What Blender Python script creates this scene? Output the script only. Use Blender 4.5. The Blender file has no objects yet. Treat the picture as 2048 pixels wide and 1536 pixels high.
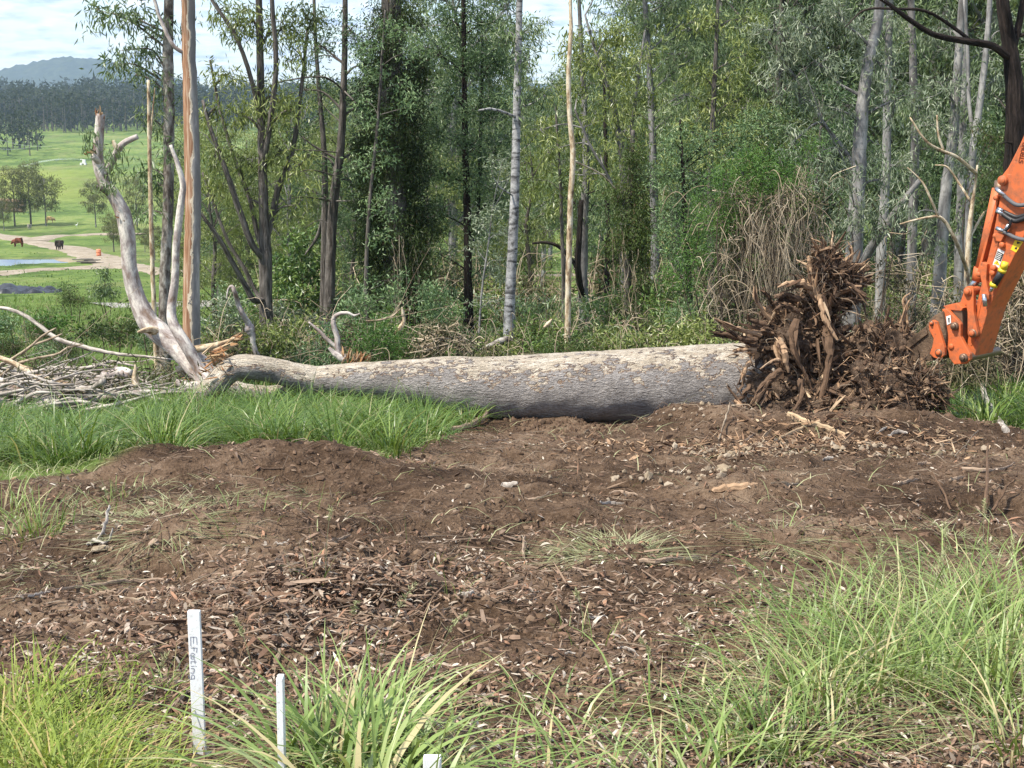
import bpy, math, random
import numpy as np
from mathutils import Vector

SC = bpy.context.scene
COL = SC.collection
# ------------------------------------------------------------------ camera
EYE = np.array((0.0, 0.0, 3.7))
FPX, CX, CY = 2813.0, 1024.0, 768.0
PITCH = math.atan((CY - 250.0) / FPX)
_f = np.array((0, math.cos(PITCH), -math.sin(PITCH)))
_u = np.array((0, math.sin(PITCH), math.cos(PITCH)))
cam_d = bpy.data.cameras.new("camera")
cam_d.sensor_width = 36.0
cam_d.lens = FPX / 2048.0 * 36.0
cam_d.clip_start = 0.1
cam_d.clip_end = 20000.0
cam = bpy.data.objects.new("camera", cam_d)
COL.objects.link(cam)
cam.location = EYE
cam.rotation_euler = (math.pi / 2 - PITCH, 0, 0)
SC.camera = cam
# ------------------------------------------------------------------ sky and sun
SUN = Vector((-0.46, -0.30, 0.84)).normalized()
sun_el = math.asin(SUN.z)
sun_az = math.atan2(SUN.x, SUN.y)
W = bpy.data.worlds.new("World")
SC.world = W
W.use_nodes = True
wt = W.node_tree
wt.nodes.clear()
def WN(t, **k):
    n = wt.nodes.new(t)
    for a, v in k.items():
        setattr(n, a, v)
    return n
w_out = WN('ShaderNodeOutputWorld')
w_bg = WN('ShaderNodeBackground')
w_bg.inputs['Strength'].default_value = 0.13
w_sky = WN('ShaderNodeTexSky', sky_type='NISHITA', sun_disc=False, sun_elevation=sun_el, sun_rotation=sun_az, altitude=100, air_density=1.0, dust_density=1.0, ozone_density=1.0)
w_tc = WN('ShaderNodeTexCoord')
# cloud deck: view direction projected on a flat layer so that clouds shrink towards the horizon
w_sep = WN('ShaderNodeSeparateXYZ')
w_add = WN('ShaderNodeMath', operation='ADD'); w_add.inputs[1].default_value = 0.16
w_dx = WN('ShaderNodeMath', operation='DIVIDE'); w_dy = WN('ShaderNodeMath', operation='DIVIDE')
w_abs = WN('ShaderNodeMath', operation='ABSOLUTE')
w_cmb = WN('ShaderNodeCombineXYZ')
wt.links.new(w_tc.outputs['Generated'], w_sep.inputs[0])
wt.links.new(w_sep.outputs['Z'], w_abs.inputs[0]); wt.links.new(w_abs.outputs[0], w_add.inputs[0])
wt.links.new(w_sep.outputs['X'], w_dx.inputs[0]); wt.links.new(w_add.outputs[0], w_dx.inputs[1])
wt.links.new(w_sep.outputs['Y'], w_dy.inputs[0]); wt.links.new(w_add.outputs[0], w_dy.inputs[1])
wt.links.new(w_dx.outputs[0], w_cmb.inputs[0]); wt.links.new(w_dy.outputs[0], w_cmb.inputs[1])
w_n = WN('ShaderNodeTexNoise'); w_n.inputs['Scale'].default_value = 7.5; w_n.inputs['Detail'].default_value = 7; w_n.inputs['Roughness'].default_value = 0.55
wt.links.new(w_cmb.outputs[0], w_n.inputs['Vector'])
w_r = WN('ShaderNodeValToRGB'); w_r.color_ramp.elements[0].position = 0.40; w_r.color_ramp.elements[1].position = 0.58
wt.links.new(w_n.outputs['Fac'], w_r.inputs[0])
w_n2 = WN('ShaderNodeTexNoise'); w_n2.inputs['Scale'].default_value = 11.0; w_n2.inputs['Detail'].default_value = 6
wt.links.new(w_cmb.outputs[0], w_n2.inputs['Vector'])
w_cc = WN('ShaderNodeValToRGB'); w_cc.color_ramp.elements[0].position = 0.35; w_cc.color_ramp.elements[1].position = 0.65
w_cc.color_ramp.elements[0].color = (2.3, 3.0, 4.5, 1); w_cc.color_ramp.elements[1].color = (4.9, 5.1, 5.5, 1)
wt.links.new(w_n2.outputs['Fac'], w_cc.inputs[0])
w_mx = WN('ShaderNodeMix', data_type='RGBA')
w_mf = WN('ShaderNodeMath', operation='MULTIPLY'); w_mf.inputs[1].default_value = 0.92
wt.links.new(w_r.outputs[0], w_mf.inputs[0])
wt.links.new(w_mf.outputs[0], w_mx.inputs['Factor'])
wt.links.new(w_sky.outputs[0], w_mx.inputs['A']); wt.links.new(w_cc.outputs[0], w_mx.inputs['B'])
wt.links.new(w_mx.outputs['Result'], w_bg.inputs['Color'])
wt.links.new(w_bg.outputs[0], w_out.inputs['Surface'])
sun_d = bpy.data.lights.new("sun", 'SUN')
sun_d.energy = 3.8
sun_d.angle = math.radians(3.0)
sun_d.color = (1.0, 0.93, 0.82)
sun = bpy.data.objects.new("sun", sun_d)
COL.objects.link(sun)
sun.rotation_euler = SUN.to_track_quat('Z', 'Y').to_euler()
SC.view_settings.view_transform = 'Standard'
SC.view_settings.look = 'None'
SC.view_settings.exposure = 1.06
SC.view_settings.gamma = 1.0
SC.view_settings.use_curve_mapping = False
SC.render.engine = 'CYCLES'
SC.cycles.max_bounces = 8
SC.cycles.diffuse_bounces = 3
SC.cycles.glossy_bounces = 2
SC.cycles.transmission_bounces = 3
SC.cycles.transparent_max_bounces = 6
SC.cycles.volume_bounces = 1
SC.cycles.use_denoising = True

# ------------------------------------------------------------------ numeric helpers
def ray(px, py):
    return _f + np.array((1.0, 0, 0)) * ((px - CX) / FPX) + _u * ((CY - py) / FPX)
def U(px, py, Y):
    """the point seen at photo pixel (px,py) that stands at depth Y"""
    d = ray(px, py)
    return EYE + d * (Y / d[1])
def mpp(Y):
    return Y / FPX
def _h2(ix, iy, s):
    n = (ix.astype(np.int64) * 374761393 + iy.astype(np.int64) * 668265263 + s * 974711) & 0x7fffffff
    n = ((n ^ (n >> 13)) * 1274126177) & 0x7fffffff
    return ((n ^ (n >> 16)) & 0xffff) / 65535.0
def vnoise(x, y, s=0):
    x = np.asarray(x, float); y = np.asarray(y, float)
    ix = np.floor(x); iy = np.floor(y)
    fx = x - ix; fy = y - iy
    fx = fx * fx * (3 - 2 * fx); fy = fy * fy * (3 - 2 * fy)
    a = _h2(ix, iy, s); b = _h2(ix + 1, iy, s); c = _h2(ix, iy + 1, s); d = _h2(ix + 1, iy + 1, s)
    return (a * (1 - fx) + b * fx) * (1 - fy) + (c * (1 - fx) + d * fx) * fy
def fbm(x, y, o=4, s=0, g=0.5):
    t = 0; a = 1; n = 0
    for i in range(o):
        t = t + a * vnoise(x * 2 ** i + 17.3 * i, y * 2 ** i - 9.1 * i, s + i)
        n += a; a *= g
    return t / n - 0.5
def noise3(P, s=0, o=3):
    """cheap 3-D noise, about -1..1, for P (N,3)"""
    P = np.asarray(P, float)
    t = 0; a = 1; n = 0
    for i in range(o):
        k = 2.0 ** i
        q = P * k + 13.7 * i + s * 3.1
        v = vnoise(q[:, 0] + 0.37 * q[:, 2], q[:, 1] - 0.29 * q[:, 2], s + i) + vnoise(q[:, 2] + 0.41 * q[:, 0], q[:, 1] + 5.5 + 0.2 * q[:, 0], s + 7 + i)
        t = t + a * (v - 1.0); n += a; a *= 0.5
    return t / n
def sstep(a, b, x):
    t = np.clip((x - a) / (b - a), 0, 1)
    return t * t * (3 - 2 * t)

# ------------------------------------------------------------------ terrain
_rows = [(0.0, None, 2.15), (2.5, None, 1.85), (4.55, 1536, None), (6.0, 1310, None), (8.3, 1115, None), (10, 1015, None), (13, 915, None), (17.5, 842, None), (23, 757, None), (30, 700, None), (40, 648, None),
         (60, 604, None), (110, 568, None), (170, 527, None), (240, 484, None), (320, 436, None), (420, 392, None), (520, 345, None), (650, 300, None), (800, 268, None), (1000, 250, None), (1300, 226, None), (1800, 205, None), (2600, 195, None), (5000, 190, None)]
_Y = []; _Z = []
for Y_, r_, z_ in _rows:
    _Y.append(Y_); _Z.append(z_ if r_ is None else U(CX, r_, Y_)[2])
_Yd = np.concatenate([[0], np.geomspace(1.0, 5000, 1400)])
_Zd = np.interp(_Yd, _Y, _Z)
_k = np.hanning(91); _k /= _k.sum()
_Zd = np.convolve(np.pad(_Zd, 45, mode='edge'), _k, mode='valid')
def H0(y):
    y = np.maximum(np.asarray(y, float), 0)
    return np.interp(y, _Yd, _Zd)
def row_depth(px, py):
    """depth at which the view ray through the pixel meets the smooth terrain"""
    Ys = np.geomspace(3.5, 1500, 3000)
    d = ray(px, py)
    z = EYE[2] + d[2] * (Ys / d[1])
    i = np.argmax(z < H0(Ys))
    return float(Ys[i])
# bumps: px, row of the foot, radius x, radius y, height
_B = []
for px, py, rx, ry, h in [
    (300, 935, 0.55, 0.35, 0.20), (520, 945, 0.7, 0.35, 0.26), (690, 950, 0.5, 0.35, 0.12), (420, 960, 0.9, 0.35, 0.14),
    (430, 1090, 0.75, 0.45, 0.17), (280, 1110, 0.5, 0.35, 0.07), (600, 1085, 0.7, 0.5, 0.09),
    (1360, 860, 0.6, 0.5, 0.26), (1450, 868, 0.6, 0.5, 0.28), (1240, 900, 0.6, 0.3, 0.04),
    (1600, 880, 1.2, 0.7, 0.22), (1800, 870, 1.1, 0.7, 0.18), (1500, 985, 0.35, 0.25, 0.14), (1380, 975, 0.5, 0.2, 0.10), (1650, 960, 0.8, 0.25, 0.08),
    (600, 1210, 0.4, 0.28, 0.10), (760, 1190, 0.4, 0.25, 0.09), (520, 1260, 0.35, 0.25, 0.09), (1690, 1080, 0.7, 0.35, 0.12), (1900, 1090, 0.6, 0.3, 0.10),
    (1000, 850, 0.9, 0.7, -0.16), (1140, 850, 0.8, 0.6, -0.12), (920, 930, 0.18, 0.14, -0.10), (1050, 945, 0.25, 0.15, -0.08), (1300, 1235, 0.5, 0.16, -0.05), (150, 1180, 0.9, 0.2, -0.05), (1250, 1420, 0.4, 0.2, -0.06), (1700, 1480, 0.35, 0.15, -0.1)]:
    Yb = row_depth(px, py)
    _B.append((U(px, py, Yb)[0], Yb, rx, ry, h))
POND = None
_soil_px = [(-400, 985), (0, 965), (150, 955), (280, 940), (400, 925), (520, 915), (640, 915), (760, 925), (820, 905), (865, 880), (915, 850), (935, 838), (955, 800), (1100, 790), (1400, 790), (1600, 790), (1780, 790), (1830, 838), (1900, 848), (2048, 858), (2400, 860)]
_sa = np.array([(p[0] - CX) / FPX for p in _soil_px])
_sd = np.array([row_depth(*p) for p in _soil_px])
def soil_mask(x, y):
    x = np.asarray(x, float); y = np.asarray(y, float)
    d = np.interp(x / np.maximum(y, 1.0), _sa, _sd)
    d = d + 0.9 * fbm(x * 0.9, y * 0.9, 3, 40)
    return 1 - sstep(-0.25, 0.25, y - d)
_pY = row_depth(60, 525)
_pc = (U(-10, 525, _pY)[0], _pY)
_prx, _pry = 8.2, 10.5
PONDZ = float(H0(np.array([_pY]))[0]) - 0.55
def pond_r(x, y):
    a = np.arctan2((y - _pc[1]) / _pry, (x - _pc[0]) / _prx)
    wob = 1 + 0.10 * np.sin(3 * a + 0.6) + 0.06 * np.sin(5 * a + 2)
    return np.hypot((x - _pc[0]) / _prx, (y - _pc[1]) / _pry) / wob
def H(x, y):
    x = np.asarray(x, float); y = np.asarray(y, float)
    z = H0(y)
    m = soil_mask(x, y)
    near = 1 - sstep(22, 34, y)
    for bx, by, rx, ry, h in _B:
        z = z + h * np.exp(-(((x - bx) / rx) ** 2 + ((y - by) / ry) ** 2))
    z = z + near * (0.20 * fbm(x * 0.45, y * 0.45, 3, 3) + m * (0.17 * fbm(x * 1.5, y * 1.9, 4, 9, 0.6) + 0.085 * fbm(x * 5, y * 6, 3, 21, 0.65) - 0.10 * np.maximum(0, 0.08 - np.abs(fbm(x * .55 + 3, y * 1.3, 3, 71))) / .08))
    z = z + sstep(28, 60, y) * 1.0 * fbm(x * 0.06, y * 0.06, 3, 5) + sstep(120, 300, y) * 5 * fbm(x * 0.010, y * 0.010, 3, 6)
    far = sstep(30, 90, y) * (1 - sstep(250, 400, y))
    z = z + far * 0.25 * fbm(x * 0.3, y * 0.3, 2, 11)
    pr = pond_r(x, y)
    k = 1 - sstep(1.0, 1.7, pr)
    z = z * (1 - k) + (PONDZ + 0.18) * k
    z = z - 1.2 * (1 - sstep(0.72, 1.06, pr))
    return z
GRID = {}
def Hm(x, y):
    """height of the built ground mesh (bilinear on its grid)"""
    x = np.asarray(x, float); y = np.asarray(y, float)
    tn, ys, Z = GRID['t'], GRID['y'], GRID['z']
    t = x / np.maximum(y, 3.0)
    j = np.clip(np.searchsorted(tn, t) - 1, 0, len(tn) - 2); i = np.clip(np.searchsorted(ys, y) - 1, 0, len(ys) - 2)
    u = (t - tn[j]) / (tn[j + 1] - tn[j]); v = (y - ys[i]) / (ys[i + 1] - ys[i])
    return (Z[i, j] * (1 - u) + Z[i, j + 1] * u) * (1 - v) + (Z[i + 1, j] * (1 - u) + Z[i + 1, j + 1] * u) * v
def h1(x, y):
    return float(Hm(x, y))
def G(px, Y):
    """point on the ground at photo column px and depth Y"""
    x = (px - CX) / FPX * Y / _f[1] * 1.0
    for _ in range(4):
        z = h1(x, Y)
        dep = (EYE[2] - z) / Y
        # column scale depends on the angle below the axis
        t = Y * math.cos(PITCH) + (EYE[2] - z) * math.sin(PITCH)
        x = (px - CX) / FPX * t
    return np.array((x, Y, h1(x, Y)))
def GR(px, py):
    """ground point seen at the pixel"""
    d = ray(px, py)
    Ys = np.geomspace(3.6, 1200, 420)
    for it in range(2):
        P = EYE[None] + d[None] * (Ys / d[1])[:, None]
        b = P[:, 2] < Hm(P[:, 0], P[:, 1])
        i = int(np.argmax(b)) if b.any() else len(Ys) - 1
        if it == 0: Ys = np.linspace(Ys[max(i - 1, 0)], Ys[i], 30)
    return np.array((P[i, 0], Ys[i], h1(P[i, 0], Ys[i])))

# ------------------------------------------------------------------ mesh helpers
class Buf:
    """collects vertices and faces of one mesh"""
    def __init__(s):
        s.V = []; s.Q = []; s.T = []; s.n = 0; s.A = []; s.mq = []; s.mt = []
    def add(s, V, Q=None, T=None, A=None, mi=0):
        V = np.asarray(V, float).reshape(-1, 3)
        if Q is not None and len(Q):
            Q = np.asarray(Q, np.int64); s.Q.append(Q + s.n); s.mq.append(np.full(len(Q), mi))
        if T is not None and len(T):
            T = np.asarray(T, np.int64); s.T.append(T + s.n); s.mt.append(np.full(len(T), mi))
        s.A.append(np.zeros((len(V), 3)) if A is None else np.asarray(A, float))
        s.V.append(V); s.n += len(V)
        return s
    def mesh(s, name, mats, smooth=True):
        V = np.concatenate(s.V); A = np.concatenate(s.A)
        Q = np.concatenate(s.Q) if s.Q else np.zeros((0, 4), np.int64)
        T = np.concatenate(s.T) if s.T else np.zeros((0, 3), np.int64)
        me = bpy.data.meshes.new(name)
        me.vertices.add(len(V)); me.vertices.foreach_set('co', V.astype(np.float32).ravel())
        L = np.concatenate([Q.ravel(), T.ravel()]).astype(np.int32)
        me.loops.add(len(L)); me.loops.foreach_set('vertex_index', L)
        np_ = len(Q) + len(T)
        me.polygons.add(np_)
        st = np.concatenate([np.arange(len(Q)) * 4, len(Q) * 4 + np.arange(len(T)) * 3]).astype(np.int32)
        me.polygons.foreach_set('loop_start', st)
        me.polygons.foreach_set('use_smooth', np.full(np_, smooth))
        mi = np.concatenate((s.mq + s.mt)) if (s.mq or s.mt) else np.zeros(np_)
        me.polygons.foreach_set('material_index', mi.astype(np.int32))
        at = me.attributes.new('bk', 'FLOAT_VECTOR', 'POINT')
        at.data.foreach_set('vector', A.astype(np.float32).ravel())
        me.update(calc_edges=True)
        for m in (mats if isinstance(mats, (list, tuple)) else [mats]):
            me.materials.append(m)
        return me
    def obj(s, name, mats, parent=None, smooth=True, origin=None):
        if origin is None and parent is not None:
            origin = parent.location
        if origin is not None:
            o_ = np.array(origin, float)
            s.V = [v - o_ for v in s.V]
        o = bpy.data.objects.new(name, s.mesh(name, mats, smooth))
        COL.objects.link(o)
        if parent is not None:
            o.parent = parent
        elif origin is not None:
            o.location = origin
        return o
def tag(o, label=None, cat=None, group=None, kind=None):
    if label: o['label'] = label
    if cat: o['category'] = cat
    if group: o['group'] = group
    if kind: o['kind'] = kind
    return o
def empty(name, loc, label, cat, group=None):
    o = bpy.data.objects.new(name, None)
    o.empty_display_size = 0.3
    COL.objects.link(o); o.location = tuple(loc)
    return tag(o, label, cat, group)
def subpart(o, parent):
    """make o (built with the same origin as parent's top thing) a child of the part"""
    o.parent = parent
    o.location = (0, 0, 0)
    return o
def smooth_path(P, R=None, n=6):
    """Catmull-Rom through the points, n steps per span"""
    P = np.asarray(P, float)
    if len(P) < 3:
        t = np.linspace(0, 1, n + 1)[:, None]
        Q = P[0] * (1 - t) + P[-1] * t
        return Q, (None if R is None else R[0] * (1 - t[:, 0]) + R[-1] * t[:, 0])
    E = np.vstack([2 * P[0] - P[1], P, 2 * P[-1] - P[-2]])
    out = []; rr = []
    for i in range(len(P) - 1):
        t = np.linspace(0, 1, n, endpoint=False)[:, None]
        a, b, c, d = E[i], E[i + 1], E[i + 2], E[i + 3]
        out.append(0.5 * ((2 * b) + (c - a) * t + (2 * a - 5 * b + 4 * c - d) * t ** 2 + (3 * b - a - 3 * c + d) * t ** 3))
        if R is not None:
            rr.append(R[i] * (1 - t[:, 0]) + R[i + 1] * t[:, 0])
    out.append(P[-1][None]); Q = np.vstack(out)
    if R is not None:
        rr.append(np.array([R[-1]])); return Q, np.concatenate(rr)
    return Q, None
def tube(P, R, sides=8, cap=True, bump=0.0, bs=3.0, seed=0, v0=0.0, flat=1.0):
    """tapered tube round a path; returns V, Q, T, A (A = unrolled bark coordinates)"""
    P = np.asarray(P, float); R = np.broadcast_to(np.asarray(R, float), (len(P),)).copy()
    n = len(P)
    Tn = np.gradient(P, axis=0); Tn /= np.maximum(np.linalg.norm(Tn, axis=1), 1e-9)[:, None]
    ref = np.array((0.0, 0.0, 1.0)) if abs(Tn[0, 2]) < 0.9 else np.array((1.0, 0, 0))
    N = np.zeros_like(P)
    v = ref - Tn[0] * (ref @ Tn[0]); N[0] = v / np.linalg.norm(v)
    for i in range(1, n):
        v = N[i - 1] - Tn[i] * (N[i - 1] @ Tn[i]); N[i] = v / max(np.linalg.norm(v), 1e-9)
    Bn = np.cross(Tn, N)
    a = np.linspace(0, 2 * math.pi, sides, endpoint=False)
    ca, sa = np.cos(a), np.sin(a)
    D = N[:, None, :] * ca[None, :, None] + flat * Bn[:, None, :] * sa[None, :, None]
    ln = np.concatenate([[0], np.cumsum(np.linalg.norm(np.diff(P, axis=0), axis=1))]) + v0
    A = np.stack([np.broadcast_to(R[:, None] * ca, (n, sides)), np.broadcast_to(R[:, None] * sa, (n, sides)), np.broadcast_to(ln[:, None], (n, sides))], -1)
    rr = np.broadcast_to(R[:, None], (n, sides)).copy()
    if bump:
        q = A.reshape(-1, 3) * bs / max(R.max(), 1e-6)
        rr = rr * (1 + bump * noise3(q, seed, 3).reshape(n, sides))
    V = P[:, None, :] + D * rr[..., None]
    i = np.arange(n - 1)[:, None]; j = np.arange(sides)[None]
    j2 = (j + 1) % sides
    Q = np.stack([i * sides + j, i * sides + j2, (i + 1) * sides + j2, (i + 1) * sides + j], -1).reshape(-1, 4)
    V = V.reshape(-1, 3); A = A.reshape(-1, 3); T = None
    if cap:
        V = np.vstack([V, P[0], P[-1]]); A = np.vstack([A, A[0], A[-1]])
        b = n * sides
        jj = np.arange(sides); j2 = (jj + 1) % sides
        T = np.vstack([np.stack([np.full(sides, b), j2, jj], -1), np.stack([np.full(sides, b + 1), (n - 1) * sides + jj, (n - 1) * sides + j2], -1)])
    return V, Q, T, A
def add_tube(B, P, R, sides=8, n=5, mi=0, wob=0.0, rng=None, **k):
    P = np.asarray(P, float)
    R = list(np.broadcast_to(R, (len(P),))) if np.ndim(R) == 0 else list(R)
    if len(R) == 2 and len(P) > 2:
        R = list(np.linspace(R[0], R[1], len(P)))
    Pp, Rr = smooth_path(P, R, n)
    if wob and rng is not None:
        Pp = Pp + rng.normal(0, wob, Pp.shape) * Rr[:, None]
    V, Q, T, A = tube(Pp, Rr, sides, **k)
    B.add(V, Q, T, A, mi)
    return Pp
def leaves(B, P, Dr, L, Wd, rng, fold=0.25, mi=0):
    """one rhombic leaf per row of P: base point, direction Dr, length L, width Wd"""
    P = np.asarray(P); n = len(P)
    Dr = Dr / np.maximum(np.linalg.norm(Dr, axis=1), 1e-9)[:, None]
    S = np.cross(Dr, rng.normal(size=(n, 3))); S /= np.maximum(np.linalg.norm(S, axis=1), 1e-9)[:, None]
    Nn = np.cross(Dr, S)
    L = np.broadcast_to(L, (n,))[:, None]; Wd = np.broadcast_to(Wd, (n,))[:, None]
    m = P + Dr * L * 0.42
    V = np.stack([P, m + S * Wd * 0.5 + Nn * Wd * fold, P + Dr * L - Nn * Wd * fold, m - S * Wd * 0.5 + Nn * Wd * fold], 1)
    B.add(V.reshape(-1, 3), np.arange(n * 4).reshape(n, 4), mi=mi)
def blades(B, P, Hh, Wd, rng, bend=0.6, segs=4, az=None, mi=0, spread=0.5, vs=1.0):
    """grass blades: arching tapered strips from ground points P"""
    P = np.asarray(P, float); n = len(P)
    Hh = np.broadcast_to(Hh, (n,)); Wd = np.broadcast_to(Wd, (n,))
    az = rng.uniform(0, 2 * math.pi, n) if az is None else az
    d = np.stack([np.cos(az), np.sin(az), np.zeros(n)], 1)
    s = np.stack([-np.sin(az + rng.normal(0, .6, n)), np.cos(az + rng.normal(0, .6, n)), np.zeros(n)], 1)
    b = np.clip(rng.normal(bend, 0.28, n), 0.02, 1.35)
    ln = np.clip(rng.normal(spread, 0.3, n), 0, 1.2)
    V = []
    for k in range(segs + 1):
        t = k / segs
        c = P + d * (Hh * (ln * 0.45 * t + b * 0.75 * t * t))[:, None]
        c[:, 2] += Hh * (t - 0.55 * b * t ** 2.4) * np.maximum(0.35, 1 - 0.25 * ln) * vs
        w = Wd * (1 - t ** 1.7) * (0.55 + 0.45 * min(1, 3 * t + .2)) * 0.5 + 0.0006
        V.append(c - s * w[:, None]); V.append(c + s * w[:, None])
    V = np.stack(V, 1)
    base = np.arange(n)[:, None, None] * (2 * (segs + 1))
    k = np.arange(segs)[None, :, None] * 2
    Q = (base + k + np.array([0, 1, 3, 2])[None, None, :]).reshape(-1, 4)
    B.add(V.reshape(-1, 3), Q, mi=mi)
# ------------------------------------------------------------------ materials
class NT:
    def __init__(s, name):
        s.m = bpy.data.materials.new(name); s.m.use_nodes = True
        s.t = s.m.node_tree; s.t.nodes.clear()
        s.out = s.t.nodes.new('ShaderNodeOutputMaterial')
    def n(s, ty, _in=None, **k):
        nd = s.t.nodes.new(ty)
        for a, v in k.items(): setattr(nd, a, v)
        for a, v in (_in or {}).items(): s.set(nd, a, v)
        return nd
    def set(s, nd, a, v):
        sk = nd.inputs[a]
        if isinstance(v, bpy.types.NodeSocket): s.t.links.new(v, sk)
        elif isinstance(v, bpy.types.Node): s.t.links.new(v.outputs[0], sk)
        else:
            if isinstance(v, (tuple, list)) and sk.type == 'RGBA' and len(v) == 3: v = (*v, 1)
            sk.default_value = v
    def math(s, op, a, b=0.0, c=0.0, clamp=False):
        nd = s.n('ShaderNodeMath', operation=op, use_clamp=clamp)
        s.set(nd, 0, a); s.set(nd, 1, b); s.set(nd, 2, c)
        return nd.outputs[0]
    def mix(s, f, a, b, blend='MIX'):
        nd = s.n('ShaderNodeMix', data_type='RGBA', blend_type=blend)
        s.set(nd, 'Factor', f); s.set(nd, 'A', a); s.set(nd, 'B', b)
        return nd.outputs['Result']
    def noise(s, vec, scale, detail=3, rough=0.55, dist=0.0):
        nd = s.n('ShaderNodeTexNoise', {'Scale': scale, 'Detail': detail, 'Roughness': rough, 'Distortion': dist})
        if vec is not None: s.set(nd, 'Vector', vec)
        return nd.outputs['Fac']
    def ramp(s, fac, pts):
        nd = s.n('ShaderNodeValToRGB'); cr = nd.color_ramp
        while len(cr.elements) < len(pts): cr.elements.new(0.5)
        for e, (p, c) in zip(cr.elements, pts):
            e.position = p; e.color = (*c, 1) if len(c) == 3 else c
        s.set(nd, 0, fac)
        return nd.outputs[0]
    def step(s, x, a, b):
        nd = s.n('ShaderNodeMapRange', {'From Min': a, 'From Max': b}, interpolation_type='SMOOTHSTEP')
        s.set(nd, 'Value', x)
        return nd.outputs[0]
    def attr(s, name='bk'):
        return s.n('ShaderNodeAttribute', attribute_name=name).outputs['Vector']
    def sep(s, v):
        nd = s.n('ShaderNodeSeparateXYZ'); s.set(nd, 0, v); return nd.outputs
    def scale(s, v, sc):
        nd = s.n('ShaderNodeMapping'); s.set(nd, 'Vector', v); nd.inputs['Scale'].default_value = sc; return nd.outputs[0]
    def pos(s):
        return s.n('ShaderNodeNewGeometry').outputs['Position']
    def isl(s):
        return s.n('ShaderNodeNewGeometry').outputs['Random Per Island']
    def obj(s):
        return s.n('ShaderNodeObjectInfo').outputs['Random']
    def bump(s, h, strength=0.5, dist=0.02, norm=None):
        nd = s.n('ShaderNodeBump', {'Strength': strength, 'Distance': dist, 'Height': h})
        if norm is not None: s.set(nd, 'Normal', norm)
        return nd.outputs[0]
    def done(s, base, rough=0.8, normal=None, spec=0.3, metal=0.0, trans=0.0, tcol=None):
        p = s.n('ShaderNodeBsdfPrincipled', {'Base Color': base, 'Roughness': rough, 'Specular IOR Level': spec, 'Metallic': metal})
        if normal is not None: s.set(p, 'Normal', normal)
        r = p.outputs[0]
        if trans:
            tr = s.n('ShaderNodeBsdfTranslucent', {'Color': tcol if tcol is not None else base})
            mx = s.n('ShaderNodeMixShader', {0: trans, 1: r, 2: tr.outputs[0]})
            r = mx.outputs[0]
        s.t.links.new(r, s.out.inputs['Surface'])
        return s.m
def plain(name, c, rough=0.6, spec=0.4, metal=0.0, var=0.15, sc=8.0, bump=0.0, bsc=40.0):
    t = NT(name); ps = t.n('ShaderNodeTexCoord').outputs['Object']
    n = t.noise(ps, sc, 4)
    b = t.mix(n, tuple(x * (1 - var) for x in c), tuple(min(1, x * (1 + var)) for x in c))
    nm = t.bump(t.noise(ps, bsc, 3), bump, 0.01) if bump else None
    return t.done(b, rough, nm, spec, metal)
def leafmat(name, cols, trans=0.32, rough=0.5, spec=0.35, clump=0.9, dead=None):
    """cols: dark to light; per-leaf and per-clump variation"""
    t = NT(name)
    n = t.noise(t.n('ShaderNodeTexCoord').outputs['Object'], clump, 3)
    f = t.math('ADD', t.math('MULTIPLY', t.isl(), 0.50), t.math('MULTIPLY_ADD', n, 1.1, -0.30), clamp=True)
    f = t.math('ADD', f, t.math('MULTIPLY_ADD', t.obj(), 0.16, -0.08), clamp=True)
    k = len(cols)
    c = t.ramp(f, [(i / (k - 1) * 0.9 + 0.05, cols[i]) for i in range(k)])
    if dead:
        c = t.mix(t.step(t.math('FRACT', t.math('MULTIPLY', t.isl(), 7.13)), 1 - dead[1], 1 - dead[1] + 0.01), c, dead[0])
    tc = t.mix(0.5, c, t.mix(1.0, c, (1.5, 1.35, 0.5), 'MULTIPLY'))
    return t.done(c, rough, None, spec, trans=trans * .8, tcol=tc)
def islmat(name, cols, rough=0.8, trans=0.0, spec=0.2, grain=0.0):
    t = NT(name)
    k = len(cols)
    f = t.isl()
    c = t.ramp(f, [((i + 0.5) / k, cols[i]) for i in range(k)])
    c = t.mix(t.noise(t.n('ShaderNodeTexCoord').outputs['Object'], 30.0, 4), t.mix(1.0, c, (.55, .55, .55), 'MULTIPLY'), t.mix(1.0, c, (1.3, 1.3, 1.3), 'MULTIPLY'))
    nm = None
    if grain:
        nm = t.bump(t.noise(t.scale(t.attr(), (90, 90, 8)), 1.0, 3), grain, 0.01)
        c = t.mix(t.noise(t.scale(t.attr(), (120, 120, 6)), 1.0, 3), t.mix(1.0, c, (.45, .42, .4), 'MULTIPLY'), t.mix(1.0, c, (1.25, 1.25, 1.25), 'MULTIPLY'))
    return t.done(c, rough, nm, spec, trans=trans)
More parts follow.
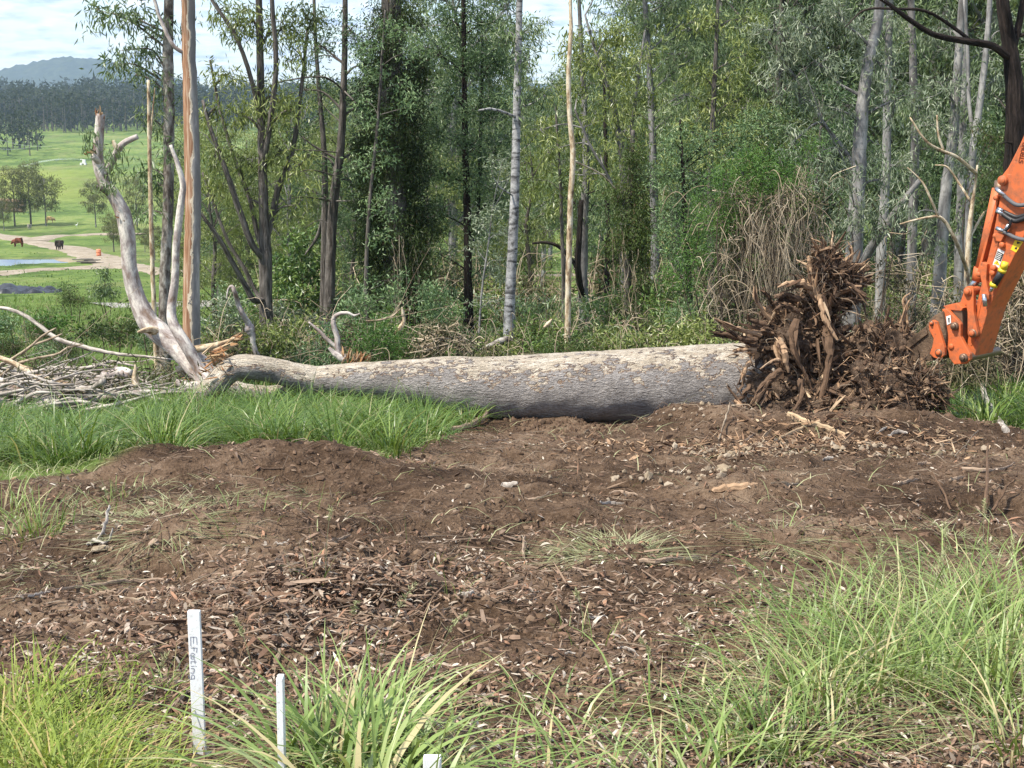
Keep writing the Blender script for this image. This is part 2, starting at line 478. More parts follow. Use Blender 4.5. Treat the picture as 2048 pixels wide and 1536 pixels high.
def barkmat(name, dark, mid, light, sc=(14, 14, 3), th=(0.35, 0.5, 0.65), bump=0.6, dist=0.03, rings=0.0, rough=0.85):
    t = NT(name); a = t.attr()
    a = t.n('ShaderNodeVectorMath', {0: a}, operation='ADD'); 
    off = t.n('ShaderNodeCombineXYZ', {0: t.math('MULTIPLY', t.obj(), 37.0), 2: t.math('MULTIPLY', t.obj(), 91.0)})
    t.set(a, 1, off.outputs[0]); a = a.outputs[0]
    n = t.noise(t.scale(a, sc), 1.0, 5, 0.6, 0.4)
    c = t.ramp(n, [(th[0], dark), (th[1], mid), (th[2], light)])
    n2 = t.noise(t.scale(a, tuple(x * 6 for x in sc)), 1.0, 3)
    c = t.mix(t.math('MULTIPLY', t.step(n2, 0.45, 0.7), 0.5), c, t.mix(1.0, c, (.45, .45, .45), 'MULTIPLY'))
    if rings:
        r = t.noise(t.scale(a, (3, 3, 16)), 1.0, 4, 0.6)
        c = t.mix(t.math('MULTIPLY', t.step(r, 0.52, 0.62), rings), c, tuple(x * 0.6 for x in dark))
    nm = t.bump(t.math('ADD', n, t.math('MULTIPLY', n2, 0.35)), bump, dist)
    return t.done(c, rough, nm, 0.15)
MT = {}
MT['bark_dark'] = barkmat('rough dark bark', (.050, .043, .037), (.125, .11, .096), (.225, .20, .178), (26, 26, 3.0), bump=0.9, dist=0.05)
MT['bark_black'] = barkmat('black ironbark', (.010, .008, .007), (.026, .020, .017), (.060, .045, .037), (22, 22, 2.2), bump=1.0, dist=0.07)
MT['bark_grey'] = barkmat('grey bark', (.075, .07, .066), (.16, .15, .145), (.27, .26, .25), (9, 9, 2.5), bump=0.35)
MT['bark_ring'] = barkmat('pale ringed bark', (.07, .068, .065), (.27, .265, .26), (.42, .415, .40), (7, 7, 9), (0.33, 0.46, 0.62), bump=0.3, rings=0.85)
MT['bark_gum'] = barkmat('smooth pale gum bark', (.11, .105, .10), (.215, .208, .20), (.36, .35, .33), (5, 5, 1.4), bump=0.2, rings=0.25)
MT['bark_cream'] = barkmat('cream mottled bark', (.17, .11, .07), (.42, .32, .20), (.62, .54, .40), (16, 16, 6), (0.36, 0.47, 0.6), bump=0.35)
MT['bark_mottle'] = barkmat('mottled grey brown bark', (.07, .055, .045), (.19, .165, .14), (.36, .34, .30), (10, 10, 4.5), (0.38, 0.5, 0.62), bump=0.5)
MT['bark_limb'] = barkmat('pale fallen limb bark', (.20, .14, .105), (.36, .31, .285), (.62, .57, .50), (9, 9, 4.0), (0.34, 0.48, 0.62), bump=0.3)
MT['stick'] = barkmat('dry stick bark', (.16, .11, .07), (.30, .235, .165), (.48, .40, .29), (20, 20, 5), bump=0.4)
MT['stick_grey'] = barkmat('weathered grey branch', (.17, .145, .12), (.36, .32, .275), (.55, .50, .43), (16, 16, 4), bump=0.4)
MT['twig'] = plain('twig', (.085, .065, .05), 0.9, 0.1, var=.3)
def _t1():
    t = NT('grey gum bark with stripped orange wood'); a = t.attr(); s = t.sep(a)
    r = t.math('SQRT', t.math('ADD', t.math('MULTIPLY', s[0], s[0]), t.math('MULTIPLY', s[1], s[1])))
    r = t.math('MAXIMUM', r, 0.01)
    dt = t.math('ADD', t.math('MULTIPLY', t.math('DIVIDE', s[0], r), -0.66), t.math('MULTIPLY', t.math('DIVIDE', s[1], r), -0.75))
    n = t.noise(t.scale(a, (5, 5, 1.3)), 1.0, 5, 0.6)
    n3 = t.noise(t.scale(a, (9, 9, 3.2)), 1.0, 4, 0.6)
    g = t.ramp(n, [(.3, (.14, .13, .12)), (.5, (.23, .215, .20)), (.64, (.44, .41, .37))])
    o = t.ramp(t.noise(t.scale(a, (30, 30, 1.6)), 1.0, 5, .6), [(.32, (.16, .075, .04)), (.48, (.30, .165, .095)), (.58, (.40, .27, .18)), (.68, (.56, .47, .37))])
    cream = (.58, .50, .38)
    e = t.math('ADD', t.math('ADD', dt, t.math('MULTIPLY_ADD', n3, 1.2, -0.6)), t.math('MULTIPLY_ADD', t.noise(t.scale(a, (1, 1, .9)), 1.0, 3), .9, -.45))
    c = t.mix(t.step(e, 0.52, 0.56), g, cream)
    c = t.mix(t.step(e, 0.68, 0.72), c, o)
    gr = t.noise(t.scale(a, (60, 60, 4)), 1.0, 3)
    hgt = t.math('SUBTRACT', t.math('MULTIPLY', gr, 0.3), t.step(e, 0.50, 0.58))
    return t.done(c, 0.8, t.bump(hgt, 0.7, 0.03), 0.2)
MT['bark_strip'] = _t1()
def _log(name, bias):
    t = NT(name); a = t.attr(); s = t.sep(a)
    r = t.math('MAXIMUM', t.math('SQRT', t.math('ADD', t.math('MULTIPLY', s[0], s[0]), t.math('MULTIPLY', s[1], s[1]))), 0.01)
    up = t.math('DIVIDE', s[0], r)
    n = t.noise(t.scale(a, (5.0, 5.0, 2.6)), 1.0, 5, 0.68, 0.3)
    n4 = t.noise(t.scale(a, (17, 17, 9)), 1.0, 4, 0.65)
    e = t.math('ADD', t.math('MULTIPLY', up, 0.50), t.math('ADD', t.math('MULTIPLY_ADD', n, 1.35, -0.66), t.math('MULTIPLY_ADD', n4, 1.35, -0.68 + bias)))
    g = t.ramp(t.noise(t.scale(a, (3.5, 3.5, 2)), 1.0, 4), [(.3, (.25, .228, .208)), (.5, (.33, .303, .28)), (.7, (.41, .38, .35))])
    wr = t.noise(t.scale(a, (34, 34, 11)), 1.0, 4, 0.6, 1.2)     # wrinkles run round the stem in wavy ripples
    wr2 = t.noise(t.scale(a, (95, 95, 30)), 1.0, 3, 0.6, 0.6)
    g = t.mix(t.math('MULTIPLY', t.step(wr, 0.56, 0.38), 0.42), g, (.11, .095, .085))
    cr = t.ramp(t.noise(t.scale(a, (11, 11, 5)), 1.0, 4), [(.3, (.40, .335, .25)), (.5, (.52, .45, .35)), (.7, (.64, .58, .48))])
    br = t.ramp(n4, [(.4, (.20, .085, .045)), (.6, (.33, .18, .10))])
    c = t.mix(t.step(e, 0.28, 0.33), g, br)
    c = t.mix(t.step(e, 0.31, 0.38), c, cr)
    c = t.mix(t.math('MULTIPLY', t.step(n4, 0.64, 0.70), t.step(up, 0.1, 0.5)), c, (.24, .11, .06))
    h = t.math('ADD', t.math('MULTIPLY', wr, 1.0), t.math('MULTIPLY', wr2, 0.3))
    h = t.math('SUBTRACT', h, t.math('MULTIPLY', t.step(e, 0.26, 0.38), 0.5))
    return t.done(c, 0.82, t.bump(h, 1.0, 0.07), 0.2)
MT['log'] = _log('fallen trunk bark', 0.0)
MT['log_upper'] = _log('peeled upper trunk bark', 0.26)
MT['splinter'] = islmat('torn root wood', [(.075, .046, .030), (.14, .085, .053), (.25, .155, .092), (.36, .23, .135), (.48, .325, .20), (.17, .10, .06), (.10, .062, .040), (.58, .43, .28)], 0.85, grain=0.6)
MT['splinter_dark'] = islmat('dark root bark', [(.036, .023, .015), (.072, .045, .029), (.12, .076, .048), (.18, .115, .072), (.25, .165, .105)], 0.9, grain=0.6)
MT['orange_wood'] = islmat('fresh torn wood', [(.34, .17, .075), (.44, .28, .145), (.54, .41, .26), (.26, .12, .055)], 0.8, grain=0.5)
def _root():
    t = NT('root mass soil and wood'); p = t.n('ShaderNodeTexCoord').outputs['Object']
    n = t.noise(p, 3.0, 6, .65, .5); n2 = t.noise(t.scale(p, (14, 14, 5)), 1.0, 5, .65)
    c = t.ramp(t.math('ADD', t.math('MULTIPLY', n, .6), t.math('MULTIPLY', n2, .4)), [(.34, (.016, .011, .008)), (.44, (.060, .041, .029)), (.54, (.13, .090, .062)), (.66, (.26, .18, .12))])
    return t.done(c, 0.95, t.bump(n2, 1.0, 0.12), 0.1)
MT['root_mass'] = _root()
def _ground():
    t = NT('ground'); p = t.pos(); a = t.sep(t.attr())
    soil = a[0]
    n1 = t.noise(p, 0.8, 5, .6); n2 = t.noise(p, 6.0, 5, .65); n3 = t.noise(p, 38.0, 4, .6)
    m = t.math('ADD', t.math('MULTIPLY', n1, .5), t.math('ADD', t.math('MULTIPLY', n2, .3), t.math('MULTIPLY', n3, .2)))
    sc = t.ramp(m, [(.38, (.030, .018, .011)), (.47, (.078, .050, .031)), (.54, (.135, .090, .058)), (.63, (.215, .155, .105))])
    sc = t.mix(t.math('MULTIPLY', t.step(n3, .60, .70), .4), sc, (.24, .18, .13))
    g1 = t.noise(p, 0.035, 4, .6); g2 = t.noise(p, 0.5, 5, .65); g3 = t.noise(t.scale(p, (.16, .07, .3)), 1.0, 4, .6)
    gm = t.math('ADD', t.math('MULTIPLY', g1, .35), t.math('ADD', t.math('MULTIPLY', g2, .35), t.math('MULTIPLY', g3, .3)))
    gc = t.ramp(gm, [(.38, (.040, .070, .018)), (.45, (.080, .128, .030)), (.51, (.125, .185, .044)), (.57, (.185, .228, .066)), (.64, (.255, .265, .10))])
    gc = t.mix(t.math('MULTIPLY', t.step(t.noise(p, 1.1, 5, .75), .54, .64), .65), gc, (.040, .066, .018))
    gc = t.mix(a[1], gc, (.235, .27, .055))
    c = t.mix(soil, gc, sc)
    dry = t.step(t.noise(t.scale(p, (.05, .02, .1)), 1.0, 5, .7), .50, .62); c = t.mix(t.math('MULTIPLY', t.math('MULTIPLY', dry, .35), t.math('SUBTRACT', 1.0, soil)), c, (.20, .185, .085))
    c = t.mix(a[2], c, (.30, .245, .17))
    h = t.math('ADD', t.math('MULTIPLY', n2, 1.0), t.math('MULTIPLY', n3, 0.45))
    nm = t.bump(h, 1.0, 0.08)
    nm = t.bump(t.noise(p, 0.9, 5, .7), 0.5, 0.25, nm)
    return t.done(c, 0.95, nm, 0.1)
MT['ground'] = _ground()
MT['clod'] = islmat('soil clods', [(.055, .034, .021), (.095, .060, .038), (.14, .09, .057), (.075, .047, .030), (.175, .118, .076)], 0.95)
MT['stone'] = islmat('pale stones', [(.22, .17, .115), (.31, .25, .18), (.26, .20, .13), (.38, .32, .24), (.17, .12, .08)], 0.9)
MT['litter'] = islmat('leaf litter', [(.17, .11, .07), (.34, .25, .175), (.10, .062, .04), (.50, .42, .32), (.065, .04, .027), (.30, .17, .105), (.66, .59, .48), (.13, .08, .052), (.26, .17, .115), (.085, .052, .035), (.36, .20, .12), (.20, .14, .10)], 0.65, trans=0.10)
MT['barkstrip'] = islmat('shed bark strips', [(.20, .135, .09), (.31, .22, .15), (.12, .075, .05), (.40, .30, .215), (.25, .155, .10), (.085, .055, .038)], 0.75, grain=0.5)
MT['twigs'] = islmat('twigs', [(.10, .068, .046), (.20, .145, .10), (.07, .045, .03), (.31, .25, .18), (.15, .10, .07)], 0.85)
MT['grass_fg'] = leafmat('foreground grass', [(.070, .12, .025), (.14, .215, .048), (.235, .32, .09), (.38, .43, .19)], 0.35, 0.42, 0.5, 3.0, ((.46, .40, .21), 0.16))
MT['grass_yel'] = leafmat('yellow green weeds', [(.12, .18, .03), (.22, .29, .05), (.33, .37, .10)], 0.35, 0.5, 0.3, 3.0, ((.42, .34, .14), 0.12))
MT['grass_mid'] = leafmat('lush green grass', [(.022, .052, .008), (.066, .130, .020), (.135, .215, .038), (.27, .34, .10)], 0.35, 0.40, 0.5, 1.6, ((.36, .33, .17), 0.05))
MT['grass_pale'] = leafmat('trampled pale grass', [(.15, .17, .07), (.26, .28, .13), (.36, .37, .20), (.45, .42, .26)], 0.3, 0.6, 0.3, 3.0)
MT['grass_rough'] = leafmat('rough grass', [(.048, .094, .022), (.094, .163, .037), (.163, .237, .062), (.250, .294, .112)], 0.3, 0.6, 0.25, 0.5, ((.24, .20, .12), 0.1))
MT['leaf_gum'] = leafmat('grey green gum leaves', [(.040, .066, .029), (.090, .142, .059), (.182, .249, .104), (.343, .393, .203)], 0.3, 0.42, 0.5, 0.8)
MT['leaf_silver'] = leafmat('silvery gum leaves', [(.060, .088, .050), (.129, .171, .101), (.243, .289, .189), (.439, .473, .345)], 0.28, 0.42, 0.5, 0.8)
MT['leaf_lime'] = leafmat('yellow green leaves', [(.043, .063, .017), (.120, .161, .039), (.231, .281, .082), (.407, .435, .161)], 0.35, 0.38, 0.55, 0.7)
MT['leaf_dark'] = leafmat('dark green leaves', [(.022, .043, .022), (.051, .095, .039), (.108, .178, .070), (.230, .311, .135)], 0.25, 0.45, 0.45, 0.9)
MT['leaf_wattle'] = leafmat('wattle leaves', [(.040, .081, .035), (.095, .167, .072), (.190, .285, .123), (.357, .453, .238)], 0.3, 0.45, 0.45, 1.1)
MT['leaf_vine'] = leafmat('feathery vine', [(.014, .028, .008), (.039, .071, .016), (.086, .129, .030), (.149, .190, .057)], 0.28, 0.5, 0.35, 1.0, ((.10, .075, .035), 0.10))
MT['leaf_fern'] = leafmat('bright feathery creeper', [(.023, .063, .011), (.055, .132, .021), (.106, .207, .039), (.172, .276, .081)], 0.35, 0.5, 0.35, 1.2)
MT['leaf_broad'] = leafmat('broad shrub leaves', [(.030, .065, .018), (.077, .145, .038), (.171, .256, .065), (.325, .393, .137)], 0.3, 0.38, 0.5, 1.3)
MT['leaf_far'] = leafmat('distant trees', [(.008, .014, .008), (.018, .028, .014), (.034, .046, .022), (.06, .072, .035)], 0.2, 0.7, 0.15, 0.35)
MT['leaf_paddock'] = leafmat('paddock tree leaves', [(.046, .057, .021), (.098, .110, .039), (.155, .167, .063), (.218, .218, .098)], 0.3, 0.6, 0.25, 0.3)
MT['dead_vine'] = islmat('dead vine', [(.36, .285, .195), (.48, .39, .275), (.24, .18, .12), (.58, .49, .36), (.31, .24, .16)], 0.85)
MT['dead_leaf'] = islmat('wilted leaves', [(.075, .085, .035), (.13, .12, .055), (.055, .065, .03), (.19, .165, .095), (.10, .08, .045)], 0.7, trans=0.15)

# ------------------------------------------------------------------ ground
def build_ground():
    tn = np.concatenate([-np.geomspace(30, 0.62, 14)[:-1], np.linspace(-0.62, -0.40, 36)[:-1], np.linspace(-0.40, 0.40, 350), np.linspace(0.40, 0.62, 36)[1:], np.geomspace(0.62, 30, 14)[1:]])
    ys = np.concatenate([[-60, -25, -8, -2, 0.5, 2.0, 2.9], np.geomspace(3.5, 26, 290), np.geomspace(26, 320, 125)[1:], np.geomspace(320, 4600, 60)[1:]])
    X = tn[None, :] * np.maximum(ys, 3.0)[:, None]
    Yy = np.repeat(ys[:, None], len(tn), 1)
    Z = H(X, Yy)
    Z = np.where(Yy < 0, H0(0.0) + 0 * Z, Z)
    GRID.update(t=tn, y=ys, z=Z)
    so = soil_mask(X, Yy) * (Yy < 30)
    yl = sstep(380, 430, Yy) * (1 - sstep(520, 560, Yy)) * sstep(-.2, .1, fbm(X * .01, Yy * .004, 2, 77) + 0.02)
    bank = (1 - sstep(1.08, 1.22, pond_r(X, Yy))) + 0.6 * sstep(0.12, 0.25, fbm(X * .12, Yy * .12, 3, 60)) * (1 - sstep(1.3, 1.9, pond_r(X, Yy)))
    A = np.stack([so, yl, np.clip(bank, 0, 1)], -1).reshape(-1, 3)
    V = np.stack([X, Yy, Z], -1).reshape(-1, 3)
    ny, nx = X.shape
    i = np.arange(ny - 1)[:, None]; j = np.arange(nx - 1)[None]
    Q = np.stack([i * nx + j, i * nx + j + 1, (i + 1) * nx + j + 1, (i + 1) * nx + j], -1).reshape(-1, 4)
    fm = so.reshape(-1)[Q].mean(1) > 0.5
    for nm, sel in (('bare_soil', fm), ('pasture', ~fm)):
        q = Q[sel]; used = np.unique(q); mp = np.full(len(V), -1); mp[used] = np.arange(len(used))
        B = Buf(); B.add(V[used], mp[q], A=A[used])
        tag(B.obj(nm, MT['ground']), kind='structure')
build_ground()
def strip(name, pts, width, mat, lift=0.1, wn=0.3, seed=0):
    """a track laid over the ground along photo pixels"""
    P = np.array([GR(*p) for p in pts]); P, _ = smooth_path(P, None, 14)
    d = np.gradient(P, axis=0); d /= np.linalg.norm(d, axis=1)[:, None]
    s = np.stack([d[:, 1], -d[:, 0]], 1)
    rng = np.random.default_rng(seed)
    B = Buf(); k = 7; V = []
    for u in np.linspace(-1, 1, k):
        w = width * 0.5 * u * (1 + wn * (np.convolve(rng.normal(size=len(P) + 4), np.ones(5) / 5, 'valid')))
        x = P[:, 0] + s[:, 0] * w; y = P[:, 1] + s[:, 1] * w
        V.append(np.stack([x, y, Hm(x, y) + lift * (1 - 0.9 * abs(u) ** 4)], 1))
    V = np.stack(V, 1); n = len(P)
    i = np.arange(n - 1)[:, None]; j = np.arange(k - 1)[None]
    Q = np.stack([i * k + j, i * k + j + 1, (i + 1) * k + j + 1, (i + 1) * k + j], -1).reshape(-1, 4)
    B.add(V.reshape(-1, 3), Q)
    return tag(B.obj(name, mat), kind='structure')
def _track():
    t = NT('sandy track'); p = t.pos()
    n = t.math('ADD', t.math('MULTIPLY', t.noise(p, .6, 5, .65), .6), t.math('MULTIPLY', t.noise(p, 4.0, 4), .4))
    return t.done(t.ramp(n, [(.34, (.14, .13, .06)), (.45, (.25, .205, .15)), (.6, (.36, .31, .24)), (.7, (.43, .39, .31))]), .95, t.bump(n, .5, .1), .1)
MT['track'] = _track()
MT['road'] = plain('pale gravel', (.30, .285, .26), 0.95, 0.1, var=.25, sc=1.5)
strip('dirt_track', [(-60, 462), (30, 476), (75, 486), (120, 494), (165, 504), (200, 517), (235, 529), (290, 538), (360, 548)], 5.5, MT['track'], 0.14, seed=1)
strip('dirt_track', [(70, 483), (105, 473), (160, 471), (215, 469), (280, 470)], 5.0, MT['track'], 0.18, seed=2)
strip('dirt_track', [(-40, 552), (20, 545), (90, 539), (150, 537), (200, 534), (245, 531)], 4.5, MT['track'], 0.12, seed=3)
strip('gravel_road', [(200, 612), (420, 607), (560, 603), (700, 600), (900, 598), (1150, 597), (1400, 597), (1700, 595), (2200, 592)], 3.6, MT['road'], 0.06, 0.1, seed=4)
strip('dirt_track', [(880, 556), (960, 552), (1080, 553), (1200, 545), (1290, 539), (1500, 533)], 5.0, MT['track'], 0.12, seed=5)
def build_pond():
    a = np.linspace(0, 2 * math.pi, 96, endpoint=False)
    wob = 1 + 0.10 * np.sin(3 * a + 0.6) + 0.06 * np.sin(5 * a + 2)
    x = _pc[0] + _prx * 1.12 * wob * np.cos(a); y = _pc[1] + _pry * 1.12 * wob * np.sin(a)
    V = np.vstack([np.stack([x, y, np.full(96, PONDZ)], 1), [[_pc[0], _pc[1], PONDZ]]])
    j = np.arange(96)
    B = Buf(); B.add(V, T=np.stack([np.full(96, 96), j, (j + 1) % 96], 1))
    t = NT('pond water')
    nm = t.bump(t.noise(t.scale(t.pos(), (1.2, .25, 1)), 1.0, 3), 0.015, 0.03)
    m = t.done((.02, .022, .02), 0.02, nm, 0.5)
    tag(B.obj('pond_water', m), kind='structure')
build_pond()

MT['leaf_column'] = leafmat('dark column creeper', [(.010, .020, .006), (.026, .047, .010), (.060, .092, .020), (.115, .15, .04)], 0.25, 0.5, 0.35, 1.3, ((.10, .075, .035), 0.05))
# ------------------------------------------------------------------ trees
def near_on(path, p):
    d = np.linalg.norm(path - p, axis=1)
    return int(np.argmin(d))
LEAF = {  # length, width, droop, clump sigma, leaves per clump
    'gum': (.15, .028, 1.1, .125, 42), 'gumfar': (.19, .038, 1.0, .17, 46), 'wattle': (.10, .026, .15, .12, 50), 'she': (.15, .009, .5, .22, 60),
    'vine': (.085, .022, .9, .11, 60), 'fern': (.085, .017, .1, .13, 60), 'broad': (.13, .055, .5, .12, 36), 'bush': (.09, .034, .1, .12, 46)}
def foliage(BL, BW, rng, c, r, style, lai, start=None, rad=0.03, twigs=True, wmi=0, shell=0.55):
    """fill the ellipsoid (centre c, radii r) with leaf clumps on twigs; start = where the bearing limb leaves the trunk"""
    L, Wd, droop, sg, per = LEAF[style]
    c = np.asarray(c, float); r = np.asarray(r, float)
    nleaf = lai * math.pi * r[0] * r[2] / (L * Wd * 0.5)
    nc = max(3, int(nleaf / per))
    d = rng.normal(size=(nc, 3)); d /= np.linalg.norm(d, axis=1)[:, None]
    A = c + d * r * (rng.uniform(0, 1, nc) ** shell)[:, None]
    sgv = min(sg, 0.45 * float(r.min()) + 0.05)
    P = np.repeat(A, per, 0) + rng.normal(0, sgv, (nc * per, 3)) * np.array((1, 1, .8))
    D = rng.normal(size=(nc * per, 3)) * 0.75 + np.array((0, 0, -droop)) + 0.35 * np.repeat(d, per, 0)
    leaves(BL, P, D, L * rng.uniform(.6, 1.25, nc * per), Wd * rng.uniform(.7, 1.2, nc * per), rng)
    if BW is not None:
        if start is not None:
            s = np.asarray(start, float); m = (s + c) / 2 + np.array((0, 0, 0.10 * np.linalg.norm(c - s))) + rng.normal(0, .06 * np.linalg.norm(c - s), 3)
            add_tube(BW, [s, m, c], [rad, rad * .7, rad * .35], 5, 4, wmi, cap=False)
        if twigs:
            for k in range(0, nc, max(1, nc // 16)):
                q = A[k]; m = (c + q) / 2 + rng.normal(0, .08, 3) * r
                V, Q, T, Aa = tube(np.array([c, m, q]), [rad * .4, rad * .28, .003], 3, cap=False)
                BW.add(V, Q, None, Aa, wmi)
def px_path(path, D, off=None):
    """photo polyline [(x, y, width)] at depth D, first point dropped to the ground"""
    P = [U(x, y, D + (off[i] if off else 0)) for i, (x, y, w) in enumerate(path)]
    R = [w * 0.5 * mpp(D) for _, _, w in path]
    return np.array(P), np.array(R)
TN = [0]
def tree(name, label, cat, D, path, bark, blobs=(), leaf='leaf_gum', style='gum', lai=1.5, limbs=(), dead=(), group=None, sides=14, bump=0.05, depth=None, limbbark=None, flare=1.25):
    """path: [(x,y,width px)] from the foot up; blobs: [(x,y,rx,ry[,lai,dy])]; limbs: [[(x,y,w,dy)...]] extra limbs drawn as seen"""
    TN[0] += 1
    rng = np.random.default_rng(1000 + TN[0])
    g = G(path[0][0], D)
    P, R = px_path(path, D)
    if bark == 'bark_gum': R = R * .8
    P[0] = g + np.array((0, 0, -0.15)); 
    R[0] = R[0] * flare
    root = empty(name, g, label, cat, group)
    BT = Buf(); BL = Buf(); BW = Buf()
    pt = add_tube(BT, P, R, sides, 8, bump=bump, bs=1.6, seed=TN[0], wob=0.03, rng=rng)
    for lb in limbs:
        lp = np.array([U(x, y, D + dy) for x, y, w, dy in lb]); lr = [w * .5 * mpp(D) for x, y, w, dy in lb]
        lp[0] = pt[near_on(pt, lp[0])]
        BI = Buf(); add_tube(BI, lp, lr, 8, 6, bump=.06, bs=1.6, seed=TN[0] + 3, wob=.03, rng=rng)
        BI.obj('limb', MT[limbbark or bark], root)
        pt = np.vstack([pt, smooth_path(lp, None, 4)[0]])
    for bl in blobs:
        x, y, rx, ry = bl[:4]; la = bl[4] if len(bl) > 4 and bl[4] else lai; dy = bl[5] if len(bl) > 5 else rng.uniform(-.5, .5) * rx * mpp(D)
        c = U(x, y, D + dy); r = np.array((rx * mpp(D), 0.85 * (rx + ry) / 2 * mpp(D), ry * mpp(D)))
        tgt = c - np.array((0, 0, 0.35 * abs(c[0] - pt[near_on(pt, c)][0]) + .3 * r[2]))
        s = pt[near_on(pt, tgt)]
        foliage(BL, BW, rng, c, r, style, la, s, rad=max(.010, min(.035, .18 * R[0])))
    for lb in dead:      # leafless arching side branches
        lp = np.array([U(x, y, D + dy) for x, y, w, dy in lb]); lr = [w * .5 * mpp(D) for x, y, w, dy in lb]
        if len(lp) > 2: lp[0] = pt[near_on(pt, lp[0])]
        add_tube(BW, lp, lr, 5, 5, wob=.1, rng=rng, cap=False)
    BT.obj('trunk', MT[bark], root)
    if BW.n: tag(BW.obj('twigs', MT[limbbark or bark], root), kind='stuff')
    if BL.n: BL.obj('crown', MT[leaf], root, smooth=False)
    return root

# --- left edge: the stripped gum and its neighbours
tree('gum_tree', 'tall grey gum trunk with a long stripped orange strip, bare lower down', 'tree', 20.6, [(382, 690, 33), (383, 560, 32), (386, 420, 32), (384, 300, 31), (381, 200, 28), (378, 110, 27), (376, 0, 26), (372, -260, 23), (365, -600, 16)], 'bark_strip',
     [(330, -120, 90, 80, .8), (430, -200, 100, 90, .7), (300, -330, 130, 110, .6), (420, -420, 120, 110, .6)], 'leaf_gum', sides=22, bump=.07, limbbark='bark_limb',
     dead=[[(378, 110, 9, 0), (350, 95, 8, -.1), (330, 60, 8, -.1), (318, 30, 7, -.1), (306, -10, 7, -.1)]])
tree('gum_tree', 'mottled brown gum with drooping foliage beside the stripped trunk', 'tree', 22.5, [(327, 700, 24), (330, 560, 22), (336, 420, 21), (338, 250, 22), (336, 100, 21), (338, 0, 19), (345, -300, 14)], 'bark_mottle',
     [(195, 20, 28, 34, 1.5), (225, 25, 35, 30, 1.5), (265, 30, 40, 40, 1.4), (250, 100, 34, 30, 1.1), (290, 75, 40, 40, 1.3), (240, 128, 26, 34, 1.3), (270, 150, 36, 34, 1.3), (305, 140, 30, 36, 1.1), (325, 190, 28, 30, .8), (345, 40, 36, 44, .9),
      (310, 240, 26, 36, .7), (355, 300, 30, 40, .7), (320, 370, 34, 30, .9), (300, 420, 30, 36, 1.1), (290, 340, 30, 26, .8), (280, -90, 110, 60, 1.0), (380, -160, 110, 60, .8)], 'leaf_gum', sides=14)
tree('dead_sapling', 'thin tan dead stem snapped off at the top', 'dead tree', 21.5, [(316, 700, 10), (306, 560, 9), (302, 430, 9), (299, 300, 8), (297, 160, 6)], 'bark_cream', dead=[[(299, 300, 5, 0), (304, 240, 4, 0), (310, 175, 2, 0)]])
# --- the many-stemmed dark tree
tree('wattle_tree', 'dark grey tree forking low into several upright stems', 'tree', 26.5, [(534, 690, 30), (532, 600, 26), (531, 520, 27), (528, 430, 20), (524, 300, 17), (521, 150, 15), (518, 0, 13), (512, -250, 9)], 'bark_dark',
     [(470, 60, 40, 50), (440, 20, 36, 36), (505, 40, 40, 60), (560, 60, 40, 60), (600, 110, 46, 46), (450, 150, 40, 44), (430, 215, 44, 40), (480, 230, 40, 44), (545, 190, 44, 50), (590, 220, 44, 44), (620, 40, 40, 50),
      (430, 300, 46, 42), (490, 320, 44, 40), (560, 300, 46, 46), (600, 330, 44, 44), (440, 380, 40, 40), (500, 400, 36, 34, 1.0), (590, 410, 40, 34, 1.0), (500, -120, 110, 80, 1.0), (600, -140, 110, 80, 1.0)], 'leaf_lime', 'gum', 1.25,
     limbs=[[(528, 520, 14, 0), (505, 490, 14, -.2), (482, 430, 13, -.3), (455, 350, 11, -.4), (425, 270, 9, -.4), (405, 200, 6, -.4)], [(530, 490, 14, 0), (545, 430, 14, .2), (556, 380, 13, .3), (585, 300, 11, .4), (600, 200, 8, .4), (615, 60, 6, .4)],
            [(532, 600, 12, 0), (508, 600, 13, -.3), (490, 570, 11, -.4), (462, 520, 10, -.6), (440, 480, 9, -.7), (415, 445, 7, -.8), (400, 425, 5, -.8)], [(532, 620, 10, 0), (515, 590, 9, .3), (490, 540, 8, .3), (455, 480, 7, .3), (425, 400, 6, .3), (405, 345, 5, .3)],
            [(531, 510, 11, 0), (515, 470, 11, .4), (500, 400, 10, .4), (470, 320, 8, .5), (440, 220, 7, .5), (420, 120, 5, .5)], [(526, 330, 12, 0), (540, 250, 11, -.2), (552, 130, 10, -.3), (545, 20, 9, -.3), (540, -90, 7, -.3)],
            [(524, 240, 10, 0), (500, 150, 9, -.2), (470, 70, 8, -.3), (430, 10, 7, -.3), (400, -40, 5, -.3)]])
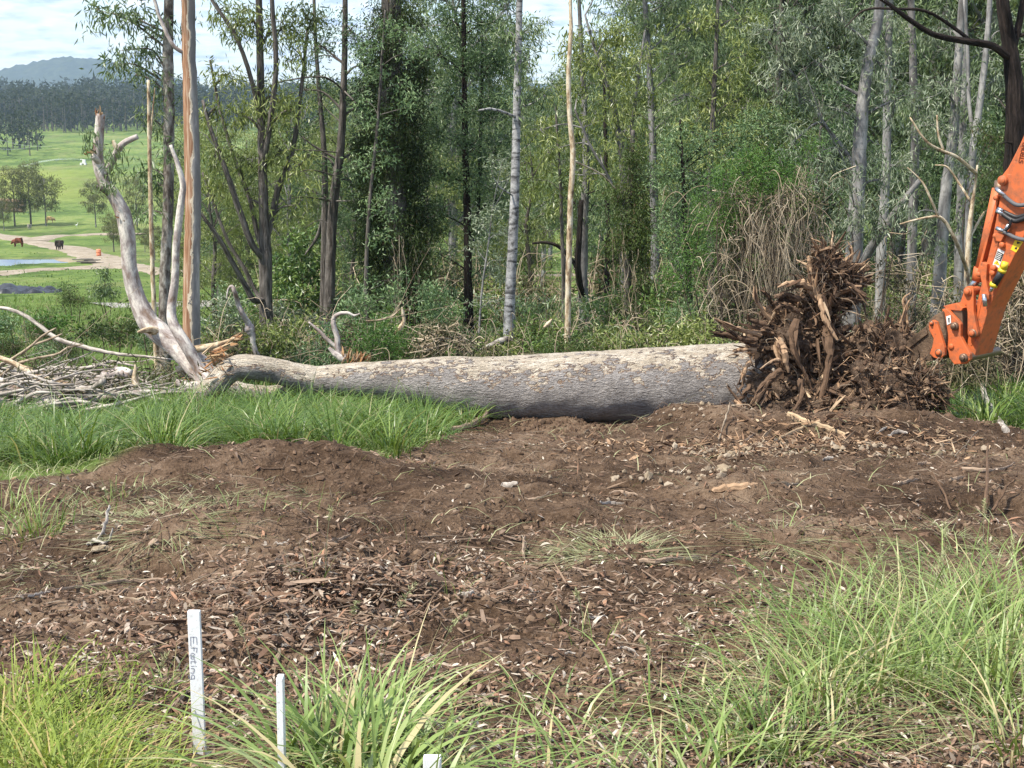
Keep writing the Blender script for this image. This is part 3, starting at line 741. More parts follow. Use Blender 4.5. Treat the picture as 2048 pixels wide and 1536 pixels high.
tree('she_oak', 'rough straight dark trunk with thin dead arching side twigs', 'tree', 28.5, [(657, 690, 26), (660, 560, 21), (666, 420, 20), (682, 290, 16), (687, 180, 13), (690, 60, 11), (690, -200, 8)], 'bark_dark',
     [(700, 60, 50, 50, .9), (640, 90, 50, 40, .8), (730, 130, 46, 46, 1.0), (720, 210, 50, 46, 1.0), (610, 180, 50, 36, .7), (590, 260, 56, 34, .7), (620, 310, 50, 34, .7), (730, 290, 40, 44, 1.0), (700, 360, 40, 40, .8), (620, 380, 44, 30, .7), (690, -130, 110, 80, .8)], 'leaf_dark', 'wattle', 1.0,
     dead=[[(680, 175, 4, 0), (650, 155, 4, -.3), (590, 158, 3, -.6), (545, 170, 2, -.8), (512, 195, 1, -.9)], [(684, 180, 4, 0), (710, 205, 4, -.4), (735, 245, 4, -.6), (755, 280, 3, -.7), (775, 315, 2, -.8)], [(676, 300, 3, 0), (640, 302, 3, -.3), (585, 300, 2, -.5), (570, 305, 1, -.6)],
           [(667, 400, 4, 0), (620, 395, 3, -.4), (580, 398, 2, -.7), (530, 425, 1, -.9)], [(672, 350, 3, 0), (620, 340, 3, -.4), (570, 355, 2, -.7), (535, 372, 1, -.9)], [(668, 400, 4, 0), (700, 402, 3, -.5), (740, 410, 1, -.8)], [(683, 250, 3, 0), (650, 215, 2, .3), (630, 190, 1, .4)],
           [(686, 200, 3, 0), (720, 180, 3, .3), (760, 150, 1, .4)], [(688, 130, 3, 0), (650, 110, 2, 0), (600, 130, 1, .3)], [(664, 450, 3, 0), (640, 440, 2, 0), (610, 455, 1, 0)], [(680, 300, 3, 0), (710, 330, 2, 0), (735, 370, 1, 0)]])
tree('she_oak', 'thinner twin of the rough straight dark trunk', 'tree', 29.2, [(648, 680, 18), (648, 560, 15), (650, 430, 14), (648, 300, 11), (640, 200, 9), (630, 60, 7), (625, -150, 5)], 'bark_dark', [(640, 240, 44, 40, .8), (660, 180, 40, 40, .8), (620, 60, 46, 46, .8), (620, -120, 80, 60, .8)], 'leaf_dark', 'wattle', .9,
     limbs=[[(649, 420, 9, 0), (636, 470, 8, .3), (610, 510, 3, .4)]])
# --- vine-smothered column
def vine_tree(name, label, D, path, cols, bark='bark_dark', leaf='leaf_vine', hang=120, seed=5, top=None, strands=(0, 0, 0, 0), style='vine', lai=3.0):
    TN[0] += 1
    rng = np.random.default_rng(seed + 4000)
    g = G(path[0][0], D); P, R = px_path(path, D); P[0] = g - np.array((0, 0, .15))
    root = empty(name, g, label, 'tree')
    BT = Buf(); add_tube(BT, P, R, 12, 8, bump=.08, bs=1.6, seed=seed)
    BL = Buf(); BW = Buf(); BD = Buf()
    pt, _ = smooth_path(P, None, 6)
    for x, y, rx, ry in cols:
        c = U(x, y, D + rng.uniform(-.2, .2)); rx = rx * 1.1; r = np.array((rx * mpp(D), rx * mpp(D), ry * mpp(D)))
        foliage(BL, BW, rng, c, r, style, lai, pt[near_on(pt, c)], rad=.015)
    x0, x1, y0, y1 = strands
    for k in range(hang):
        x = rng.uniform(x0, x1); ya = rng.uniform(y0, y0 + .5 * (y1 - y0)); yb = rng.uniform(ya + .25 * (y1 - ya), y1)
        dd = D - rng.uniform(.2, .7)
        Q = np.array([U(x + rng.normal(0, 5), ya + (yb - ya) * t, dd + rng.normal(0, .05)) for t in np.linspace(0, 1, 5)])
        V, q, T, A = tube(smooth_path(Q, None, 3)[0], rng.uniform(.004, .011), 3, cap=False); BD.add(V, q, None, A)
    BT.obj('trunk', MT[bark], root); tag(BW.obj('twigs', MT['twig'], root), kind='stuff'); BL.obj('crown', MT[leaf], root, smooth=False)
    if BD.n: tag(BD.obj('vines', MT['dead_vine'], root), kind='stuff')
    return root
vine_tree('vine_covered_tree', 'dark tree column wholly smothered in green creeper, brown vines at its foot', 27.5, [(800, 690, 60), (795, 560, 52), (790, 400, 48), (785, 200, 44), (782, 0, 38), (780, -300, 26)],
          [(790, 30, 44, 60), (775, 110, 46, 60), (800, 170, 40, 60), (785, 240, 44, 60), (770, 310, 46, 60), (805, 330, 46, 70), (775, 400, 44, 60), (815, 430, 44, 70), (770, 470, 40, 60), (835, 520, 30, 70), (760, 540, 40, 60), (840, 600, 30, 60), (820, 350, 40, 60), (740, 420, 34, 60), (745, 360, 30, 50), (825, 250, 36, 60), (735, 300, 26, 50), (790, -90, 60, 80), (795, 480, 44, 60), (800, 560, 44, 60), (790, 630, 44, 50), (850, 450, 26, 60), (745, 480, 26, 60), (835, 150, 30, 60), (740, 200, 26, 60)],
          leaf='leaf_column', hang=26, seed=7, strands=(775, 845, 470, 690), lai=3.1)
TN[0] += 1
tree('wattle_tree', 'young wattle with feathery sprays reaching in front of the creeper column', 'tree', 26.2, [(735, 690, 9), (732, 560, 8), (740, 400, 7), (755, 250, 6), (765, 100, 5), (770, 20, 3)], 'bark_dark',
     [(790, 60, 44, 26, 1.1), (745, 95, 36, 30, 1.2), (820, 105, 36, 22, 1.0), (760, 150, 50, 22, 1.1), (805, 165, 40, 20, 1.0), (730, 200, 40, 30, .9), (820, 215, 30, 16, .9), (745, 260, 34, 30, .8), (770, 300, 24, 26, .8), (735, 330, 30, 24, .8), (765, 420, 34, 30, 1.0), (785, 395, 26, 26, .9), (760, 470, 28, 20, .9), (780, 560, 34, 30, 1.0), (755, 600, 44, 34, 1.0)], 'leaf_wattle', 'wattle', 1.0)
tree('wattle_tree', 'dark dense wattle with thin black stems behind the pale ringed trunk', 'tree', 30.5, [(937, 690, 20), (936, 560, 17), (934, 420, 15), (930, 280, 12), (928, 100, 10), (925, -150, 7)], 'bark_black',
     [(900, 40, 50, 50), (960, 50, 50, 50), (880, 110, 44, 46), (940, 130, 50, 50), (990, 120, 40, 50), (890, 190, 46, 46), (960, 210, 50, 46), (1000, 210, 36, 46), (880, 270, 44, 46), (940, 290, 54, 44), (990, 310, 40, 44), (890, 350, 44, 40), (950, 370, 50, 40), (885, 430, 40, 36), (950, 450, 44, 36, 1.2), (990, 400, 40, 40), (860, 340, 30, 44), (880, 510, 40, 34, 1.1), (960, 540, 40, 34, 1.0), (900, 590, 40, 36, 1.0), (930, -110, 120, 70, 1.0)], 'leaf_dark', 'wattle', 1.5,
     limbs=[[(935, 520, 8, 0), (955, 430, 8, .3), (962, 250, 7, .4), (965, 80, 5, .4)]])
tree('wattle_tree', 'small silvery wattle growing just left of the pale ringed trunk', 'tree', 24.5, [(955, 690, 5), (962, 600, 5), (975, 500, 4), (985, 420, 3)], 'bark_gum', [(980, 410, 26, 22, 1.2), (965, 450, 34, 20, 1.2), (990, 470, 30, 24, 1.2), (955, 500, 30, 20, 1.1), (1000, 520, 28, 24, 1.0), (975, 550, 40, 26, 1.0), (1020, 350, 34, 30, .8), (1005, 320, 22, 20, .8), (990, 600, 50, 30, .9)], 'leaf_silver', 'wattle', 1.2)
tree('gum_tree', 'slim pale grey trunk ringed with dark bands', 'tree', 23.2, [(1016, 700, 23), (1020, 600, 21), (1026, 480, 20), (1030, 380, 18), (1033, 250, 16), (1036, 120, 14), (1039, 0, 12), (1042, -300, 8)], 'bark_ring',
     [(1060, 120, 34, 40, .7), (1090, 190, 30, 34, .8), (1060, 200, 24, 20, .8), (1010, 60, 30, 40, .8), (1070, -90, 90, 60, .7)], 'leaf_gum', sides=16,
     dead=[[(1025, 235, 6, 0), (1005, 224, 6, -.3), (980, 218, 5, -.5), (957, 221, 3, -.6)], [(1030, 130, 4, 0), (1025, 115, 4, -.1), (1026, 95, 2, -.1)], [(1020, 390, 4, 0), (1000, 375, 3, -.3), (985, 350, 1, -.4)]])
tree('gum_sapling', 'very thin cream mottled trunk rising straight out of the undergrowth', 'tree', 22.4, [(1134, 715, 11), (1136, 600, 12), (1139, 480, 12), (1141, 400, 11), (1146, 310, 11), (1140, 240, 10), (1137, 150, 9), (1142, 60, 8), (1141, 0, 7), (1142, -300, 5)], 'bark_cream', [(1150, -200, 70, 60, .7)], 'leaf_gum', sides=12,
     dead=[[(1146, 325, 4, 0), (1170, 332, 4, .2), (1205, 350, 3, .4), (1232, 378, 2, .5)]])
# --- centre right
tree('gum_tree', 'tall narrow gum with yellow green crown above the vine draped stem', 'tree', 34.0, [(1252, 690, 16), (1248, 500, 14), (1246, 350, 13), (1234, 250, 11), (1215, 170, 9), (1190, 100, 6), (1170, 30, 4)], 'bark_grey',
     [(1180, 60, 60, 40), (1240, 60, 50, 44), (1150, 120, 44, 44), (1210, 130, 60, 44), (1270, 130, 44, 40), (1160, 190, 44, 40), (1230, 200, 60, 40), (1290, 190, 36, 40), (1180, 250, 50, 36), (1250, 260, 50, 36), (1200, 310, 44, 34), (1270, 310, 40, 30), (1160, 350, 40, 30, 1.0), (1100, 300, 44, 40, 1.0), (1080, 260, 40, 40, .8), (1230, -60, 110, 60, 1.0)], 'leaf_lime', 'gumfar', 1.2,
     limbs=[[(1246, 350, 8, 0), (1262, 260, 7, .3), (1275, 170, 5, .4), (1290, 60, 4, .4)], [(1247, 420, 7, 0), (1215, 350, 6, -.3), (1180, 290, 5, -.4), (1150, 220, 3, -.4)]])
tree('gum_tree', 'grey gum pole standing behind the yellow green crown', 'tree', 40.0, [(1312, 660, 19), (1310, 520, 17), (1308, 380, 16), (1304, 250, 14), (1298, 120, 12), (1290, 0, 10), (1285, -200, 7)], 'bark_grey',
     [(1310, 40, 70, 50), (1380, 60, 60, 50), (1350, 110, 60, 50), (1330, 10, 80, 50), (1420, 30, 60, 50), (1430, 110, 50, 50), (1290, -70, 130, 60), (1370, 190, 50, 46), (1330, 240, 40, 36, 1.0)], 'leaf_gum', 'gumfar', 1.3)
tree('gum_tree', 'bushy gum with layered yellow green sprays left of the dead vine thicket', 'tree', 33.0, [(1425, 690, 18), (1422, 560, 15), (1420, 400, 13), (1425, 250, 11), (1432, 100, 8), (1440, -80, 5)], 'bark_dark',
     [(1400, 150, 46, 40), (1450, 160, 50, 40), (1490, 110, 44, 44), (1480, 200, 44, 36), (1410, 210, 44, 36), (1370, 260, 40, 36), (1440, 250, 44, 34), (1490, 260, 44, 34), (1400, 300, 44, 34), (1350, 330, 40, 40), (1450, 310, 40, 34), (1400, 40, 60, 44, 1.0), (1470, 40, 60, 44, 1.0)], 'leaf_lime', 'gumfar', 1.25)
tree('wattle_tree', 'dark spreading wattle between the grey pole and the creeper mound', 'tree', 29.0, [(1385, 690, 13), (1378, 560, 11), (1370, 440, 9), (1365, 330, 7), (1360, 240, 4)], 'bark_black',
     [(1350, 290, 40, 34), (1400, 300, 40, 34), (1330, 350, 44, 34), (1380, 370, 44, 36), (1430, 350, 40, 34), (1340, 420, 40, 36), (1390, 430, 40, 36), (1330, 480, 34, 34), (1370, 510, 40, 36), (1410, 480, 36, 36), (1500, 260, 44, 40), (1460, 290, 40, 34)], 'leaf_wattle', 'wattle', 1.3)
vine_tree('vine_covered_tree', 'slim stem draped with olive creeper right of the two black trunks', 30.0, [(1252, 690, 18), (1255, 560, 16), (1258, 440, 14), (1262, 330, 12), (1266, 260, 8)],
          [(1265, 320, 28, 40), (1270, 390, 32, 50), (1240, 400, 26, 44), (1255, 460, 40, 50), (1280, 500, 30, 50), (1235, 500, 24, 40), (1285, 580, 30, 50), (1260, 620, 34, 40), (1280, 440, 28, 50)], hang=14, seed=11, strands=(1225, 1300, 430, 690), lai=2.4)
tree('gum_tree', 'black trunk with a pale grey twin, left of the draped stem', 'tree', 36.0, [(1168, 690, 20), (1166, 560, 19), (1168, 450, 17), (1172, 330, 14), (1168, 200, 11), (1160, 50, 8), (1155, -100, 6)], 'bark_grey', [(1110, 390, 44, 40, 1.0), (1180, 420, 40, 30, .8), (1120, 350, 40, 36, 1.0), (1200, 380, 36, 30, .9)], 'leaf_gum', 'gumfar', 1.0,
     limbs=[[(1166, 600, 14, 0), (1156, 540, 14, -.4), (1158, 480, 12, -.4), (1163, 400, 10, -.3)], [(1156, 545, 8, -.4), (1140, 515, 8, -.5), (1115, 492, 7, -.6), (1090, 485, 6, -.6), (1064, 487, 4, -.6)]], limbbark='bark_black')
tree('gum_tree', 'thin black leaning trunk standing alone beside the pale track', 'tree', 37.0, [(1210, 690, 11), (1213, 600, 12), (1214, 540, 11), (1216, 480, 10), (1214, 400, 9), (1210, 250, 7), (1208, 150, 4)], 'bark_black', [(1215, 430, 36, 30, 1.0), (1190, 470, 30, 30, .7), (1225, 370, 36, 34, 1.0)], 'leaf_dark', 'wattle', 1.0, limbs=[[(1214, 535, 5, 0), (1224, 522, 5, -.2), (1234, 516, 3, -.2)]])
tree('gum_tree', 'spindly dark trunk beside the cream mottled sapling', 'tree', 34.5, [(1128, 690, 9), (1127, 560, 8), (1124, 470, 7), (1120, 350, 6), (1110, 200, 4)], 'bark_dark', [(1100, 420, 34, 36, .9), (1130, 370, 34, 30, .9), (1075, 360, 34, 40, .9)], 'leaf_lime', 'gumfar', .9)
# --- right: pale gums
tree('gum_tree', 'large pale grey gum rising behind the upturned roots', 'tree', 25.5, [(1703, 720, 50), (1703, 640, 46), (1706, 540, 44), (1712, 430, 40), (1718, 330, 36), (1724, 220, 32), (1738, 120, 28), (1758, 20, 24), (1775, -200, 18)], 'bark_gum',
     [(1600, 200, 50, 44), (1560, 150, 50, 50), (1640, 130, 50, 50), (1680, 220, 44, 44, 1.0), (1590, 280, 50, 36), (1650, 300, 44, 36, 1.0), (1740, 280, 44, 40, .7), (1790, 200, 44, 50), (1620, 60, 60, 50), (1690, 50, 50, 50), (1750, 120, 44, 50), (1550, 60, 60, 50), (1680, 340, 40, 30, .9), (1760, 360, 44, 40, .8), (1700, 420, 34, 30, .6), (1690, -90, 150, 70, .9)], 'leaf_silver', 'gum', 1.25, sides=22,
     limbs=[[(1708, 570, 16, 0), (1740, 500, 19, -.3), (1775, 450, 17, -.5), (1800, 410, 14, -.6), (1840, 360, 9, -.6)], [(1718, 350, 8, 0), (1690, 300, 7, .4), (1650, 250, 6, .6), (1600, 170, 4, .7), (1560, 110, 3, .7)]],
     dead=[[(1710, 430, 3, 0), (1690, 330, 3, -.6), (1650, 250, 2, -.9), (1630, 200, 2, -1), (1605, 130, 1, -1)]])
for i, (lab, D, path, bl) in enumerate([
    ('smooth grey trunk standing directly right of the large pale gum', 30.0, [(1755, 720, 30), (1760, 600, 27), (1764, 480, 25), (1772, 340, 22), (1775, 180, 19), (1780, 0, 16), (1785, -200, 11)], [(1780, 130, 46, 50), (1790, 330, 44, 40), (1760, 60, 50, 50), (1800, 420, 40, 34, .8), (1780, -80, 90, 60)]),
    ('slim grey trunk midway between the large pale gum and the orange arm', 31.5, [(1818, 720, 22), (1822, 560, 20), (1826, 430, 19), (1830, 280, 17), (1826, 120, 15), (1820, -60, 12)], [(1830, 200, 50, 50), (1840, 300, 46, 44), (1820, 80, 50, 50), (1850, 380, 40, 36, .9), (1820, -60, 90, 50)]),
    ('thick grey trunk leaning up toward the arched dark branch', 27.5, [(1868, 720, 36), (1876, 600, 33), (1884, 480, 31), (1892, 380, 28), (1908, 250, 24), (1918, 100, 20), (1930, -80, 15)], [(1890, 180, 50, 50), (1860, 250, 46, 46), (1900, 60, 54, 54), (1930, 320, 44, 46, .9), (1850, 420, 36, 36, .8), (1900, -70, 110, 60)]),
    ('straight grey trunk just left of the orange arm', 29.5, [(1912, 720, 26), (1916, 600, 24), (1918, 480, 22), (1922, 380, 20), (1926, 250, 18), (1928, 100, 16), (1930, -100, 12)], [(1950, 200, 50, 50), (1960, 330, 46, 50), (1930, 420, 40, 44), (1970, 100, 50, 50), (1950, -60, 100, 60)]),
    ('pale forked gum leaning right behind the orange arm', 26.5, [(1925, 720, 22), (1932, 560, 20), (1940, 400, 20), (1946, 300, 19), (1962, 190, 17), (1976, 60, 14), (1985, -100, 10)], [(1990, 160, 44, 50), (1960, 270, 36, 40, .8), (2010, 60, 50, 50), (1920, 330, 36, 36, .8), (1990, -90, 90, 60)])]):
    tree('gum_tree', lab, 'tree', D, path, 'bark_gum' if i != 1 else 'bark_grey', bl, 'leaf_silver' if i % 2 == 0 else 'leaf_gum', 'gum', 1.15, sides=16, limbs=[[(1946, 290, 9, 0), (1938, 200, 8, .2), (1935, 90, 7, .2), (1928, 0, 5, .2)]] if i == 4 else [])
tree('ironbark_tree', 'black barked tree at the frame edge with a long arching limb', 'tree', 21.5, [(2024, 720, 50), (2026, 560, 46), (2027, 420, 43), (2030, 300, 40), (2030, 200, 36), (2022, 110, 30), (2010, 40, 26), (2000, -60, 22), (1990, -300, 14)], 'bark_black',
     [(2000, -140, 120, 60, .9), (1850, -170, 130, 60, .8), (2120, -120, 130, 70, .9), (2100, 60, 60, 60, .9)], 'leaf_gum', sides=20, bump=.1,
     limbs=[[(2024, 125, 16, 0), (1985, 92, 15, -.2), (1930, 82, 13, -.4), (1870, 70, 11, -.6), (1820, 40, 10, -.7), (1780, 10, 8, -.8), (1720, -30, 6, -.9)], [(1940, 84, 8, -.35), (1900, 50, 7, -.4), (1850, 22, 6, -.5), (1790, 18, 5, -.6), (1730, 20, 4, -.7), (1690, 55, 2, -.8)],
            [(2022, 110, 16, 0), (2035, 60, 15, .1), (2045, 10, 13, .2), (2055, -60, 10, .3)], [(2026, 90, 10, 0), (2015, 30, 9, -.2), (2005, -10, 7, -.2)]],
     dead=[[(2026, 290, 4, 0), (2010, 285, 3, -.3), (1998, 290, 1, -.4)]])
# dead grey-brown sapling with crooked arms in front of the pale gums
tree('dead_sapling', 'leafless crooked sapling with curling tan arms, left of the orange arm', 'dead tree', 23.0, [(1930, 715, 13), (1934, 560, 12), (1938, 470, 11), (1946, 400, 8), (1955, 330, 4)], 'bark_cream', sides=8,
     limbs=[[(1950, 350, 7, 0), (1915, 315, 7, -.2), (1880, 300, 6, -.3), (1850, 280, 5, -.4), (1820, 235, 3, -.4)], [(1890, 303, 5, -.3), (1877, 270, 5, -.3), (1874, 230, 3, -.3)], [(1932, 545, 8, 0), (1915, 490, 8, -.3), (1885, 438, 7, -.4), (1850, 436, 5, -.5), (1800, 448, 3, -.6)],
            [(1873, 436, 5, -.4), (1862, 400, 5, -.5), (1845, 365, 4, -.5), (1815, 335, 2, -.5)], [(1935, 410, 5, 0), (1920, 370, 5, .2), (1895, 335, 4, .2), (1870, 330, 2, .2)], [(1942, 480, 5, 0), (1965, 430, 5, .2), (1975, 420, 2, .2)]])
# --- paddock and woodland trees: a few built, then copied
def generic_tree(name, h, seed, leaf, bark, lai=1.0, spread=.28, nb=16, low=.35, style='gumfar', big=1.0):
    rng = np.random.default_rng(seed)
    BT = Buf(); BL = Buf(); BW = Buf()
    P = np.array([(0, 0, -.3)] + [(rng.normal(0, .02 * h) * t, rng.normal(0, .02 * h) * t, h * t) for t in (.25, .5, .75, .98)])
    pt = add_tube(BT, P, [h * .017, h * .014, h * .011, h * .007, h * .002], 9, 5, bump=.05)
    L0 = LEAF[style]; LEAF['_t'] = (L0[0] * big, L0[1] * big, L0[2], L0[3] * big, L0[4])
    for i in range(nb):
        t = low + (1 - low) * ((i + rng.uniform(0, 1)) / nb); a = i * 2.4 + rng.normal(0, .4)
        rr = spread * h * (0.55 + .45 * math.sin(math.pi * (t - low) / (1.08 - low))) * rng.uniform(.5, 1)
        c = np.array((rr * math.cos(a), rr * math.sin(a), h * t))
        r = np.array((.13, .13, .085)) * h * rng.uniform(.7, 1.2)
        s = pt[near_on(pt, c - np.array((0, 0, .8 * rr)))]
        foliage(BL, BW, rng, c, r, '_t', lai, s, rad=h * .004)
    root = bpy.data.objects.new(name, None); COL.objects.link(root)
    BT.obj('trunk', MT[bark], root); tag(BW.obj('twigs', MT[bark], root), kind='stuff'); BL.obj('crown', MT[leaf], root, smooth=False)
    return root
def copy_tree(root, loc, rz, sc, used=set()):
    if root.name not in used:
        used.add(root.name); r = root
    else:
        r = root.copy(); COL.objects.link(r)
        for ch in list(root.children):
            c = ch.copy(); COL.objects.link(c); c.parent = r
    r.location = tuple(loc); r.rotation_euler = (0, 0, rz); r.scale = (sc, sc, sc * random.uniform(.92, 1.1))
    return r
random.seed(4)
PROTO = [generic_tree('woodland_tree', 13, 21, 'leaf_lime', 'bark_grey', 1.1, .24, 20, .10, big=1.5), generic_tree('woodland_tree', 15, 22, 'leaf_gum', 'bark_gum', 1.1, .20, 20, .3, big=1.5), generic_tree('woodland_tree', 11, 23, 'leaf_dark', 'bark_dark', 1.2, .26, 20, .06, 'wattle', big=2.4),
         generic_tree('woodland_tree', 14, 24, 'leaf_gum', 'bark_dark', 1.1, .21, 20, .32, big=1.5), generic_tree('woodland_tree', 12, 25, 'leaf_lime', 'bark_dark', 1.0, .26, 20, .08, big=1.5)]
PAD = [generic_tree('paddock_tree', 11, 31, 'leaf_paddock', 'bark_dark', 1.3, .26, 20, .34, big=3), generic_tree('paddock_tree', 10, 32, 'leaf_paddock', 'bark_grey', 1.3, .30, 20, .36, big=3)]
for x, D, k, s in [(440, 60, 0, .62), (500, 75, 3, .62), (560, 52, 4, .55), (620, 66, 0, .68), (690, 58, 4, .66), (735, 90, 1, .9), (850, 60, 3, .9), (905, 48, 1, .75), (985, 70, 0, .95), (1060, 58, 4, .6), (1085, 95, 1, .75), (1130, 120, 3, 1.05), (1165, 80, 1, .95), (1200, 105, 0, 1.05), (1290, 62, 3, .95),
                    (1345, 54, 4, .95), (1395, 75, 0, 1.05), (1450, 50, 1, .95), (1500, 68, 3, 1.05), (1550, 46, 3, .95), (1600, 60, 1, 1.1), (1650, 52, 3, 1), (1745, 48, 2, 1.1), (1800, 66, 1, 1.1), (1850, 44, 1, 1), (1900, 56, 3, 1.1), (1960, 42, 1, 1), (2010, 50, 2, 1.15), (2070, 44, 0, 1.1), (2130, 40, 3, 1),
                    (1015, 110, 2, 1.1), (1070, 140, 2, 1), (960, 130, 4, 1.1), (820, 120, 0, 1.1), (650, 110, 1, .7), (570, 125, 0, .75), (470, 120, 3, .7), (1320, 110, 2, 1.2), (1420, 120, 1, 1.2), (1560, 100, 4, 1.2), (1700, 100, 0, 1.2), (1780, 120, 3, 1.2), (1880, 95, 4, 1.2), (2000, 100, 1, 1.2), (400, 70, 4, .7),
                    (430, 44, 4, .42), (585, 42, 0, .45), (705, 46, 2, .5), (860, 42, 4, .45), (1360, 40, 2, .5), (1480, 42, 4, .6), (1620, 40, 2, .6), (1790, 42, 2, .5), (1980, 40, 2, .65), (910, 54, 2, .6), (640, 50, 2, .5), (480, 52, 2, .45), (1235, 85, 2, 1), (1150, 150, 3, 1), (1270, 140, 4, 1.1), (1100, 170, 1, 1.1), (1040, 190, 0, 1.1)]:
    o = copy_tree(PROTO[k], G(x, D), random.uniform(0, 6.28), s)
    tag(o, 'slender woodland tree in the belt beyond the nearer trees and the gravel road', 'tree', 'woodland trees beyond the gravel road')
for x, row, k, s in [(30, 452, 0, 1.0), (62, 450, 0, 1.15), (92, 452, 1, 1.05), (-20, 455, 1, 1.0), (192, 455, 1, .85), (228, 504, 0, .95), (290, 505, 1, .6), (8, 462, 1, .6), (250, 512, 0, .9), (310, 520, 1, .75), (420, 500, 0, .9), (455, 520, 1, .9), (275, 460, 0, .9), (345, 470, 1, 1.0), (480, 480, 0, 1.0)]:
    g = GR(x, row)
    D = g[1]
    o = copy_tree(PAD[k], g, random.uniform(0, 6.28), s * (D / 290.0) ** .35 * (.62 if x > 220 and row > 500 else 1))
    tag(o, 'olive green paddock tree with a bare lower trunk in the far pasture', 'tree', 'scattered trees in the far paddock')
# --- the far wood and the hills, one mass each
def far_wood(name, specs, mat, seed):
    rng = np.random.default_rng(seed); B = Buf(); BT = Buf()
    for x0, x1, d0, d1, n, h0, h1_, L in specs:
        for _ in range(n):
            D = rng.uniform(d0, d1); px = rng.uniform(x0, x1)
            x = (px - CX) / FPX * D; z = h1(x, D); h = rng.uniform(h0, h1_)
            add = np.array((x, D, z))
            BTv, q, T, A = tube(np.array([add, add + (0, 0, h * .8)]), [h * .018, h * .006], 4, cap=False); BT.add(BTv, q, None, A)
            m = 66; nbl = rng.integers(5, 8)
            cs = np.stack([rng.normal(0, .13 * h, nbl), rng.normal(0, .13 * h, nbl), h * rng.uniform(.18, .92, nbl)], 1)
            w = rng.integers(0, nbl, m); d = rng.normal(size=(m, 3)); d /= np.linalg.norm(d, axis=1)[:, None]
            P = add + cs[w] + d * np.array((.17, .17, .12)) * h * rng.uniform(.6, 1.05, m)[:, None]
            leaves(B, P, rng.normal(size=(m, 3)) + (0, 0, -.3), 1.25 * L * rng.uniform(.7, 1.4, m), L * .7 * rng.uniform(.6, 1.2, m), rng, fold=.1)
    o = B.obj(name, mat, smooth=False)
    tag(o, kind='stuff'); tag(subpart(BT.obj('trunks', MT['bark_dark']), o), kind='stuff')
    return o
w = far_wood('woodland', [(-300, 700, 830, 960, 420, 17, 26, 1.7), (700, 2500, 500, 900, 160, 14, 22, 1.7), (-300, 95, 600, 690, 60, 13, 19, 1.5), (-300, 800, 960, 1250, 420, 20, 30, 2.2), (-300, 800, 1250, 1800, 300, 22, 32, 3.2)], MT['leaf_far'], 3)
tag(w, 'dark belt of far gum woodland along the top of the pasture', 'woodland')
def hill(name, px, D, width, depth, height, mat, seed):
    """a wooded hill: terrain dome with a lumpy canopy"""
    c = G(px, D); nx, ny = 150, 70
    X, Yy = np.meshgrid(np.linspace(-1, 1, nx), np.linspace(-1, 1, ny))
    r = np.hypot(X, Yy)
    Z = height * np.maximum(0, 1 - r ** 1.6) * (0.86 + .5 * fbm(X * 2.2 + 5, Yy * 2.2, 4, seed)) - 15
    x = c[0] + X * width; y = D + Yy * depth
    Z = Z + 22 * np.abs(fbm(x * .03, y * .03, 3, seed + 2)) + 9 * vnoise(x * .07, y * .07, seed)
    V = np.stack([x, y, Z + c[2]], -1).reshape(-1, 3)
    i = np.arange(ny - 1)[:, None]; j = np.arange(nx - 1)[None]
    Q = np.stack([i * nx + j, i * nx + j + 1, (i + 1) * nx + j + 1, (i + 1) * nx + j], -1).reshape(-1, 4)
    B = Buf(); B.add(V, Q)
    return tag(B.obj(name, mat), kind='structure')
def _hillm():
    t = NT('wooded hill'); p = t.pos()
    n = t.noise(p, 0.03, 5, .75)
    c = t.ramp(n, [(.38, (.008, .012, .008)), (.5, (.020, .028, .016)), (.62, (.042, .050, .028))])
    return t.done(c, .95, t.bump(n, 1.0, 8.0), .05)
MT['hill'] = _hillm()
hill('hill', 165, 4600, 480, 420, 142, MT['hill'], 4)
hill('hill', 60, 4950, 900, 120, 62, MT['hill'], 9)
hill('hill', 1500, 4800, 2000, 250, 70, MT['hill'], 14)
# ------------------------------------------------------------------ the fallen tree
def slabs(B, P, Dr, L, Wd, Th, rng, mi=0, taper=0.25, bend=0.0):
    """splinters: three-ring tapered boxes from P along Dr"""
    P = np.asarray(P, float); n = len(P)
    Dr = Dr / np.linalg.norm(Dr, axis=1)[:, None]
    S = np.cross(Dr, rng.normal(size=(n, 3))); S /= np.linalg.norm(S, axis=1)[:, None]
    N = np.cross(Dr, S)
    L, Wd, Th = (np.broadcast_to(v, (n,)) for v in (L, Wd, Th))
    rings = []
    for t, k in ((0, .75), (.45, 1.0), (1.0, taper)):
        j = rng.uniform(.8, 1.2, (n, 1))
        c = P + Dr * (L * t)[:, None] + N * (bend * L * (t * t))[:, None]
        s = S * (Wd * k * .5)[:, None] * j; q = N * (Th * k * .5)[:, None]
        rings += [c - s - q, c + s - q, c + s + q, c - s + q]
    V = np.stack(rings, 1)
    Q = []
    for r in (0, 4):
        for a in range(4):
            b = (a + 1) % 4
            Q.append((r + a, r + b, r + 4 + b, r + 4 + a))
    Q += [(3, 2, 1, 0), (8, 9, 10, 11)]
    Q = np.array(Q)
    base = np.arange(n)[:, None, None] * 12
    A = np.zeros((n, 12, 3)); cs = np.array([(-1, -1), (1, -1), (1, 1), (-1, 1)] * 3)
    A[:, :, 0] = cs[None, :, 0] * Wd[:, None] * .5; A[:, :, 1] = cs[None, :, 1] * Th[:, None] * .5 + rng.uniform(0, 9, (n, 1))
    A[:, :, 2] = np.repeat(np.array((0, .45, 1.0)), 4)[None] * L[:, None]
    B.add(V.reshape(-1, 3), (base + Q[None]).reshape(-1, 4), A=A.reshape(-1, 3), mi=mi)
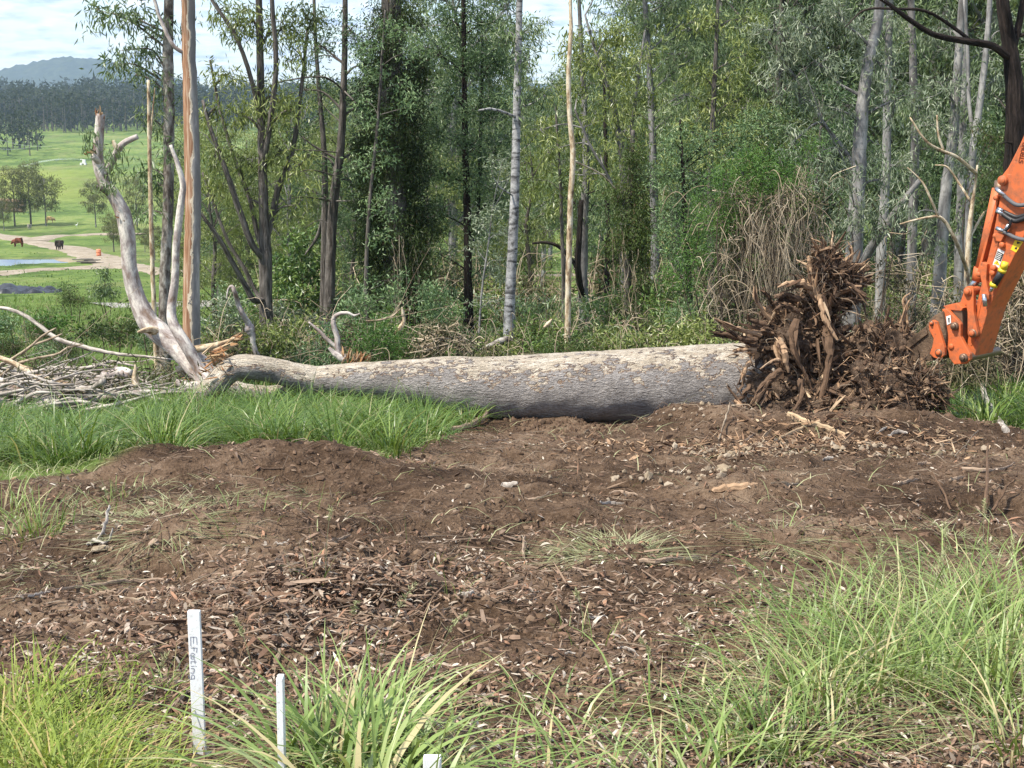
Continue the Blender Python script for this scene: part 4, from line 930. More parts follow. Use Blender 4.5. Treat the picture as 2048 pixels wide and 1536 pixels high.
FT = empty('fallen_tree', G(1000, 18.0), 'huge felled gum log lying across the clearing with its roots torn up', 'fallen tree')
def limbpx(name, pts, mat, parent, sides=14, n=8, bump=.05, seed=1, label=None, bs=1.6):
    """pts: (x, y, width px, depth)"""
    P = np.array([U(x, y, d) for x, y, w, d in pts]); R = [w * .5 * mpp(d) for x, y, w, d in pts]
    B = Buf(); add_tube(B, P, R, sides, n, bump=bump, bs=bs, seed=seed)
    o = B.obj(name, mat, parent)
    if label: o['label'] = label
    return o
D0 = 18.2
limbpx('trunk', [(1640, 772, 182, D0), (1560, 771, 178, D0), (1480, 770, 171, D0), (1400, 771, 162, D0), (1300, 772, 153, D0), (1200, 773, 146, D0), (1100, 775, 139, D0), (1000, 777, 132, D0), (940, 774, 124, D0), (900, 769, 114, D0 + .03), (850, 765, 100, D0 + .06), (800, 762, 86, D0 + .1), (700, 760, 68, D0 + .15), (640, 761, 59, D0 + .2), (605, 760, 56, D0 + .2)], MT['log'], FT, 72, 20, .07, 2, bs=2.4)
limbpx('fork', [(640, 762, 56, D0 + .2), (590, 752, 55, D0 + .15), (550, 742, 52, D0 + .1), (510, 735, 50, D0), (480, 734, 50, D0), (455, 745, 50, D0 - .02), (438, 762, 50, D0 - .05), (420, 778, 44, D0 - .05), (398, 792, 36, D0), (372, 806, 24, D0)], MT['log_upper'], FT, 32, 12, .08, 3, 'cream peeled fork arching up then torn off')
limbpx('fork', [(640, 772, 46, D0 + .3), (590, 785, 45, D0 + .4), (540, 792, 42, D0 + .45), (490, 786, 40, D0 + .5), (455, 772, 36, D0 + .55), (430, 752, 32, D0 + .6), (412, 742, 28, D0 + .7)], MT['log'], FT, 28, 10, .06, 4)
L1 = limbpx('limb', [(425, 775, 40, 18.9), (395, 742, 40, 19.1), (355, 697, 42, 19.3), (318, 665, 45, 19.4), (295, 642, 42, 19.45), (272, 590, 34, 19.5), (259, 535, 30, 19.5), (256, 480, 30, 19.5), (251, 448, 31, 19.5), (245, 425, 30, 19.5), (228, 392, 27, 19.5), (208, 362, 25, 19.5), (199, 335, 24, 19.5), (195, 310, 22, 19.5), (198, 270, 19, 19.5), (201, 228, 17, 19.5)], MT['bark_limb'], FT, 24, 8, .06, 5, 'tall bent limb curving upward to a snapped tip')
limbpx('limb', [(420, 765, 26, 18.7), (398, 735, 25, 18.8), (372, 690, 24, 18.8), (348, 650, 22, 18.85), (343, 618, 19, 18.9), (350, 560, 16, 18.9), (352, 500, 15, 18.9), (357, 450, 15, 18.9), (363, 400, 14, 18.9), (366, 370, 12, 18.9), (356, 330, 10, 18.9), (341, 290, 6, 18.9)], MT['bark_limb'], FT, 16, 8, .07, 6, 'thinner cream limb curving up beside the bent limb')
limbpx('limb', [(398, 735, 24, 19.1), (420, 742, 22, 18.9), (395, 708, 20, 19.1), (370, 690, 18, 19.2)], MT['bark_limb'], FT, 14, 6, .06, 7)
limbpx('limb', [(372, 702, 16, 19.0), (400, 697, 15, 18.9), (432, 691, 13, 18.9), (455, 683, 9, 18.9), (470, 676, 5, 18.9)], MT['bark_cream'], FT, 12, 6, .1, 8, 'torn orange branch end')
limbpx('limb', [(418, 700, 12, 18.95), (436, 703, 13, 18.9), (452, 712, 10, 18.9), (455, 722, 6, 18.9)], MT['bark_cream'], FT, 10, 6, .1, 9)
limbpx('limb', [(205, 358, 14, 19.5), (222, 330, 13, 19.45), (236, 300, 14, 19.4), (250, 285, 12, 19.4), (275, 273, 11, 19.4)], MT['bark_limb'], FT, 12, 6, .1, 10)
limbpx('limb', [(236, 302, 10, 19.4), (230, 290, 10, 19.4), (226, 281, 7, 19.4)], MT['bark_cream'], FT, 10, 5, .1, 11)
limbpx('limb', [(200, 330, 12, 19.5), (192, 318, 13, 19.4), (185, 312, 12, 19.35)], MT['bark_limb'], FT, 10, 5, .1, 12)
limbpx('limb', [(225, 392, 14, 19.5), (208, 380, 12, 19.4), (190, 371, 5, 19.35)], MT['bark_dark'], FT, 10, 5, .1, 13)
limbpx('limb', [(330, 668, 18, 19.4), (300, 660, 16, 19.2), (276, 664, 5, 19.0)], MT['bark_cream'], FT, 10, 5, .15, 14)
# ragged torn wood at breaks
rng = np.random.default_rng(50)
def torn(px, py, D, n, L, w, ang, spread=.5):
    d = np.array([(math.cos(ang + rng.normal(0, spread)), rng.normal(0, .4), math.sin(ang + rng.normal(0, spread))) for _ in range(n)])
    P = np.array([U(px, py, D)] * n) + rng.normal(0, w, (n, 3))
    B = Buf(); slabs(B, P, d, L * rng.uniform(.3, 1.0, n), .022 * rng.uniform(.4, 1.6, n), .010 * rng.uniform(.5, 1.6, n), rng)
    return tag(B.obj('torn_wood', MT['orange_wood'], FT, smooth=False), kind='stuff')
torn(200, 232, 19.5, 14, .12, .035, 1.6, .25); torn(440, 735, 18.05, 34, .20, .10, 2.6, .7); torn(425, 712, 18.15, 26, .28, .06, .45, .3); torn(465, 680, 18.9, 14, .14, .03, .4, .3); torn(186, 312, 19.35, 10, .08, .03, 2.9, .4); torn(240, 438, 19.4, 8, .06, .05, 2.5, .5)
# root plate
ROOT = (U(1610, 720, 18.1))
def clump(x, y, rx, ry, D, seed, dz=.9):
    c = U(x, y, D); nu, nv = 44, 30
    u = np.linspace(0, 2 * math.pi, nu, endpoint=False); v = np.linspace(.04, math.pi - .04, nv)
    uu, vv = np.meshgrid(u, v)
    d = np.stack([np.cos(uu) * np.sin(vv), np.sin(uu) * np.sin(vv), np.cos(vv)], -1).reshape(-1, 3)
    r = np.array((rx * mpp(D), dz * (rx + ry) / 2 * mpp(D), ry * mpp(D)))
    P = c + d * r
    k = 1 + .55 * noise3(P * 2.6, seed, 2) + .34 * (np.abs(noise3(P * 7.0, seed + 5, 3)) * 2 - .6)
    V = c + d * r * k[:, None]
    i = np.arange(nv - 1)[:, None]; j = np.arange(nu)[None]; j2 = (j + 1) % nu
    Q = np.stack([i * nu + j, (i + 1) * nu + j, (i + 1) * nu + j2, i * nu + j2], -1).reshape(-1, 4)
    B = Buf(); B.add(V, Q)
    B.obj('root_clump', MT['root_mass'], FT, smooth=False)
    return c, r
CL = []
EXTRA = [(1792, 715, 46, 52, 17.3, .7), (1762, 765, 60, 50, 17.0, .7), (1826, 765, 40, 36, 16.95, .7), (1735, 690, 34, 46, 17.5, .7)]
for i, (x, y, rx, ry, D, dz) in enumerate([(1640, 610, 46, 84, 18.0, .8), (1655, 548, 34, 50, 17.9, .7), (1640, 530, 18, 34, 17.8, .7), (1700, 560, 24, 30, 18.0, .7), (1600, 690, 84, 70, 18.0, .9), (1540, 690, 50, 56, 18.0, .8), (1570, 770, 84, 50, 17.8, .8), (1660, 730, 70, 80, 17.9, .9), (1690, 800, 110, 44, 17.5, .7), (1745, 740, 70, 60, 17.9, .8), (1775, 690, 44, 44, 18.1, .8), (1810, 785, 60, 46, 16.9, .7),
                                         (1690, 580, 26, 40, 18.2, .8), (1580, 640, 46, 44, 18.1, .8), (1852, 790, 40, 44, 16.8, .7), (1620, 820, 120, 26, 17.2, .6), (1535, 820, 50, 26, 17.4, .7), (1770, 815, 80, 28, 16.8, .7)] + EXTRA):
    CL.append(clump(x, y, rx, ry, D, 60 + i, dz))
def root(pts, dark=False, seed=0):
    """a torn root: an irregular core with long split slivers following it"""
    P = np.array([U(x, y, d) for x, y, w, d in pts]); R = np.array([w * .37 * mpp(d) for x, y, w, d in pts])
    B = Buf(); r2 = np.random.default_rng(700 + seed)
    Pp, Rr = smooth_path(P, list(R), 5)
    Pp = Pp + r2.normal(0, .18, Pp.shape) * Rr[:, None]
    V, Q, T, A = tube(Pp, Rr * r2.uniform(.6, 1.0, len(Rr)), 8, bump=.5, bs=1.6, seed=seed); B.add(V, Q, T, A)
    n = 9; m = len(Pp)
    i0 = r2.integers(0, max(1, m - 4), n); i1 = np.minimum(m - 1, i0 + r2.integers(3, 7, n))
    d = Pp[i1] - Pp[i0]; L = np.linalg.norm(d, axis=1) * r2.uniform(.7, 1.25, n)
    off = r2.normal(0, .55, (n, 3)) * Rr[i0][:, None]
    slabs(B, Pp[i0] + off, d + r2.normal(0, .10, (n, 3)) * L[:, None], L, Rr[i0] * r2.uniform(.35, 1.0, n) + .004, Rr[i0] * r2.uniform(.15, .45, n) + .003, r2, taper=.12, bend=.05)
    B.obj('root', MT['splinter_dark'] if dark else MT['splinter'], FT, smooth=False)
RT = [  # roots and splintered ends as they stick out in the photograph
    [(1520, 670, 22, 17.7), (1470, 655, 16, 17.5), (1428, 636, 5, 17.4)], [(1510, 690, 22, 17.6), (1460, 672, 16, 17.4), (1418, 662, 5, 17.3)], [(1515, 680, 18, 17.5), (1480, 676, 14, 17.3), (1445, 650, 4, 17.2)], [(1510, 700, 18, 17.5), (1480, 700, 12, 17.4), (1466, 703, 4, 17.3)], [(1530, 650, 16, 17.7), (1500, 640, 12, 17.6), (1496, 628, 4, 17.5)],
    [(1540, 640, 14, 17.8), (1510, 600, 9, 17.7), (1508, 572, 3, 17.7)], [(1550, 620, 14, 17.8), (1535, 590, 9, 17.7), (1520, 580, 3, 17.7)], [(1600, 600, 24, 17.7), (1565, 590, 18, 17.6), (1548, 596, 6, 17.5)], [(1620, 570, 22, 17.7), (1580, 566, 16, 17.6), (1555, 575, 5, 17.5)], [(1600, 625, 18, 17.6), (1570, 610, 14, 17.5), (1550, 618, 4, 17.4)],
    [(1640, 600, 30, 17.7), (1625, 550, 22, 17.7), (1618, 512, 9, 17.7)], [(1645, 560, 24, 17.7), (1638, 530, 18, 17.7), (1630, 502, 6, 17.7)], [(1660, 570, 26, 17.8), (1690, 545, 18, 17.7), (1712, 530, 7, 17.7)], [(1670, 590, 22, 17.8), (1705, 575, 16, 17.7), (1724, 572, 6, 17.7)], [(1665, 610, 18, 17.8), (1700, 598, 12, 17.7), (1722, 600, 4, 17.7)],
    [(1680, 560, 13, 17.9), (1700, 530, 10, 17.9), (1704, 500, 7, 17.9), (1696, 484, 3, 17.9)], [(1672, 545, 12, 17.8), (1668, 515, 8, 17.8), (1667, 503, 3, 17.8)], [(1650, 650, 36, 17.6), (1660, 700, 30, 17.4), (1650, 760, 20, 17.3), (1640, 800, 12, 17.2)], [(1640, 590, 20, 17.55), (1650, 640, 18, 17.45), (1675, 680, 8, 17.4)], [(1590, 640, 24, 17.5), (1585, 700, 20, 17.35), (1610, 745, 10, 17.3), (1625, 780, 5, 17.3)],
    [(1560, 680, 26, 17.4), (1570, 710, 24, 17.3), (1578, 745, 8, 17.3)], [(1560, 740, 20, 17.3), (1525, 770, 18, 17.2), (1508, 800, 10, 17.1), (1497, 818, 5, 17.1)], [(1545, 750, 22, 17.3), (1520, 790, 16, 17.1), (1510, 812, 6, 17.0)], [(1500, 720, 16, 17.5), (1490, 740, 14, 17.4), (1484, 770, 4, 17.4)], [(1500, 770, 20, 17.4), (1480, 800, 16, 17.2), (1460, 780, 8, 17.2), (1455, 770, 4, 17.2)],
    [(1470, 800, 14, 17.2), (1490, 822, 11, 17.0), (1508, 842, 4, 16.9)], [(1740, 700, 22, 17.7), (1760, 660, 16, 17.6), (1788, 640, 6, 17.6)], [(1770, 690, 18, 17.8), (1770, 650, 12, 17.8), (1778, 612, 4, 17.8)], [(1790, 680, 22, 17.9), (1800, 650, 16, 17.9), (1818, 600, 6, 17.9)], [(1790, 650, 14, 17.7), (1810, 655, 11, 17.7), (1828, 668, 5, 17.6)],
    [(1810, 680, 16, 18.0), (1815, 640, 11, 18.0), (1806, 600, 8, 18.0), (1822, 585, 3, 18.0)], [(1830, 790, 22, 17.4), (1860, 760, 18, 17.3), (1890, 752, 10, 17.2)], [(1840, 780, 18, 17.4), (1870, 778, 16, 17.3), (1895, 762, 12, 17.3)], [(1850, 800, 18, 17.4), (1880, 800, 12, 17.3), (1886, 825, 4, 17.2)], [(1730, 760, 28, 17.5), (1690, 770, 22, 17.3), (1650, 800, 12, 17.2)],
    [(1700, 700, 20, 17.6), (1715, 750, 16, 17.4), (1700, 800, 8, 17.2)], [(1750, 730, 20, 17.5), (1720, 750, 16, 17.4), (1695, 742, 6, 17.3)], [(1660, 780, 20, 17.2), (1700, 800, 18, 17.0), (1730, 800, 8, 16.9)], [(1720, 780, 16, 17.2), (1770, 790, 14, 17.1), (1800, 800, 6, 17.0)], [(1800, 830, 14, 17.0), (1840, 832, 12, 16.9), (1870, 850, 5, 16.8)],
    [(1560, 720, 12, 17.2), (1545, 722, 10, 17.1), (1520, 738, 3, 17.0)], [(1600, 760, 18, 17.2), (1600, 800, 14, 17.0), (1580, 830, 5, 16.9)], [(1690, 560, 12, 17.6), (1720, 585, 9, 17.5), (1740, 600, 3, 17.4)]]
for i, r_ in enumerate(RT): root(r_, i % 5 in (1, 2, 4), i)
# splinters all over the torn clumps
BS = Buf(); BSd = Buf()
for i, (c, r) in enumerate(CL):
    n = int(240 * (r[0] * r[2]) ** .5 / .3)
    d = rng.normal(size=(n, 3)); d[:, 1] = -np.abs(d[:, 1]) * 1.1 + .25; d /= np.linalg.norm(d, axis=1)[:, None]
    P = c + d * r * rng.uniform(.78, 1.06, n)[:, None]
    out = (c - ROOT) * .30 + d * .14 + rng.normal(0, .62, (n, 3)); out[:, 1] *= .7
    k = rng.uniform(0, 1, n) < .46
    Ls = np.minimum(rng.gamma(2.0, .065, n) + .04, .38); Ws = np.minimum(rng.gamma(.9, .017, n) + .005, .10); Ts = Ws * rng.uniform(.2, .5, n) + .002
    slabs(BS, P[k], out[k], Ls[k], Ws[k], Ts[k], rng, bend=.12); slabs(BSd, P[~k], out[~k], Ls[~k] * .8, Ws[~k] * 1.4, Ts[~k] * 1.2, rng, bend=.15)
tag(BS.obj('splinters', MT['splinter'], FT, smooth=False), kind='stuff')
BC = Buf()
for i, (c, r) in enumerate(CL):
    n = 34; d = rng.normal(size=(n, 3)); d[:, 1] = -np.abs(d[:, 1]); d /= np.linalg.norm(d, axis=1)[:, None]
    P = c + d * r * rng.uniform(.85, 1.1, n)[:, None]; _t = (1 + 5 ** .5) / 2
    IC = np.array([(-1, _t, 0), (1, _t, 0), (-1, -_t, 0), (1, -_t, 0), (0, -1, _t), (0, 1, _t), (0, -1, -_t), (0, 1, -_t), (_t, 0, -1), (_t, 0, 1), (-_t, 0, -1), (-_t, 0, 1)], float) / 1.9
    IF = np.array([(0, 11, 5), (0, 5, 1), (0, 1, 7), (0, 7, 10), (0, 10, 11), (1, 5, 9), (5, 11, 4), (11, 10, 2), (10, 7, 6), (7, 1, 8), (3, 9, 4), (3, 4, 2), (3, 2, 6), (3, 6, 8), (3, 8, 9), (4, 9, 5), (2, 4, 11), (6, 2, 10), (8, 6, 7), (9, 8, 1)])
    K = IC[None] * rng.uniform(.6, 1.4, (n, 12, 1)) * np.minimum(rng.gamma(2, .013, n) + .010, .05)[:, None, None]
    BC.add((P[:, None] + K).reshape(-1, 3), T=(np.arange(n)[:, None, None] * 12 + IF[None]).reshape(-1, 3))
tag(BC.obj('clinging_soil', MT['clod'], FT, smooth=False), kind='stuff')
tag(BSd.obj('bark_shreds', MT['splinter_dark'], FT, smooth=False), kind='stuff')
# hair roots
BH = Buf(); BRt = Buf(); BRd = Buf()
for i in range(260):      # twisting side roots
    c, r = CL[rng.integers(len(CL))]
    d = rng.normal(size=3); d[1] = -abs(d[1]) * .8; d /= np.linalg.norm(d)
    p = c + d * r * .9; L = rng.uniform(.12, .45); g_ = d * .6 + rng.normal(0, .7, 3); g_ /= np.linalg.norm(g_)
    sd = np.cross(g_, rng.normal(size=3)); sd /= np.linalg.norm(sd); tt = np.linspace(0, 1, 8)[:, None]
    P = p + g_ * L * tt + sd * L * .16 * np.sin(tt * rng.uniform(3, 7) + rng.uniform(0, 3)) + np.array((0, 0, -.12)) * L * tt ** 2
    r0 = min(rng.gamma(1.6, .006) + .004, .024)
    V, Q, T, A = tube(P, np.linspace(r0, r0 * .2, 8), 6, bump=.3, seed=i, bs=1.5); (BRt if i % 2 else BRd).add(V, Q, T, A)
tag(BRt.obj('side_roots', MT['splinter'], FT), kind='stuff'); tag(BRd.obj('side_roots', MT['splinter_dark'], FT), kind='stuff')
for i in range(240):
    c, r = CL[rng.integers(len(CL))]
    d = rng.normal(size=3); d[1] = -abs(d[1]); d /= np.linalg.norm(d)
    p = c + d * r * .95; q = p + d * rng.uniform(.08, .3) + rng.normal(0, .08, 3); e = q + rng.normal(0, .12, 3) + np.array((0, 0, -.1))
    V, Q, T, A = tube(smooth_path(np.array([p, q, e]), None, 3)[0], np.linspace(.009, .002, 7), 3, cap=False); BH.add(V, Q, None, A)
tag(BH.obj('hair_roots', MT['twigs'], FT), kind='stuff')

# ------------------------------------------------------------------ broken branches lying round the log's head
def branch(label, pts, mat='stick_grey', name='broken_branch', group=None, sides=8, subs=0, seed=0, cat='branch', ground=False):
    r2 = np.random.default_rng(seed + 900)
    P = np.array([U(x, y, d) for x, y, w, d in pts]); R = [w * .5 * mpp(d) for x, y, w, d in pts]
    o0 = P[np.argmin(P[:, 2])]
    root_ = empty(name, o0, label, cat, group)
    B = Buf(); pp = add_tube(B, P, R, sides, 6, bump=.08, bs=1.5, seed=seed, wob=.06, rng=r2)
    B.obj('stem', MT[mat], root_)
    if subs:
        BT = Buf()
        for _ in range(subs):
            i = r2.integers(len(pp) // 4, len(pp)); p = pp[i]; d = pp[min(i + 1, len(pp) - 1)] - pp[max(i - 1, 0)]; d /= max(np.linalg.norm(d), 1e-6)
            d = d + r2.normal(0, .6, 3); L = r2.uniform(.15, .7)
            Q = np.array([p, p + d * L * .5 + r2.normal(0, .03, 3), p + d * L + r2.normal(0, .06, 3)])
            V, q, T, A = tube(smooth_path(Q, None, 4)[0], np.linspace(max(.004, R[-1] * .6), .002, 9), 4, cap=False); BT.add(V, q, None, A)
        tag(BT.obj('twigs', MT[mat], root_), kind='stuff')
    return root_
branch('long grey fallen branch sloping down from the frame edge through the grass', [(-60, 612, 7, 20.5), (0, 615, 7, 20.5), (40, 626, 8, 20.4), (75, 648, 8, 20.3), (100, 668, 9, 20.2), (125, 682, 10, 20.1), (180, 697, 9, 20.0), (235, 708, 7, 19.9), (300, 714, 5, 19.8), (370, 722, 2, 19.7)], subs=5, seed=1)
branch('thick bleached branch with a dark underside pointing at the log head', [(-60, 700, 10, 18.6), (0, 716, 11, 18.5), (50, 738, 13, 18.4), (80, 757, 19, 18.3), (120, 768, 18, 18.2), (165, 780, 14, 18.1), (195, 786, 8, 18.1)], 'bark_cream', subs=7, seed=2)
branch('forked pale twig branch rising over the brush, upper of two', [(-30, 745, 7, 18.8), (25, 718, 7, 18.8), (60, 694, 6, 18.7), (85, 672, 5, 18.7), (112, 656, 3, 18.7)], 'stick', subs=0, seed=3)
branch('forked pale twig branch rising over the brush, lower of two', [(-20, 770, 7, 18.5), (30, 730, 6, 18.5), (75, 716, 5, 18.4), (115, 708, 5, 18.4), (135, 696, 4, 18.4), (167, 688, 2, 18.4)], 'stick', subs=4, seed=4)
branch('short pale offshoot reaching up from the twig branch', [(66, 690, 4, 18.7), (95, 680, 5, 18.65), (124, 668, 3, 18.6)], 'stick', seed=5)
branch('pale curved stick lying across the brush in the middle', [(120, 735, 4, 19.4), (165, 736, 7, 19.3), (200, 730, 7, 19.2), (222, 723, 7, 19.2), (270, 732, 4, 19.1)], 'stick_grey', subs=4, seed=6)
branch('stout mottled limb piece with an orange broken end', [(150, 770, 14, 18.7), (185, 768, 18, 18.6), (210, 752, 20, 18.5), (240, 744, 22, 18.4), (262, 748, 20, 18.3)], 'bark_limb', seed=7, sides=12)
branch('upright orange splintered stub beside the mottled limb piece', [(272, 772, 18, 18.2), (270, 755, 13, 18.2), (271, 735, 6, 18.2), (270, 728, 2, 18.2)], 'bark_cream', seed=8)
branch('thick grey limb slanting out of the lower frame edge', [(-60, 745, 26, 18.2), (0, 768, 26, 18.0), (40, 782, 24, 17.9), (75, 800, 22, 17.8), (108, 818, 18, 17.7)], 'bark_limb', seed=9, sides=12, subs=3)
branch('brown limb under the thick grey limb at the frame edge', [(-60, 790, 24, 17.7), (0, 806, 22, 17.6), (40, 818, 18, 17.5), (62, 826, 10, 17.4)], 'stick_grey', seed=10, sides=10, subs=3)
branch('long pale branch lying flat toward the torn fork', [(105, 806, 18, 17.7), (150, 806, 18, 17.8), (195, 800, 16, 17.9), (250, 788, 14, 18.0), (330, 784, 12, 18.1), (400, 776, 8, 18.2)], 'bark_limb', seed=11, sides=10, subs=3)
branch('bleached stick crossing under the thick branch', [(20, 775, 5, 18.1), (60, 776, 7, 18.0), (100, 780, 7, 18.0), (140, 776, 6, 18.0), (180, 768, 4, 18.0)], 'stick_grey', seed=12, subs=3)
branch('grey stick leaning against the thick branch near the edge', [(0, 765, 5, 18.4), (40, 750, 8, 18.3), (70, 744, 8, 18.3), (90, 738, 4, 18.3)], 'stick_grey', seed=13, subs=3)
branch('stubby grey limb end lying in the brush', [(88, 800, 26, 17.8), (104, 806, 28, 17.75), (118, 816, 20, 17.7)], 'bark_limb', seed=14, sides=12)
branch('pale log end behind the crossing limbs', [(355, 745, 26, 19.6), (380, 738, 26, 19.6), (400, 745, 18, 19.6)], 'bark_cream', seed=15, sides=12)
branch('grey curved stem lying behind the torn fork', [(350, 765, 16, 18.9), (375, 772, 18, 18.9), (405, 768, 14, 18.9)], 'bark_limb', seed=16, sides=10)
branch('crooked pale branch standing up with a round burl on it', [(515, 712, 11, 20.6), (507, 690, 11, 20.6), (505, 672, 12, 20.6), (500, 658, 22, 20.6), (496, 646, 13, 20.6), (485, 628, 11, 20.5), (476, 606, 10, 20.5), (470, 585, 9, 20.4), (463, 573, 7, 20.4), (456, 580, 4, 20.4), (453, 598, 2, 20.3)], 'bark_limb', seed=17, sides=10)
branch('tall crooked pink-grey branch standing behind the log', [(688, 716, 14, 19.6), (676, 700, 13, 19.6), (674, 675, 11, 19.6), (667, 648, 10, 19.6), (668, 636, 10, 19.6), (678, 628, 8, 19.55), (696, 626, 6, 19.5), (708, 631, 5, 19.5), (720, 627, 2, 19.5)], 'bark_limb', seed=18, sides=10)
branch('straight pale branch leaning left behind the log', [(672, 694, 8, 19.7), (652, 676, 8, 19.7), (636, 660, 7, 19.7), (617, 644, 4, 19.7)], 'bark_limb', seed=19)
branch('short thick stub behind the log beside the crooked branch', [(690, 720, 16, 19.5), (670, 708, 12, 19.5), (658, 695, 6, 19.5)], 'bark_limb', seed=20)
branch('small pale forked branch end standing in the brush', [(792, 668, 9, 21.0), (803, 652, 10, 21.0), (808, 642, 8, 21.0), (806, 628, 6, 21.0), (804, 614, 3, 21.0)], 'bark_cream', seed=21)
branch('thin bare stick slanting over the fern mound', [(732, 642, 3, 21.0), (760, 640, 4, 21.0), (785, 632, 4, 21.0), (800, 618, 2, 21.0)], 'stick', seed=22, subs=5)
branch('mossy log end lying behind the felled trunk', [(962, 702, 9, 21.6), (985, 690, 13, 21.6), (1010, 680, 14, 21.6), (1022, 678, 8, 21.6)], 'bark_mottle', seed=23, sides=10)
branch('reddish bark slab sticking out of the undergrowth', [(1088, 655, 5, 22.4), (1096, 648, 10, 22.4), (1104, 638, 3, 22.4)], 'bark_cream', seed=24)
BO = Buf(); slabs(BO, np.array([U(708, 722, 19.2)] * 40) + rng.normal(0, .05, (40, 3)) * (1.8, 1, .6), rng.normal(0, .30, (40, 3)) + (0.35, 0, 1.0), rng.uniform(.05, .17, 40), rng.uniform(.01, .04, 40), .012, rng)
tag(BO.obj('stump', MT['orange_wood'], smooth=False), 'splintered orange stump end poking up behind the log', 'stump')
# ------------------------------------------------------------------ excavator arm
import bmesh
AA = math.radians(48)
EN = np.array((-math.sin(AA), -math.cos(AA), 0.0))         # outward normal of the arm's side plate
EP0 = U(1950, 640, 16.7)
def PL(px, py, off=0.0):
    d = ray(px, py); p0 = EP0 + EN * off
    return EYE + d * (((p0 - EYE) @ EN) / (d @ EN))
def _paint():
    t = NT('orange machine paint'); p = t.n('ShaderNodeTexCoord').outputs['Object']
    n = t.noise(p, 3.0, 5, .65); n2 = t.noise(p, 14.0, 4, .7)
    c = t.mix(n, (.50, .105, .026), (.60, .145, .040))
    z = t.sep(p)[2]
    dirt = t.math('MULTIPLY', t.step(t.math('ADD', t.math('MULTIPLY', n, .55), t.math('MULTIPLY', n2, .45)), .44, .62), .62)
    c = t.mix(dirt, c, (.20, .085, .042))
    c = t.mix(t.math('MULTIPLY', t.step(n2, .62, .68), .65), c, (.075, .045, .030))
    sc_ = t.noise(t.scale(p, (6, 6, 60)), 1.0, 3, .6); c = t.mix(t.math('MULTIPLY', t.step(sc_, .68, .72), .5), c, (.62, .30, .16))
    return t.done(c, t.math('MULTIPLY_ADD', n, .35, .42), t.bump(n2, .08, .01), .45)
MT['paint'] = _paint()
def _steel():
    t = NT('muddy bucket steel'); p = t.n('ShaderNodeTexCoord').outputs['Object']
    n = t.noise(p, 4.0, 6, .7, .4); n2 = t.noise(p, 22.0, 4, .7)
    c = t.ramp(n, [(.35, (.045, .030, .020)), (.48, (.095, .064, .042)), (.60, (.15, .10, .064)), (.72, (.25, .165, .10))])
    return t.done(c, .9, t.bump(n2, .7, .03), .15)
MT['bucket'] = _steel()
MT['pin'] = plain('worn pin steel', (.20, .13, .085), .45, .5, .6, .3)
MT['chrome'] = plain('bright steel', (.55, .56, .57), .25, .5, .9, .1)
MT['hose'] = plain('black rubber hose', (.020, .020, .021), .5, .4, 0, .2)
MT['hose_grey'] = plain('grey sleeved hose', (.10, .10, .105), .6, .3, 0, .2)
MT['yellow'] = plain('yellow plastic', (.66, .50, .03), .45, .4, 0, .1)
MT['decal_white'] = plain('white sticker', (.68, .67, .63), .5, .3, 0, .1)
MT['decal_black'] = plain('black print', (.018, .018, .018), .5, .3, 0, .1)
MT['decal_yellow'] = plain('yellow sticker', (.75, .52, .03), .5, .3, 0, .1)
EXC = empty('excavator', PL(1923, 740, -.2), 'orange excavator arm with muddy bucket hooked into the upturned roots', 'excavator')
def plate(name, poly, o1, th, mat, parent, bev=.010, at=None):
    """polygon in photo pixels on the plane at offset o1, pushed back by th"""
    F = [PL(x, y, o1) for x, y in poly]; K = [p - EN * th for p in F]
    bm = bmesh.new(); o_ = np.array(EXC.location)
    a = [bm.verts.new(p - o_) for p in F]; b = [bm.verts.new(p - o_) for p in K]
    bm.faces.new(a); bm.faces.new(b[::-1]); n = len(a)
    for i in range(n):
        j = (i + 1) % n; bm.faces.new((a[j], a[i], b[i], b[j]))
    bmesh.ops.recalc_face_normals(bm, faces=bm.faces)
    if bev:
        bmesh.ops.bevel(bm, geom=[e for e in bm.edges], offset=bev, segments=2, profile=.6, affect='EDGES', clamp_overlap=True)
    me = bpy.data.meshes.new(name); bm.to_mesh(me); bm.free()
    me.materials.append(mat)
    o = bpy.data.objects.new(name, me); COL.objects.link(o); o.parent = parent
    return o
def rod(name, a, b, r, mat, parent, sides=18, path=None):
    B = Buf(); P = np.array(path if path is not None else [a, b], float)
    if path is not None: P, _ = smooth_path(P, None, 6)
    V, Q, T, A = tube(P, r, sides); B.add(V, Q, T, A)
    return B.obj(name, mat, EXC if parent is EXC else None, smooth=False if path is None and sides < 10 else True, origin=EXC.location) if parent is EXC else _sub(B, name, mat, parent)
def _sub(B, name, mat, parent):
    o = B.obj(name, mat, None, origin=EXC.location); o.parent = parent; o.location = (0, 0, 0); return o
def pin(px, py, rpx, o0, o1, mat, parent=EXC, name='pin'):
    c = PL(px, py, o1); B = Buf(); r = rpx * mpp(c[1])
    a = c - EN * (o1 - o0)
    P = np.array([a, c - EN * .008, c - EN * .008, c]); V, Q, T, A = tube(np.array([a, a + (c - EN * .012 - a) * .999, c - EN * .006, c]), [r, r, r * .96, r * .82], 20); B.add(V, Q, T, A)
    o = B.obj(name, MT[mat], None, origin=EXC.location); o.parent = parent; o.location = (0, 0, 0)
    return o
stick = plate('stick', [(2003, 352), (2016, 335), (2030, 308), (2042, 283), (2054, 256), (2078, 195), (2112, 140), (2150, 108), (2215, 80), (2262, 110), (2250, 170), (2130, 318), (2042, 484), (1977, 618), (1949, 714), (1938, 716), (1931, 700), (1935, 680), (1953, 608), (1984, 480), (1998, 405)], 0, .42, MT['paint'], EXC, .014)
